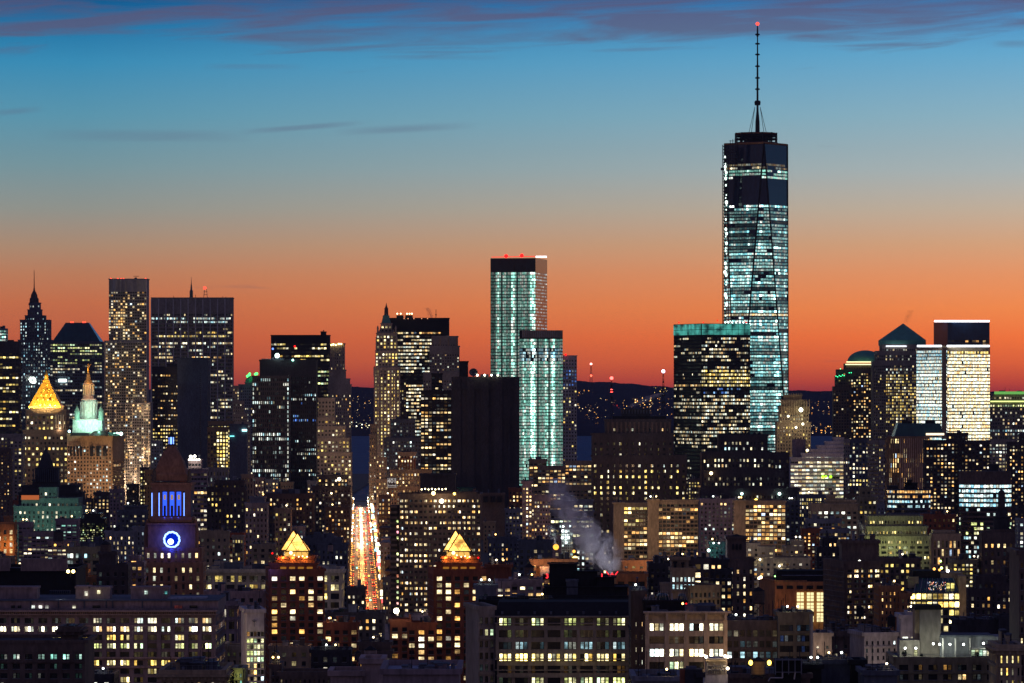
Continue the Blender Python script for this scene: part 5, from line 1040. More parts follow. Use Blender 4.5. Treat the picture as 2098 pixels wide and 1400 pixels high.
# ================================================================== near blocks
def clock(root, Y, T_):
    yc = Y + 9
    def sq(name, l, m_): m = MB(); m.prof(351.5, yc, l, 4, m=m_); m.build(name, root)
    sq('bell_roof', [(985, 40), (984, 36), (972, 34), (968, 31), (955, 28), (942, 23), (928, 16), (920, 11), (914, 8.5)], 'terra')
    m = MB(); blue = glow('blue_glow', (.03, .1, 1), 1.5); blueh = glow('blue_hot', (.12, .25, 1), 4)
    m.prof(351, yc, [(914, 8.5), (911, 9.5), (910, 7)], 8, m='umber')
    for i in range(8):
        a = 2 * pi * (i + .5) / 8; r = 7.5 * Y / F; m.tube((PX(351, yc) + r * cos(a), yc + r * sin(a), PZ(911, yc)), (PX(351, yc) + r * cos(a), yc + r * sin(a), PZ(895, yc)), .25, 'iron', 6)
    m.prof(351, yc, [(896, 8.5), (894, 9), (890, 4), (884, 1.4), (880, .3)], 8, m='iron'); m.build('lantern', root)
    m = MB(); m.prof(351, yc, [(910, 5.2), (896, 5.2)], 8, m=blueh); m.build('lantern_light', root)
    for x in (316, 388):
        m = MB(); m.prof(x, Y + 1, [(987, 5), (978, 4.5), (976, 5), (972, 3.5), (966, 4), (961, 1)], 8, m='umber'); m.build('corner_urn', root)
    lamp(PX(340, Y - 20), Y - 24, PZ(965, Y), (1, .66, .45), 2600, .4, root); lamp(PX(365, Y - 20), Y - 24, PZ(1020, Y), (1, .66, .45), 1500, .4, root)  # warm fill added in front of roof and shaft, no fixture there
    # belfry: piers with blue-lit recesses
    m = MB(); Yf = Y; X = lambda x: PX(x, Yf)
    m.box(X(313), X(390), Yf, Yf + 16, PZ(1062, Yf), PZ(990, Yf), blue_wall())
    for a, b in ((312, 325), (328, 332.5), (343, 347), (358, 361), (372, 375.5), (379, 391)): m.box(X(a), X(b), Yf - 1.6, Yf + .1, PZ(1062, Yf), PZ(1006, Yf), 'terra')
    m.box(X(311), X(392), Yf - 2, Yf + 17, PZ(1006, Yf), PZ(994, Yf), 'terra'); m.box(X(309), X(395), Yf - 2.8, Yf + 18, PZ(994, Yf), PZ(989, Yf), 'terra')
    m.box(X(309), X(394), Yf - 2.4, Yf + 17, PZ(1070, Yf), PZ(1059, Yf), 'terra')
    bf = m.build('belfry', root)
    for a, b in ((332.5, 343), (347, 358), (361, 372)):
        m = MB(); m.box(X(a + 1), X(b - 1), Yf - .25, Yf - .05, PZ(1057, Yf), PZ(1008, Yf), blue); m.box(X(a + 3), X(b - 3), Yf - .4, Yf - .2, PZ(1024, Yf), PZ(1014, Yf), glow('amber_dim', (1, .7, .4), .35)); m.box(X(a + 3), X(b - 3), Yf - .4, Yf - .2, PZ(1057, Yf), PZ(1036, Yf), 'glass'); m.build('belfry_opening', bf)
    for x in (326.5, 377.5, 312): m = MB(); m.box(X(x - .7), X(x + .7), Yf - 1.2 if x > 313 else Yf - 2, Yf - 1 if x > 313 else Yf - 1.8, PZ(1057, Yf), PZ(1010, Yf), blueh); m.build('light_tube', root)
    for x in (338, 352, 366): lamp(X(x), Yf - 2.6, PZ(1060, Yf), (.02, .06, 1), 60, .2, root)
    # clock stage
    m = MB(); m.prof(351.5, Y + 9, [(1090, 49), (1074, 46), (1072, 43), (1066, 42)], 4, m='terra'); m.build('clock_stage', root)
    for x in (303, 400):
        m = MB(); m.prof(x, Y + 1, [(1130, 8), (1092, 7.5), (1090, 8.5), (1082, 7), (1070, 4.5), (1064, 3)], 8, m='terra'); m.build('corner_buttress', root)
    m = MB(); R0 = 15.5 * Y / F; cx, cz, fy = PX(352, Y - 5), PZ(1106, Y - 5), Y - 5
    n = 48; g = glow('clock_ring', (.3, .5, 1), 3)
    for i in range(n):
        a, b = 2 * pi * i / n, 2 * pi * (i + 1) / n; rr = R0 * (1 + .05 * sin(12 * a)); r2 = R0 * (1 + .05 * sin(12 * b))
        m.tube((cx + rr * sin(a), fy, cz + rr * cos(a)), (cx + r2 * sin(b), fy, cz + r2 * cos(b)), .42, g, 6)
    m.build('lit_ring', root)
    m = MB(); q = [(cx + R0 * .92 * cos(2 * pi * i / 32), fy + .3, cz + R0 * .92 * sin(2 * pi * i / 32)) for i in range(32)]; m.poly(q, glow('clock_face', (.0, .02, .6), 1)); dl = m.build('dial', root)
    m = MB(); m.box(cx - .12, cx + .12, fy - .1, fy, cz, cz + R0 * .8, 'iron'); m.box(cx - R0 * .5, cx, fy - .1, fy, cz - .12, cz + .12, 'iron'); m.build('clock_hand', dl)
    m = MB(); m.ball((PX(350, fy), fy - 1, PZ(1110, fy)), 1.3, glow('clock_hot', (.6, .7, 1), 4), 12, 8); m.build('floodlight', root)
    for k in range(8): lamp(cx + 4.2 * sin(k * pi / 4), fy - 1.6, cz + 4.2 * cos(k * pi / 4), (.01, .05, 1), 560, .3, root)
def blue_wall():
    return mat('blue_wall', (.05, .06, .12))
Bd('clock_tower', 'clock tower with a blazing blue clock and blue-lit belfry', 'clock tower', 1900, [dict(x0=309, x1=394, y=1064, dY=-1, s=None), dict(x0=303, x1=400, y=1076, dY=-3, s=None), dict(x0=297, x1=410, y=1126, dY=-5), dict(x0=294, x1=413, y=1156, dY=-6)], 'terra',
   S(14.2, 17, .34, .58, .42, 'n', bt=4, st=1.3, rel=.6, rows=((1126, 1140, .85, 1.2), (1156, 1165, .7), (1165, 1222, .4))), junk=0, fn=clock, par=.8)
def lantern_mat():
    if 'lantern_glass' in MATS: return MATS['lantern_glass']
    g = glow('lantern_glass', (1, .47, .1), 1.6); t = g.node_tree; e = [n for n in t.nodes if n.type == 'EMISSION'][0]
    gg = t.nodes.new('ShaderNodeNewGeometry'); nn = t.nodes.new('ShaderNodeTexNoise'); nn.inputs['Scale'].default_value = .28; nn.inputs['Detail'].default_value = 3; t.links.new(gg.outputs['Position'], nn.inputs['Vector'])
    r = t.nodes.new('ShaderNodeMapRange'); r.inputs[1].default_value = .35; r.inputs[2].default_value = .62; r.inputs[3].default_value = .75; r.inputs[4].default_value = 4; t.links.new(nn.outputs[0], r.inputs[0]); t.links.new(r.outputs[0], e.inputs[1])
    return g
def pyramid_lantern(root, Y, dx, mir=0):
    """twin glass pyramids glowing over a brick crown"""
    g = lantern_mat(); g2 = glow('lantern_inside', (1, .55, .12), 1.0)
    X = lambda x, y: PX(x + dx, y)
    def pyr(name, ax, ay, bx0, bx1, by, Yf, D):
        m = MB(); a = (X(ax, Yf), Yf + D / 2, PZ(ay, Yf)); q = [(X(bx0, Yf), Yf, PZ(by, Yf)), (X(bx1, Yf), Yf, PZ(by, Yf)), (X(bx1, Yf), Yf + D, PZ(by, Yf)), (X(bx0, Yf), Yf + D, PZ(by, Yf))]
        for i in range(4): m.poly([q[i], q[(i + 1) % 4], a], g)
        gp = m.build(name, root); f = MB()
        for i in range(4):
            f.tube(q[i], a, .22, 'iron'); f.tube(q[i], q[(i + 1) % 4], .22, 'iron')
            A, B, P = Vector(q[i]), Vector(q[(i + 1) % 4]), Vector(a); m1, m2, m3 = (A + P) / 2, (B + P) / 2, (A + B) / 2
            for p1, p2 in ((m1, m2), (m2, m3), (m3, m1)): f.tube(p1, p2, .1, 'iron', 4)
        f.build('pyramid_frame', gp)
    pyr('glass_pyramid', 600, 1087, 575, 627, 1128, Y + 9, 10); pyr('glass_pyramid', 608, 1093, 585, 633, 1130, Y + 2, 10)
    f = MB(); 
    q = [(568, 0), (640, 0), (640, 17), (568, 17)]; qq = [(X(x, Y + d), Y + d, PZ(1145, Y + d)) for x, d in q]; r = [(X(x, Y + d), Y + d, PZ(1129, Y + d)) for x, d in ((579, 3), (633, 3), (633, 15), (572, 15))]
    for a, b in zip(qq, r): f.tube(a, b, .22, 'iron')
    for i in range(5): 
        x = 571 + i * 16.5; f.tube((X(x, Y), Y, PZ(1145, Y)), (X(588 + i * 9.5, Y), Y + 2.6, PZ(1130, Y)), .1, 'iron', 4)
    f.build('crown_frame', root)
    m = MB(); m.box(X(582, Y), X(628, Y), Y + 3, Y + 14, PZ(1146, Y), PZ(1131, Y), g2); m.build('lit_lantern_room', root)
    bulb(root, Y + 1.2, [(596 + dx, 1133, (1, .7, .3), .9), (603 + dx, 1138, (1, .75, .4), .35), (612 + dx, 1141, (1, .75, .4), .35), (620 + dx, 1140, (1, .75, .4), .35), (629 + dx, 1141, (1, .75, .4), .35)], e=6)
    for x in (580, 600, 625): lamp(X(x, Y), Y - 2.2, PZ(1143, Y), (1, .5, .1), 600, .3, root)
    # arched loggia under the crown
    m = MB(); g3 = glow('loggia_glow', (1, .42, .06), .32)
    for i in range(4): 
        x = 575 + i * 18; m.box(X(x, Y - 1), X(x + 12, Y - 1), Y - 3.4, Y - 3.1, PZ(1170, Y), PZ(1161, Y), g3)
    m.build('loggia_opening', root)
    for i in range(4): lamp(X(581 + i * 18, Y), Y - 4.6, PZ(1165, Y), (1, .5, .1), 18, .2, root)
def zeck(label, x0, xc, x1, dx, reds, Y, hot, blue):
    s = S(17.7, 13.6, .56, .62, hot, 'w', bt=8, st=1.25, rel=.55, dim=.012); 
    Bd('apartment_tower', label, 'apartment tower', Y, [dict(x0=x0 + 24, x1=x1 - 20, y=1145, dY=0, s=None), dict(x0=x0 + 12, x1=x1 - 16, y=1158, dY=-2, s=None) , dict(x0=x0, c=xc, x1=x1, y=1171, dY=-5, th=6, left=S(12, 13.6, .4, .62, .06, 'w', bt=8, rel=.5), Dl=24)], 'brick', s, junk=0, par=.9, cap=100,
       fn=lambda r, Y, T_: (pyramid_lantern(r, Y + 1, dx), bulb(r, Y - 3, [(x, y, (1, .02, .03), .55) for x, y in reds], 'red_beacon', 6), lamp(PX(x0 + 18, Y), Y - 9, PZ(1166, Y), (.1, .15, 1), 500 if blue else 1, .3, r)))
zeck('left brick apartment tower crowned by glowing twin glass pyramids', 541, 553, 665, 0, [(558, 1134), (571, 1145)], 1700, .33, 1)
zeck('right brick apartment tower crowned by glowing twin glass pyramids', 881, 891, 1001, 333, [(980, 1143)], 1690, .45, 0)
ZW = S(17.7, 13.6, .56, .62, .3, 'w', bt=8, st=1.25, rel=.55, dim=.012)
Bd('apartment_wing', 'low brick wing right of the left glowing-pyramid tower', 'apartment block', 1660, [(664, 734, 1281)], 'brick', ZW, junk=4)
Bd('apartment_wing', 'low brick wing left of the right glowing-pyramid tower', 'apartment block', 1650, [(834, 893, 1281, 0), (799, 840, 1275, 1)], 'brick', ZW, junk=3, fn=lambda r, Y, T_: bulb(r, Y - 2, [(812, 1252, (1, .8, .5), 1.5)], 'floodlight', 14))
Bd('loft_building', 'long cream arched-window building behind the left pyramid tower', 'loft building', 2000, [(413, 698, 1171)], 'cream', S(23, 18, .72, .66, .5, 'y', g=2, bt=6, st=1.05, rows=((1172, 1182, .35, 1), (1183, 1205, .5, 1), (1205, 1225, .5, 1))), cor=1, junk=6, roof='roof', fn=lambda r, Y, T_: arches(r, Y))
def arches(root, Y):
    m = MB()
    for i in range(12):
        x = 413 + 285 * (i + .5) / 12
        for d in (-4.3, 4.3):
            X, r = PX(x + d, Y), 4.0 * Y / F
            pts = [(X + r * cos(a), Y - .75, PZ(1192, Y) + r * sin(a)) for a in [pi * k / 8 for k in range(9)]]
            for a, b in zip(pts, pts[1:]): m.tube(a, b, .16, 'cream', 4)
    m.build('arch_mouldings', root)
Bd('loft_building', 'pinkish building with warm upper windows left of the left pyramid tower', 'loft building', 1720, [(420, 541, 1217)], 'pink', S(17.5, 15.5, .45, .5, .4, 'w', bt=5, st=1.1), junk=3)
Bd('loft_building', 'white loft building with wide two-pane windows beside the long stone office', 'loft building', 1500, [(416, 483, 1238)], 'mauve', S(19, 25, .68, .62, .35, 'w', g=2, bt=6, st=1.1), junk=3, cor=1)
def emblem(root, Y, T_):
    m = MB(); X = lambda x: PX(x, Y - .3); Z = lambda z: PZ(z, Y)
    m.tube((X(521), Y - .3, Z(1284)), (X(521), Y - .3, Z(1272)), .1, 'slate', 5)
    for i in range(9):
        a = pi * (.1 + .8 * i / 8); m.tube((X(521), Y - .3, Z(1275)), (X(521) + .75 * cos(a), Y - .3, Z(1273) + .55 * sin(a)), .05, 'slate', 4)
    m.build('wall_emblem', root); 
    for y in (1312, 1325, 1337, 1350): lamp(PX(520, Y), Y - 3, PZ(y, Y), (.95, 1, .45), 22, .3, root)
Bd('office_building', 'slim pale hotel block with stacked glowing yellow-green floors', 'office building', 1300, [dict(x0=499, c=505, x1=541, y=1256, th=8, Dl=20, left=None)], 'white', S(7.2, 13, .84, .74, .9, 'l', bt=37, st=1.0, rel=.25, rows=((1256, 1300, .25, .8, 'o'), (1300, 1360, .95, 1.1), (1360, 1400, .4, 1.2, 'w'))), junk=2, roof='snow', fn=emblem)
Bd('office_building', 'tan side wing left of the slim pale hotel block', 'office building', 1420, [(440, 462, 1326, 0), (462, 499, 1330, 4)], 'sand', S(14, 16, .4, .5, .05, 'l'), junk=5)
def bigoff(root, Y, T_):
    # giant order: attic, cornices, pilasters
    m = MB(); X = lambda x: PX(x, Y)
    for y, h, d in ((1250, 3, 2.2), (1258, 2, 1.4), (1281, 2.5, 1.0), (1346, 3, 1.2), (1365, 3, .9)): m.box(X(-40), X(446), Y - d - .5, Y - .1, PZ(y + h, Y), PZ(y, Y), 'pink')
    m.build('cornice', root)
    m = MB()
    for i in range(110): m.box(X(-38 + i * 4.4), X(-36 + i * 4.4), Y - 1.6, Y - .1, PZ(1257.8, Y), PZ(1253.2, Y), 'pink')
    m.build('dentils', root)
    m = MB()
    for i in range(18):
        x = -38 + i * 28; m.box(X(x - 4.4), X(x + 4.4), Y - 1.15, Y - .1, PZ(1345.8, Y), PZ(1284, Y), 'mauve'); m.box(X(x - 5.2), X(x + 5.2), Y - 1.35, Y - .1, PZ(1288, Y), PZ(1283.6, Y), 'mauve')
    m.build('pilasters', root)
    m = MB(); m.box(X(-40), X(446), Y + 3, Y + 40, PZ(1251, Y), PZ(1233, Y), 'mauve'); m.box(X(-40), X(446), Y + 2.6, Y + 40.5, PZ(1233, Y), PZ(1231, Y), 'slate')
    for x in (60, 117, 170, 215, 228, 289, 348): m.box(X(x), X(x + 2.6), Y + 2.3, Y + 3.1, PZ(1251, Y), PZ(1232, Y), 'slate')
    m.build('attic_storey', root)
    wins = []
    for x, c, e in ((66, (.9, 1, .9), 1.2), (81, (1, 1, .9), 1.6), (94, (1, 1, .9), .7), (150, (1, .95, .7), 1.1), (25, (0, 0, 0), 0), (38, (0, 0, 0), 0), (196, (0, 0, 0), 0), (364, (.3, .05, .05), .3), (395, (0, 0, 0), 0)):
        wins.append((0 if e else 1, X(x), Y + 2.7, PZ(1245, Y), 1.1 if x < 190 else 2.4, 1.0, 0, tuple(v * e / 8 for v in c), None))
    place_windows(root, wins, Y, 100)
    m = MB(); 
    for i in range(160): m.box(X(-38 + i * 3), X(-37.3 + i * 3), Y - 1.9, Y - 1.75, PZ(1250, Y), PZ(1246.5, Y), 'slate')
    m.box(X(-40), X(446), Y - 2, Y - 1.7, PZ(1246.6, Y), PZ(1246, Y), 'slate'); m.build('balustrade', root)
    roofbox(root, Y + 12, ((-10, 76, 1232, 1204, 'mauve'), (155, 183, 1232, 1203, 'pink'), (183, 225, 1232, 1204, 'mauve'), (268, 345, 1232, 1204, 'mauve'), (345, 420, 1232, 1226, 'snow')))
    wins = [(0, X(169), Y + 11.6, PZ(1220, Y), 1.1, 1.5, 0, (1 / 8, .95 / 8, .75 / 8), None), (0, X(195), Y + 11.6, PZ(1217, Y), 1.1, 1.2, 0, (1.1 / 8, 1 / 8, .6 / 8), None), (0, X(293), Y + 11.6, PZ(1218, Y), 1.1, 1.2, 0, (.7 / 8, .9 / 8, .8 / 8), None), (0, X(334), Y + 11.6, PZ(1218, Y), .9, 1, 0, (.1 / 8, .4 / 8, .4 / 8), None)]
    place_windows(root, wins, Y, 100); lamp(X(195), Y + 8, PZ(1214, Y), (1, .95, .6), 60, .3, root); lamp(X(120), Y + 9, PZ(1226, Y), (.8, .9, .9), 60, .3, root)
Bd('office_building', 'long stone office with pilasters and triple windows, lower left', 'office building', 1350, [dict(x0=-38, x1=438, y=1251, dY=0, D=42)], 'mauve', S(28, 17.3, .66, .6, .6, 'y', g=3, bt=12, st=1.15, rel=.6,
   rows=((1262, 1279, .35, .6, 'n'), (1280, 1297, .97, 1.8, 'n'), (1297, 1314, .3, 1.6), (1314, 1331, .9, 1.5, 'l'), (1331, 1348, .05, 1), (1348, 1366, .97, 1.6, 'y'), (1366, 1383, .12), (1383, 1400, .5, 1.2))), junk=0, par=.6, fn=bigoff, cap=100)
Bd('office_building', 'dark brick block with mint paired windows in the lower left corner', 'office building', 1150, [dict(x0=125, x1=160, y=1290, dY=6, s=None), dict(x0=-30, x1=174, y=1318, D=26, side=None)], 'brown', S(24, 19.5, .58, .55, .0, 't', g=2, bt=18, st=.7, rel=.5, rows=((1334, 1352, .95, 1), (1390, 1410, .15, 1.2, 'n'))), cor=1, junk=0, par=.8, fn=lambda r, Y, T_: roofbox(r, Y + 6.5, ((142, 150, 1292, 1284, 'iron'),), 'vent'))
Bd('warehouse', 'dark roof block carrying long corrugated beige screens', 'plant building', 1700, [dict(x0=-30, x1=155, y=1170, D=40)], 'black', None, junk=0, fn=lambda r, Y, T_: corr(r, Y))
def corr(root, Y):
    for a, b in ((-20, 21), (43, 138)):
        m = MB(); x = a
        while x < b: m.box(PX(x, Y), PX(min(b, x + 1.6), Y), Y - 1 - (.3 if int((x - a) / 1.6) % 2 else 0), Y + 1, PZ(1170, Y), PZ(1145, Y), 'sand' if 0 else 'pink'); x += 1.6
        m.build('corrugated_screen', root)
    m = MB(); m.box(PX(108, Y), PX(150, Y), Y - 12, Y - 11, PZ(1214, Y), PZ(1207, Y), 'slate')
    for i in range(10): m.box(PX(108 + i * 4.2, Y), PX(111 + i * 4.2, Y), Y - 12.4, Y - 12, PZ(1213, Y), PZ(1208, Y), 'bluglass')
    m.build('skylight_row', root)
def twinlamp(x, y, Y, label, c, n=2, e=9):
    root = thing('floodlight', label, 'floodlight', (PX(x, Y), Y, PZ(y + 12, Y))); m = MB(); X = PX(x, Y)
    m.tube((X, Y, PZ(y + 12, Y)), (X, Y, PZ(y, Y)), .12, 'iron'); m.box(X - 1, X + 1, Y - .1, Y + .1, PZ(y, Y) - .1, PZ(y, Y) + .1, 'iron'); m.build('pole', root)
    for i in range(n): m = MB(); m.ball((X + (i - (n - 1) / 2) * 1.9, Y - .3, PZ(y, Y)), .65, glow('fl_%d' % (c[1] * 99), c, e)); m.build('lamp_head', root)
    lamp(X, Y - 3, PZ(y, Y), c, 500, .3, root)
twinlamp(145, 1171, 1640, 'pair of yellow floodlights beside the corrugated beige screens', (1, .72, .25))
Bd('loft_building', 'beige loft building with one wide bright white window', 'loft building', 2000, [(135, 205, 1126)], 'olive', S(17, 14, .72, .6, .2, 'c', g=2, bt=6, rows=((1130, 1146, .5, 1.2),)), junk=2)
Bd('loft_building', 'orange-lit low brick building right of the floodlights', 'loft building', 1800, [(150, 177, 1162, 4), (138, 160, 1184, 0), (160, 200, 1187, 0)], 'orange', S(14, 13, .5, .5, .4, 'w'), junk=1)
Bd('loft_building', 'dark brown stepped block with a big roof tank house', 'loft building', 1780, [dict(x0=203, x1=237, y=1137, dY=3, s=None), (198, 260, 1162)], 'umber', S(16, 18, .35, .45, .08, 'c', bt=6), junk=0, fn=lambda r, Y, T_: 0)
Bd('loft_building', 'small building with balcony floors and pink-white windows by the clock tower', 'apartment block', 1820, [(266, 282, 1145, 4), (258, 292, 1157)], 'mauve', S(11, 12, .6, .5, .3, 'o', bt=2, st=1.1), junk=1)
Bd('loft_building', 'grey building with three warm upper windows left of the clock tower', 'loft building', 2300, [(215, 276, 1093, 0), (272, 297, 1084, 3)], 'grey', S(8, 10, .35, .55, .35, 'w', bt=5, st=1.1), junk=3)
Bd('glass_building', 'dark glass block full of tiny yellow sparkling lights', 'office building', 2500, [(173, 205, 1056, 5), (160, 213, 1066)], 'glass', S(3.2, 4.2, .7, .6, .4, 'l', bt=6, st=.7, mode='r', rows=((1066, 1080, .05), (1080, 1100, .3, .8), (1100, 1112, .6, .9), (1112, 1128, .4, 1.2))), junk=2)
Bd('office_building', 'grey office with short pale window strips beside the sparkling block', 'office building', 2400, [(114, 158, 1068)], 'mauve', S(10.5, 6.6, .7, .4, .35, 't', mode='f', bt=6, st=.7), junk=1)
Bd('civic_building', 'orange-lit arcaded stone hall at the left photo edge', 'civic building', 3000, [(8, 22, 1061, 4), (-20, 29, 1074)], 'orange', S(11, 13, .45, .65, .7, 'w', bt=10, st=1.4, rel=.8), junk=0, fn=lambda r, Y, T_: [lamp(PX(x, Y), Y - 9, PZ(1118, Y), (1, .5, .15), 5500, 1, r) for x in (2, 14, 26)])
Bd('loft_building', 'banded loft building with dark roof tanks and orange terrace lamps', 'loft building', 2300, [(38, 62, 1075, 5), (48, 118, 1094, 0), (98, 156, 1112, -6)], 'mauve', S(9, 8, .8, .4, .15, 'n', mode='f', bt=4), junk=1, fn=lambda r, Y, T_: (bulb(r, Y - 9, [(113, 1117, (1, .5, .1), .9), (141, 1117, (1, .5, .1), .9)], e=9), [lamp(PX(x, Y - 10), Y - 12, PZ(1116, Y), (1, .35, .05), 1600, .3, r) for x in (113, 141)]))
Bd('loft_building', 'dark block standing in the mouth of the glowing avenue', 'loft building', 2050, [(711, 748, 1208, 5)], 'umber', S(9, 11, .4, .5, .12, 'w', bt=10), junk=1, side=None)
Bd('loft_building', 'wide dark building with a planted roof in front of the avenue', 'loft building', 1900, [(666, 786, 1260)], 'umber', S(13, 14, .4, .5, .25, 'w', bt=6, st=1.1), junk=5)
Bd('loft_building', 'low dark building with a bright orange window beside the planted roof', 'loft building', 1500, [(735, 800, 1322), (740, 802, 1340)], 'brown', S(15, 14, .5, .5, .25, 'w', bt=6), junk=4)
# ------------------------------------------------------------------ bottom edge roofs
Bd('roof_block', 'pinkish blank wall at the bottom edge left of the purple roof', 'loft building', 950, [dict(x0=741, x1=784, y=1360, D=14, side=None), dict(x0=677, x1=742, y=1385, D=14)], 'pink', None, junk=0)
Bd('roof_block', 'low purple-edged roof at the bottom centre', 'loft building', 900, [dict(x0=784, x1=940, y=1382, D=30)], 'mauve', None, junk=4, jh=.5, roof='snow')
Bd('loft_building', 'cluttered dark roofs with pipes at the bottom below the left pyramid tower', 'loft building', 1050, [dict(x0=556, x1=572, y=1370), dict(x0=572, x1=678, y=1386)], 'brown', S(10, 14, .4, .5, .1, 'w'), junk=9, jh=1.2, roof='snow')
Bd('loft_building', 'corniced tan building at the bottom left of centre', 'loft building', 1080, [dict(x0=331, x1=457, y=1382, D=30)], 'tan', S(14, 16, .4, .5, .1, 'w', bt=12), cor=1, junk=8)
Bd('loft_building', 'yellow-green floodlit building corner at the bottom edge', 'loft building', 1100, [dict(x0=452, x1=482, y=1374, D=12, side=None), (480, 498, 1372)], 'lime', S(9, 14, .5, .5, .3, 't', bt=5), junk=0, par=.4,
   fn=lambda r, Y, T_: (ledtop(r, Y - 3, [(456, 472, 1371)], (.5, 1, .7), 5, .35, 'strip_lamp'), lamp(PX(466, Y), Y - 5, PZ(1373, Y), (.7, 1, .4), 260, .3, r), lamp(PX(488, Y), Y - 5, PZ(1382, Y), (.9, 1, .3), 120, .3, r)))
# big beige office, bottom centre
def bcent(root, Y, T_):
    m = MB(); X = lambda x: PX(x, Y)
    a = [(X(1016), Y + 2), (X(1297), Y + 2), (X(1297), Y + 26), (X(1016), Y + 26)]; b = [(X(1022), Y + 7), (X(1293), Y + 7), (X(1293), Y + 22), (X(1022), Y + 22)]
    m.hexa([(*p, PZ(1262, Y)) for p in a], [(*p, PZ(1236, Y)) for p in b], 'black'); m.build('mansard_roof', root)
    for i in range(9):
        x = 1029 + i * 33.4; m = MB(); m.box(X(x - 2.5), X(x + 2.5), Y + 2.2, Y + 6, PZ(1260, Y), PZ(1254, Y), 'slate'); m.prof(x, Y + 3.4, [(1254, 3), (1251, .4)], 8, m='bluglass'); m.build('dormer', root)
    m = MB()
    for y, h, d in ((1262, 2.2, 1.3), (1276, 2, .9), (1349, 2.6, 1.3), (1372, 2, .8)): m.box(X(1014), X(1297), Y - d - .5, Y, PZ(y + h, Y), PZ(y, Y), 'stone')
    for i in range(10):
        x = 1015.3 + i * 33.3
        if x < 1315: m.box(X(x), X(x + 6.4), Y - 1.05, Y, PZ(1349, Y), PZ(1278.3, Y), 'stone')
    m.build('cornice_and_piers', root)
    ledtop(root, Y - 1.2, [], ()); 
    for x in (1050, 1100, 1150, 1200, 1250): lamp(X(x), Y - 4, PZ(1353, Y), (1, .85, .35), 45, .3, root)
Bd('office_building', 'wide beige office with a full row of golden windows, bottom centre', 'office building', 1250, [dict(x0=1018.5, x1=1318.2, y=1264, D=30)], 'stone', S(33.3, 24.3, .78, .62, .35, 'n', g=3, bt=-2, st=1.05, rel=.6, sp=.5, side=None,
   rows=((1262, 1280, .55, .7, 'l'), (1280, 1306, .3, .45, 'l'), (1306, 1328, .5, .45, 'b'), (1328, 1352, 1, 3.0, 'y'), (1354, 1378, .15, .8, 'w'), (1378, 1412, .6, .9, 'l'))), junk=0, par=0, fn=bcent, roof='black')
Bd('office_building', 'dark left wing of the beige office with two lime windows', 'office building', 1252, [dict(x0=968, c=980, x1=1013, y=1250, th=10, Dl=22, left=None)], 'stone', S(12, 24, .6, .55, .06, 'c', bt=10, rows=((1258, 1270, .5, .6, 'l'), (1280, 1300, .6, .9, 'l'))), junk=0, roof='black')
Bd('plant_building', 'black rooftop plant silhouettes above the beige office', 'plant building', 1330, [dict(x0=1126, x1=1182, y=1157, D=10, side=None), dict(x0=1180, x1=1224, y=1172, D=12), dict(x0=1224, x1=1259, y=1184, D=12), dict(x0=1118, x1=1286, y=1204, D=16)], 'black', None, junk=0, par=.3,
   fn=lambda r, Y, T_: (roofbox(r, Y - 8, ((1161, 1184, 1212, 1190, 'slate'), (1199, 1242, 1234, 1223, 'bluglass'))), pipes(r, Y)))
def pipes(root, Y):
    m = MB()
    for x0, y0, x1, y1 in ((1125, 1215, 1140, 1215), (1140, 1215, 1140, 1238), (1160, 1230, 1198, 1228), (1245, 1238, 1290, 1236)): m.tube((PX(x0, Y - 7), Y - 7, PZ(y0, Y)), (PX(x1, Y - 7), Y - 7, PZ(y1, Y)), .22, 'slate')
    m.build('duct_pipes', root)
Bd('plant_building', 'pale grey rooftop plant box above the dark wing', 'plant building', 1350, [dict(x0=974, x1=1016, y=1206, D=10)], 'grey', S(40, 26, .2, .3, 0, 'c'), junk=2)
Bd('office_building', 'dark slate roofs stepping down from the plant silhouettes', 'office building', 1300, [dict(x0=985, x1=1130, y=1236, D=20), dict(x0=1129, x1=1300, y=1234, D=18)], 'black', None, junk=3, jh=.5)
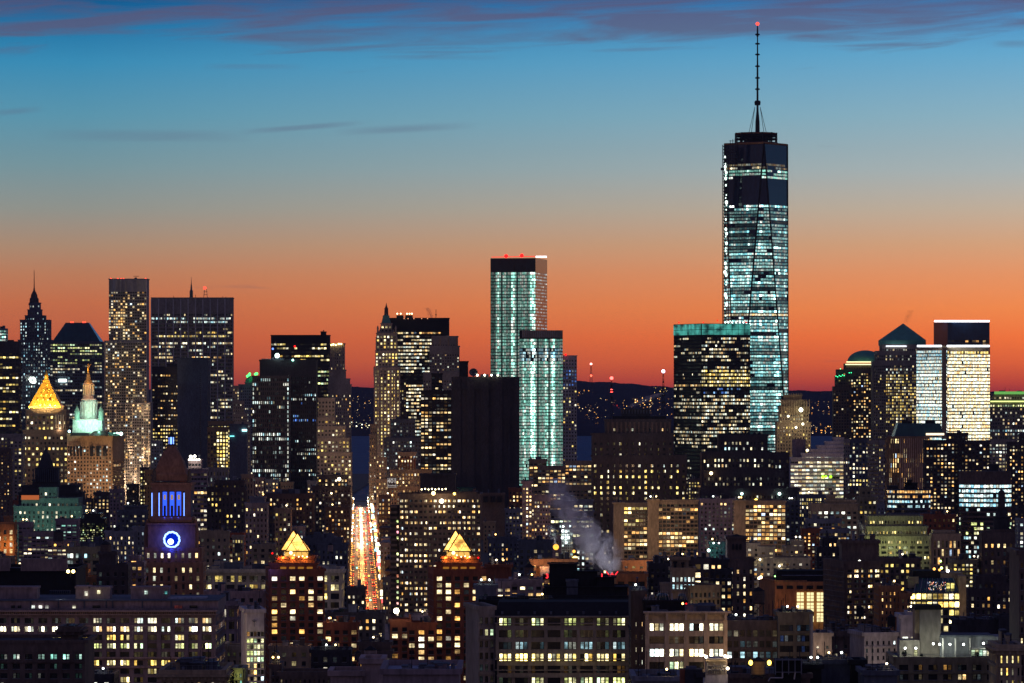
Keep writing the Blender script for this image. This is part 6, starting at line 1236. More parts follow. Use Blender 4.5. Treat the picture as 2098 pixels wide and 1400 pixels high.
def corn2(root, Y, T_):
    m = MB(); X = lambda x: PX(x, Y)
    m.box(X(1318), X(1498), Y - 2.6, Y + .4, PZ(1256, Y), PZ(1252.5, Y), 'cream'); m.box(X(1321), X(1490), Y - 1.2, Y + .1, PZ(1262, Y), PZ(1256, Y), 'cream')
    for i in range(38): m.box(X(1322 + i * 4.5), X(1324 + i * 4.5), Y - 2.2, Y - 1, PZ(1260, Y), PZ(1256.2, Y), 'cream')
    for x in (1326, 1366, 1405, 1446, 1486): m.box(X(x - 2.2), X(x + 2.2), Y - 2.4, Y, PZ(1270, Y), PZ(1256.1, Y), 'cream')
    m.build('bracketed_cornice', root)
    m = MB()
    for x in (1326, 1366, 1405, 1446, 1486): m.box(X(x - 4), X(x + 4), Y - 1.0, Y, PZ(1410, Y), PZ(1270.2, Y), 'cream')
    m.box(X(1321), X(1490), Y - 1.3, Y, PZ(1374.5, Y), PZ(1371, Y), 'cream')
    m.build('piers', root)
    m = MB(); 
    for a, b, y in ((1318, 1332, 1227), (1330, 1343, 1218), (1344, 1372, 1215), (1376, 1378, 1220), (1388, 1407, 1216)):
        m.prof((a + b) / 2, Y + 14, [(1237, (b - a) / 2), (y + 5, (b - a) / 2), (y, (b - a) / 5)], 8, m='tealglass')
        for k in range(5): xx = a + (b - a) * k / 4; m.tube((PX(xx, Y + 12), Y + 12.4, PZ(1236, Y)), (PX(xx * .6 + (a + b) * .2, Y + 12), Y + 12.2, PZ(y, Y)), .07, 'white', 4)
    m.build('greenhouse_roof', root); roofbox(root, Y + 10, ((1318, 1408, 1252, 1232, 'black'), (1325, 1344, 1252, 1242, 'dark')))
    bulb(root, Y + 8, [(1406, 1237, (1, .02, .03), .35)], e=6); lamp(X(1452), Y - 9, PZ(1370, Y), (1, .75, .4), 400, .3, root)
Bd('office_building', 'cream corniced building with bright white triple windows, bottom right of centre', 'office building', 1200, [dict(x0=1325, x1=1488, y=1257, D=24)], 'cream', S(39.6, 26.2, .74, .58, .5, 'n', g=3, bt=15, st=1.2, rel=.5, sp=.5,
   rows=((1270, 1296, .97, 2.4, 'n'), (1298, 1322, .06, .6), (1322, 1350, .96, 3.2, 'n'), (1350, 1376, .4, .8, 'l'), (1376, 1402, .3, .9, 'n'))), junk=2, jh=.5, par=0, fn=corn2, side=None)
Bd('office_building', 'narrow dark brick flank with slit windows between the two corniced offices', 'office building', 1215, [dict(x0=1297, x1=1322, y=1218, D=26)], 'umber', S(12, 26, .16, .36, .9, 'n', bt=48, st=.6), junk=1)
Bd('office_building', 'tan loft with dark small windows and one cyan-lit pair', 'office building', 1250, [dict(x0=1488, x1=1594, y=1279, D=18)], 'tan', S(13.2, 22, .72, .6, 0, 'b', bt=8, rel=.5, rows=((1279, 1304, .35, .12, 'n'), (1330, 1350, .25, 1.3))), junk=4, jh=.6, side=None)
Bd('office_building', 'olive loft with wide dark windows above the cooling towers', 'office building', 1245, [dict(x0=1594, x1=1663, y=1262, D=14)], 'olive', S(31, 21.5, .8, .6, 0, 'k', g=3, bt=14, rel=.5, rows=((1330, 1350, .2, .3),)), junk=3, jh=.6, side=None, fn=lambda r, Y, T_: flue(r, Y))
def flue(root, Y):
    m = MB(); m.tube((PX(1662, Y - 2), Y - 2, 0), (PX(1662, Y - 2), Y - 2, PZ(1258, Y)), .55, 'steel', 10); m.build('flue_pipe', root)
def brick_hall(root, Y, T_):
    m = MB(); X = lambda x: PX(x, Y)
    m.box(X(1590), X(1712), Y + 1, Y + 18, PZ(1192, Y), PZ(1180, Y), 'black'); m.box(X(1592), X(1712), Y + 4, Y + 17, PZ(1180, Y), PZ(1170, Y), 'black'); m.box(X(1603), X(1712), Y + 2.5, Y + 4.2, PZ(1182, Y), PZ(1179.5, Y), 'snow'); m.build('roof_storey', root)
    for i in range(4):
        for j in range(3):
            x = 1632.5 + i * 20.4; y = 1214 + j * 21
            for k in (0, 1):
                m = MB(); x0 = x + k * 7.5; m.box(X(x0), X(x0 + 6.4), Y - .95, Y - .75, PZ(y + 18, Y), PZ(y, Y), glow('hall_light', (1, .84, .42), 1.25))
                for q in (1, 2): m.box(X(x0), X(x0 + 6.4), Y - 1.05, Y - .9, PZ(y + q * 6.2, Y), PZ(y + q * 6.2 - .8, Y), 'brown')
                m.build('tall_window', root)
    for i in range(6):
        m = MB(); x = 1591 + i * 20.4; m.box(X(x), X(x + 13), Y - .95, Y - .75, PZ(1207, Y), PZ(1200, Y), 'glass'); m.build('clerestory_window', root)
    m = MB(); m.box(X(1588), X(1712), Y - .7, Y + 1, PZ(1212, Y), PZ(1192, Y), 'orange'); m.box(X(1588), X(1631), Y - .72, Y + 1, PZ(1330, Y), PZ(1212, Y), 'orange'); m.build('brick_front', root)
    bulb(root, Y - 3, [(1588, 1181, (.3, 1, .2), .35), (1559, 1183, (1, .6, .3), .8), (1555, 1185, (1, .75, .4), .7)], e=8)
    for x, y, e in ((1600, 1260, 350), (1575, 1240, 200), (1640, 1300, 200)): lamp(X(x), Y - 12, PZ(y, Y), (1, .5, .2), e * 1.8, .5, root)
Bd('hall', 'orange brick hall with three rows of tall blazing windows', 'hall', 1600, [dict(x0=1567, c=1588, x1=1712, y=1192, th=8, Dl=30, left=None)], 'orange', None, junk=0, fn=brick_hall, par=.5)
Bd('apartment_building', 'brown apartment tower with many warm windows and a black roof house', 'apartment block', 1500, [dict(x0=1725, x1=1801, y=1114, dY=6, s=None), dict(x0=1711, c=1733, x1=1804, y=1156, dY=0, th=12, Dl=26, left=S(8, 10.4, .4, .45, .25, 'w', bt=8))], 'brown', S(13.5, 10.6, .62, .5, .5, 'w', mode='f', bt=9, st=1.2, g=2), junk=2, fn=lambda r, Y, T_: bulb(r, Y + 4, [(1761, 1150, (1, .97, .85), .55)], e=6))
Bd('loft_building', 'white-painted building with small dark windows near the bottom right', 'loft building', 1250, [dict(x0=1758, c=1770, x1=1838, y=1304, th=10, Dl=16, left=None)], 'white', S(12, 15.3, .36, .5, .05, 'b', bt=6, rel=.35), junk=5, jh=.7, roof='black', fn=lambda r, Y, T_: lamp(PX(1795, Y), Y - 16, PZ(1390, Y), (1, .78, .62), 4900, .5, r))  # fill light added to brighten this front, no fixture
Bd('loft_building', 'small cream building with a dark water tank in front', 'loft building', 1350, [dict(x0=1666, x1=1704, y=1304, D=12, side=None)], 'cream', S(16, 16, .3, .35, .1, 'n', bt=14), junk=3, jh=.6, fn=lambda r, Y, T_: lamp(PX(1676, Y), Y - 8, PZ(1330, Y), (1, .72, .55), 1900, .3, r))  # added unseen warm light lifts the cream wall
Bd('loft_building', 'brown corniced building between the cream and the white buildings', 'loft building', 1400, [dict(x0=1703, x1=1762, y=1300, D=20)], 'brown', S(20, 18, .3, .4, .2, 'n', bt=16, st=1.3), cor=1, junk=6)
Bd('loft_building', 'brick side street houses below the brown apartment tower', 'loft building', 1470, [dict(x0=1804, x1=1845, y=1207, D=20), dict(x0=1845, x1=1866, y=1222)], 'orange', S(9, 13, .35, .5, .12, 'o'), junk=3)
def glassy(root, Y, T_):
    m = MB(); X = lambda x: PX(x, Y); q = [(X(1872), Y, PZ(1214, Y)), (X(1964), Y, PZ(1214, Y)), (X(1957), Y + 8, PZ(1187, Y)), (X(1884), Y + 8, PZ(1187, Y))]
    m.poly(q, 'tealglass'); m.box(X(1884), X(1957), Y + 8, Y + 20, PZ(1214, Y), PZ(1187, Y), 'slate')
    for k in range(8):
        t = k / 7; m.tube((X(1872 + 92 * t), Y - .1, PZ(1214, Y)), (X(1884 + 73 * t), Y + 7.9, PZ(1187, Y)), .12, 'steel', 4)
    m.build('sloped_glass_front', root)
    wins = []; rg = random.Random(8)
    for i in range(60):
        x, y = rg.uniform(1899, 1940), rg.uniform(1194, 1209); c = rg.choice(((1, .6, .3), (.6, .7, 1), (1, .9, .7), (1, .3, .2)))
        t = (1214 - y) / 27; wins.append((0, X(x), Y + 8 * t - .4, PZ(y, Y), .18, .22, 0, tuple(v * 1.6 / 8 for v in c), None))
    for x in (1944, 1953): wins.append((0, X(x), Y + 2.2, PZ(1201, Y), 1.1, 1.8, 0, (1.3 / 8, 1.1 / 8, .3 / 8), None))
    place_windows(root, wins, Y, 100)
    m = MB(); m.box(X(1932), X(1979), Y + 10, Y + 24, 0, PZ(1176, Y), 'sand'); m.box(X(1965), X(1979), Y - 1, Y + 10, 0, PZ(1180, Y), 'sand'); m.build('beige_side_slab', root)
    m = MB(); m.box(X(1876), X(1932), Y + 9, Y + 22, PZ(1190, Y), PZ(1172, Y), 'black'); m.build('roof_house', root)
    m = MB(); m.box(X(1863), X(1885), Y + 5, Y + 5.5, PZ(1206, Y), PZ(1183, Y), 'lime'); m.build('patterned_screen', root)
    bulb(root, Y - 1, [(1914, 1166, (1, .45, .1), .7), (1925, 1168, (1, .45, .1), .6), (1929, 1164, (.8, 1, .2), .6), (1942, 1170, (1, 1, 1), .75), (1927, 1150, (.5, 1, .2), .5)], e=9)
    for x, e in ((1972, 240), (1868, 200)): lamp(X(x), Y - 8, PZ(1230, Y), (1, .7, .2), e, .4, root)
Bd('office_building', 'glass-fronted building with a sloped top and blazing yellow floors', 'office building', 1500, [dict(x0=1865, x1=1966, y=1214, D=22)], 'slate', S(11.5, 16.5, .78, .66, .97, 'y', bt=0, st=1.7, rel=.4, rows=((1214, 1250, 1, 1.5), (1250, 1275, .6, 1.1), (1275, 1300, .5))), junk=0, par=0, fn=glassy)
Bd('loft_building', 'small white building with a curved lit ground window', 'loft building', 1250, [dict(x0=1863, x1=1880, y=1262, D=10), dict(x0=1846, x1=1880, y=1268, D=14)], 'white', S(16, 22, .7, .4, .9, 'n', bt=30, st=.7), junk=1, side=None)
Bd('loft_building', 'dark plant roof right of the tall blank bulkhead', 'plant building', 1400, [dict(x0=1962, x1=2046, y=1277, D=20), dict(x0=2046, x1=2092, y=1268)], 'dark', S(20, 20, .6, .25, .3, 'n', bt=26), junk=4, jh=.6, side=None)
def terrace(root, Y, T_):
    X = lambda x: PX(x, Y); m = MB()
    m.box(X(1889), X(1933), Y + 6, Y + 14, PZ(1350, Y), PZ(1252, Y), 'stone'); m.box(X(1880), X(1889), Y + 7, Y + 13, PZ(1350, Y), PZ(1252, Y), 'tan'); m.box(X(1879), X(1934), Y + 5.6, Y + 14.4, PZ(1252, Y), PZ(1243, Y), 'black'); m.build('blank_bulkhead', root)
    m = MB(); m.box(X(1930), X(2092), Y + 5, Y + 16, PZ(1350, Y), PZ(1307, Y), 'grey')
    for x in (1934, 1960, 1990): m.box(X(x), X(x + 2.2), Y + 3.8, Y + 5.1, PZ(1350, Y), PZ(1310, Y), 'white')
    m.box(X(1930), X(2040), Y + 4.6, Y + 16.4, PZ(1307, Y), PZ(1304, Y), 'slate'); m.box(X(1847), X(1888), Y + 5, Y + 12, PZ(1350, Y), PZ(1314, Y), 'stone'); ph = m.build('penthouse', root)
    m = MB()
    for x in range(1845, 2046, 4): m.box(X(x), X(x) + .05, Y + .2, Y + .26, PZ(1349, Y), PZ(1341, Y), 'steel')
    m.box(X(1845), X(2046), Y + .15, Y + .28, PZ(1341.4, Y), PZ(1340.6, Y), 'steel'); m.build('railing', root)
    wins = [(0, X(x), Y + 4.9, PZ(1340, Y), .9, 1.5, 0, tuple(v / 8 for v in c), None) for x, c in ((1998, (.7, .9, .6)), (2006, (.9, .9, .5)), (2014, (.5, .8, .6)), (2022, (.8, .9, .7)), (2030, (.9, .8, .5)), (2038, (.6, .9, .8)), (1880, (.8, .8, .4)))]
    place_windows(root, wins, Y, 100)
    for x, y in ((1857, 1330), (1879, 1330), (1915, 1321), (1928, 1322), (1949, 1322), (1977, 1322), (2018, 1320), (2082, 1319)):
        m = MB(); m.ball((X(x), Y + 3.2, PZ(y, Y)), .27, glow('terrace_lamp', (.9, 1, .88), 10)); m.box(X(x) - .1, X(x) + .1, Y + 3.4, Y + 5.1, PZ(y, Y) - .05, PZ(y, Y) + .05, 'iron'); m.build('wall_lamp', ph); lamp(X(x), Y + 2.6, PZ(y, Y), (.85, 1, .8), 150, .2, root)
    m = MB(); m.box(X(1993), X(2050), Y + 3, Y + 5.2, PZ(1332, Y), PZ(1330, Y), 'white'); m.build('canopy', root)
Bd('apartment_building', 'roof-terrace apartment building with a row of white wall lamps', 'apartment block', 1050, [dict(x0=1836, x1=2046, y=1349, D=22)], 'olive', S(29.5, 19.5, .62, .58, .3, 'w', g=2, bt=9, st=1.2, rel=.6), junk=0, par=.3, fn=terrace, roof='slate')
Bd('apartment_building', 'beige building with tall narrow windows in the lower right corner', 'apartment block', 1000, [dict(x0=2046, x1=2092, y=1328, D=16)], 'sand', S(11.5, 25, .34, .62, .7, 'y', bt=11, st=1.1, rel=.5), junk=1, par=.8, cor=1)
Bd('apartment_building', 'tall brown building sliver along the right photo edge', 'apartment block', 1020, [dict(x0=2088, x1=2120, y=1138, D=20)], 'brown', S(10, 22, .4, .5, .35, 'w', bt=10), junk=0, side=None)
# church tower and surroundings
def campanile(root, Y, T_):
    m = MB(); m.prof(1509, Y + 7, [(1104, 20), (1102, 21), (1094, .6)], 4, m='black'); m.build('pyramid_roof', root)
    for x in (1502, 1509.5, 1517):
        m = MB(); X, r = PX(x, Y - .4), 2.3 * Y / F; m.box(X - r, X + r, Y - .55, Y - .1, PZ(1126, Y), PZ(1117, Y), 'black'); pts = [(X + r * cos(pi * k / 8), Y - .5, PZ(1117, Y) + r * sin(pi * k / 8)) for k in range(9)]; m.poly(pts, 'black'); m.build('arched_opening', root)
Bd('bell_tower', 'dark square bell tower with three arches and a pyramid roof', 'bell tower', 1800, [dict(x0=1490, x1=1529, y=1105, s=None, D=14), (1492, 1545, 1150)], 'brown', S(14, 15, .3, .5, .35, 'w', bt=14), junk=0, fn=campanile)
Bd('apartment_block', 'dark building with a few lit windows left of the bell tower', 'apartment block', 1700, [(1455, 1492, 1152, 3), (1440, 1500, 1172)], 'dark', S(12, 13.5, .5, .5, .3, 'w', st=1.2), junk=1)
Bd('loft_building', 'tan stepped building with open loggia and cyan arched windows', 'loft building', 1500, [dict(x0=1376, x1=1411, y=1148, s=None), dict(x0=1376, x1=1424, y=1170, s=S(8, 15, .5, .6, .95, 'b', bt=10, rows=((1178, 1190, .95),))), dict(x0=1355, c=1412, x1=1475, y=1206, th=20, left=S(7, 20, .45, .5, 0, 'w', bt=8))], 'tan', S(10, 15, .55, .6, .0, 'w', bt=6, rel=.5), junk=1,
   fn=lambda r, Y, T_: (roofbox(r, Y - 1.2, ((1381, 1386, 1172, 1152, 'black'), (1397, 1401, 1172, 1154, 'black')), 'tall_slot', 1), lamp(PX(1450, Y), Y - 12, PZ(1235, Y), (1, .75, .4), 500, .4, r)))
Bd('loft_building', 'dark apartment block with bright large windows right of the loggia', 'apartment block', 1600, [(1405, 1455, 1150)], 'umber', S(16, 17, .6, .6, .45, 'w', st=1.3), junk=2)
Bd('loft_building', 'terracotta-lit building with two big dark windows by the red letter', 'loft building', 1560, [dict(x0=1262, x1=1325, y=1182, D=20)], 'orange', S(22, 26, .62, .8, 0, 'w', bt=7, rel=.5, rows=((1225, 1400, .5, .7, 'y'),)), junk=0, fn=lambda r, Y, T_: lamp(PX(1285, Y), Y - 14, PZ(1215, Y), (1, .5, .2), 420, .5, r))
Bd('loft_building', 'long orange-lit low building behind the red letter', 'loft building', 1950, [dict(x0=1275, x1=1338, y=1153, D=14)], 'orange', S(14, 11, .4, .4, .4, 'y', bt=4), junk=1, fn=lambda r, Y, T_: [lamp(PX(x, Y), Y - 8, PZ(1160, Y), (1, .5, .15), 700, .3, r) for x in (1290, 1320)])
Bd('loft_building', 'orange floodlit roof wall left of the steam plume', 'loft building', 1950, [dict(x0=1087, x1=1182, y=1151, D=14)], 'orange', S(17, 12, .35, .35, .1, 'y', bt=4), junk=1, fn=lambda r, Y, T_: ([lamp(PX(x, Y), Y - 8, PZ(1160, Y), (1, .5, .15), 900, .3, r) for x in (1098, 1115)], roofbox(r, Y - 6, ((1107, 1133, 1175, 1162, 'mauve'),))))
Bd('loft_building', 'tan low building with several bright living-room windows', 'loft building', 1450, [dict(x0=1046, x1=1112, y=1194, D=18), dict(x0=1017, x1=1048, y=1198, D=18)], 'pink', S(15, 13, .62, .5, .5, 'w', bt=5, st=1.4), junk=2)
Bd('loft_building', 'dark red brick roof box left of the tan low building', 'loft building', 1550, [dict(x0=996, x1=1048, y=1163, D=16)], 'brick', None, junk=1)
Bd('loft_building', 'grey low building with dark pipes left of the loggia building', 'loft building', 1650, [dict(x0=1331, x1=1377, y=1160, D=18), dict(x0=1338, x1=1377, y=1190)], 'dark', S(12, 12, .4, .5, .05, 'w'), junk=4)
Bd('loft_building', 'teal-lit low roof with white lamps behind the bell tower', 'loft building', 2100, [(1455, 1492, 1116, 0)], 'copper', S(10, 9, .4, .5, .0, 'c'), junk=3, fn=lambda r, Y, T_: bulb(r, Y - 2, [(1452, 1128, (.6, 1, .95), 1.0), (1462, 1113, (.8, 1, 1), .5), (1473, 1113, (1, .7, .8), .5)], e=9))
Bd('loft_building', 'low sand building with small lamps right of the bell tower', 'loft building', 1900, [dict(x0=1529, x1=1556, y=1118, dY=5), dict(x0=1556, x1=1588, y=1125), dict(x0=1528, x1=1660, y=1148)], 'sand', S(13, 10, .4, .45, .3, 'w', bt=4), junk=2, fn=lambda r, Y, T_: bulb(r, Y - 4, [(1534, 1147, (1, 1, .6), .6), (1557, 1147, (1, .95, .6), .6), (1597, 1160, (1, 1, .85), .6)], e=9))
Bd('loft_building', 'dark slate block between the apartment slab and the brown apartment tower', 'loft building', 1750, [(1688, 1715, 1108, 4), (1676, 1722, 1128)], 'dark', S(10, 11, .4, .5, .12, 'w'), junk=2)
Bd('loft_building', 'low brown building with paired lit windows in front of the lime tower', 'loft building', 1800, [dict(x0=1801, x1=1886, y=1149, D=18)], 'brown', S(11, 12, .5, .5, .35, 'y', bt=4), junk=2)
Bd('loft_building', 'mid-rise with many yellow windows below the cream tall-window building', 'loft building', 2000, [dict(x0=1953, x1=2002, y=1152, D=18)], 'olive', S(8, 8.5, .6, .5, .7, 'y', bt=2), junk=1)
# ================================================================== the glowing avenue
AVD = -.0349
def AX(Y, d=0): return -87.5 + AVD * (Y - 2609) + d          # centre line of the avenue
def avenue():
    m = MB(); m.poly([(AX(1500, -9.5), 1500, .004), (AX(1500, 9.5), 1500, .004), (AX(5200, 9.5), 5200, .004), (AX(5200, -9.5), 5200, .004)], mat('road_asphalt', (.09, .08, .075), .5, 0, .3, .4, .5)); tag(m.build('avenue'), kind='structure')
    m = MB()
    for s in (-1, 1): m.hexa([(AX(1500, s * 9.5), 1500, 0), (AX(1500, s * 13), 1500, 0), (AX(5200, s * 13), 5200, 0), (AX(5200, s * 9.5), 5200, 0)], [(AX(1500, s * 9.5), 1500, .15), (AX(1500, s * 13), 1500, .15), (AX(5200, s * 13), 5200, .15), (AX(5200, s * 9.5), 5200, .15)], 'stone')
    tag(m.build('pavement'), kind='structure')
    m = MB(); y = 2500
    while y < 5000:
        for d in (-4.6, 0, 4.6): m.poly([(AX(y, d - .1), y, .008), (AX(y, d + .1), y, .008), (AX(y + 4, d + .1), y + 4, .008), (AX(y + 4, d - .1), y + 4, .008)], 'white')
        if int(y) % 80 < 12:
            for k in range(9): m.poly([(AX(y, -8.6 + k * 2), y + 5, .009), (AX(y, -7.6 + k * 2), y + 5, .009), (AX(y, -7.6 + k * 2), y + 9, .009), (AX(y, -8.6 + k * 2), y + 9, .009)], 'white')
        y += 12
    tag(m.build('road_markings'), kind='structure')
    rng = random.Random(77)
    # street lamps (shared meshes)
    p = MB(); p.tube((0, 0, 0), (0, 0, 9), .14, 'iron', 6, .08); p.tube((0, 0, 9), (2.2, 0, 9.5), .07, 'iron', 5); pole = p
    def mk(mb, name): o = mb.build(name); return o
    proto = thing('street_lamp', 'amber street lamp along the kerb of the glowing avenue', 'street lamp', (0, 0, 0), 'street lamps along the glowing avenue')
    po = pole.build('pole', proto); hd = MB(); hd.ball((2.3, -.1, 9.4), .45, glow('amber_lamp', (1, .4, .06), 3), 8, 5, .8); ho = hd.build('lamp_head', proto)
    hw_ = MB(); hw_.ball((2.3, -.1, 9.4), .5, glow('white_lamp', (1, .85, .65), 16), 8, 5, .8); hwo = hw_.build('lamp_head', proto); whm = hwo.data; bpy.data.objects.remove(hwo)
    y = 2560; first = True; k = 0
    while y < 5050:
        for s in (-1, 1):
            if s < 0 and y < 2700: pass
            if first: r = proto; first = False; r.location = (AX(y, s * 10.2), y, .15); r.rotation_euler = (0, 0, 0 if s < 0 else pi)
            else:
                r = proto.copy(); C.objects.link(r); r.location = (AX(y, s * 10.2), y + rng.uniform(-9, 9), .15); r.rotation_euler = (0, 0, (0 if s < 0 else pi) + rng.uniform(-.5, .5))
                for ch in (po, ho): c = ch.copy(); C.objects.link(c); c.parent = r; (setattr(c, 'data', whm) if ch is ho and (y > 3500 and rng.random() < .6) else None)
        lamp(AX(y, 0), y, 9.2, (1, .4, .1) if y < 3700 else (1, .62, .38), (50000 if y < 3700 else 90000) * rng.choice((.3, 1, 1.8)), .6)
        k += 1; y += 34 + (y - 2560) * .012
    # cars
    def car(colr, name, label, taxi=False):
        t = thing(name, label, 'car', (0, 0, 0), 'cars driving along the glowing avenue'); m = MB(); bm_ = mat('car_' + name + '%d' % (colr[0] * 100), colr, .35, .1, .05, .5, .6)
        pr = [(-2.3, .3), (-2.35, .85), (-1.5, .95), (-.9, 1.42), (.9, 1.45), (1.7, 1.0), (2.3, .9), (2.35, .35)]
        q = [(-.88, 0), (.88, 0)]; n = len(pr); b = len(m.v)
        for x in (-.9, .9):
            for a, z in pr: m.v.append((x * (.82 if z > 1.3 else 1), a, z))
        for i in range(n): j = (i + 1) % n; m.f.append((b + i, b + j, b + n + j, b + n + i)); m.m.append(m.mi('glass' if i in (2, 4) else bm_)); m.cols.append(None)
        for o in (0, n): m.f.append(tuple(range(b + o, b + o + n))); m.m.append(m.mi(bm_)); m.cols.append(None)
        m.build('body', t)
        for a in (-1.45, 1.45):
            for s in (-1, 1): w_ = MB(); w_.tube((s * .92, a, .33), (s * .7, a, .33), .33, 'black', 10); w_.build('wheel', t)
        for s in (-1, 1):
            h = MB(); h.ball((s * .65, -2.4, .72), .26, glow('headlight_glow', (1, .5, .14), 5), 8, 4, .8); h.build('headlight', t)
            h = MB(); h.ball((s * .65, 2.36, .78), .3, glow('tail_glow', (1, .04, .02), 4), 8, 4, .8); h.build('tail_light', t)
        return t
    protos = [car((.55, .33, .02), 'taxi', 'yellow taxi in the stream of traffic on the glowing avenue'), car((.02, .02, .025), 'dark_car', 'dark car in the stream of traffic on the glowing avenue'), car((.4, .4, .42), 'silver_car', 'silver car in the stream of traffic on the glowing avenue')]
    used = set(); y = 2540
    while y < 4950:
        for d in (-7, -2.3, 2.3, 7):
            if rng.random() < .72:
                pr = rng.choice(protos); r = pr
                if pr.name in used:
                    r = pr.copy(); C.objects.link(r)
                    for ch in pr.children: c = ch.copy(); C.objects.link(c); c.parent = r
                used.add(pr.name); yy = y + rng.uniform(-3, 3); r.location = (AX(yy, d), yy, .01); r.rotation_euler = (0, 0, (pi if (d > 0) != (rng.random() < .25) else 0) + (atan2(-AVD, 1)))
        y += rng.uniform(20, 30) + (y - 2540) * .012
    # lit shop signs hanging from the fronts on both sides
    sg = thing('shop_sign', 'small lit shop sign on the fronts along the glowing avenue', 'sign', (0, 0, 0), 'shop signs along the glowing avenue')
    COL = [(1, .25, .1), (1, .6, .15), (1, .95, .8), (.3, .8, 1), (1, .1, .1), (.3, 1, .6), (1, .8, .4), (1, .5, .1), (1, .9, .6)]
    meshes = []
    for i, c in enumerate(COL):
        m = MB(); m.box(-1.3, 1.3, -.12, .12, 0, 1.8, glow('shop_%d' % i, c, 3.2)); o = m.build('lit_panel'); meshes.append(o.data); bpy.data.objects.remove(o)
    m = MB(); m.box(-1.05, 1.05, -.08, .08, -.12, 0, 'iron'); m.box(-1.05, 1.05, -.08, .08, 1.3, 1.42, 'iron'); fr = m.build('frame'); frd = fr.data; bpy.data.objects.remove(fr)
    n = 0
    for i in range(150):
        yy = 2560 + (5000 - 2560) * (i / 150) ** 1.15; s = rng.choice((-1, 1)); r = sg if n == 0 else sg.copy()
        if n: C.objects.link(r)
        r.location = (AX(yy, s * rng.uniform(11, 12.9)), yy, rng.uniform(2.5, 9) if rng.random() < .75 else rng.uniform(9, 18)); n += 1
        for d, nm in ((rng.choice(meshes), 'lit_panel'), (frd, 'frame')): c = bpy.data.objects.new(nm, d); C.objects.link(c); c.parent = r; c.scale = (rng.uniform(.6, 1.3), 1, rng.uniform(.6, 1.8)) if nm == 'lit_panel' else (1, 1, 1)
    # traffic signals over the crossings
    sg = None
    for i in range(14):
        yy = 2600 + i * 160 + (i % 3) * 12; s = -1 if i % 2 else 1
        r = thing('traffic_signal', 'traffic signal hanging over a crossing of the glowing avenue', 'traffic signal', (AX(yy, s * 10), yy, 0), 'traffic signals over the glowing avenue')
        m = MB(); X = AX(yy, s * 10); m.tube((X, yy, 0), (X, yy, 6.4), .12, 'iron'); m.tube((X, yy, 6.2), (X - s * 6, yy, 6.6), .08, 'iron'); m.box(X - s * 6 - .35, X - s * 6 + .35, yy - .2, yy + .2, 5.6, 7, 'iron'); m.build('mast_arm', r)
        m = MB(); m.ball((X - s * 6, yy - .3, 6.3), .42, glow('signal_%d' % (i % 3), ((.1, 1, .6), (1, .08, .05), (1, .5, .05))[i % 3], 10)); m.build('signal_light', r)
    # street walls on both sides, lot by lot
    for s in (-1, 1):
        y = 2650; i = 0
        while y < 5000:
            L = rng.uniform(28, 60); hgt = rng.uniform(14, 26)
            y2 = y + L; xi, xo = AX(y, s * 13.2), AX(y, s * 30)
            lots.append((s, y, y2, hgt, rng.choice(('brown', 'tan', 'stone', 'brick', 'umber', 'mauve')), i)); y = y2 + rng.choice((.6, .6, .6, 14)); i += 1
lots = []
def street_walls():
    rng = random.Random(12)
    for s, y, y2, h, mt, i in lots:
        side = 'left' if s < 0 else 'right'
        x_in, x_out = AX(y, s * 13.2), AX(y, s * 30); a, b = min(x_in, x_out), max(x_in, x_out)
        r = thing('street_front', 'lit shopfront building in the row on the %s side of the glowing avenue' % side, 'building', ((a + b) / 2, (y + y2) / 2, 0), 'shopfront buildings lining the %s side of the glowing avenue' % side)
        m = MB(); m.box(a, b, y, y2, 0, h, mt, 'roof'); xw = x_in
        m.box(a - .4, b + .4, y - .3, y2 + .3, h, h + .8, mt); m.build('wall', r)
        m = MB(); n = int((y2 - y) / 4)
        for k in range(n):
            for l in range(int(h / 3.6)):
                yy = y + (k + .5) * (y2 - y) / n; z = l * 3.6 + .6; e = 0 if rng.random() > (.95 if l == 0 else .4) else rng.uniform(.6, 2.5)
                c = rng.choice([q for q, _ in PAL['w']]); xx = xw - s * .06
                m.poly([(xx, yy - 1.2, z), (xx, yy + 1.2, z), (xx, yy + 1.2, z + 2), (xx, yy - 1.2, z + 2)], PANES, tuple(v * e / 8 for v in c))
        for k in range(int((b - a) / 3.5)):
            for l in range(int(h / 3.6)):
                e = 0 if rng.random() > .3 else rng.uniform(.5, 1.6); xx = a + (k + .5) * 3.5; z = l * 3.6 + 1
                m.poly([(xx - .7, y - .06, z), (xx + .7, y - .06, z), (xx + .7, y - .06, z + 1.7), (xx - .7, y - .06, z + 1.7)], PANES, tuple(v * e / 8 for v in rng.choice([q for q, _ in PAL['w']])))
        m.build('windows', r)['kind'] = 'stuff'
avenue()
street_walls()

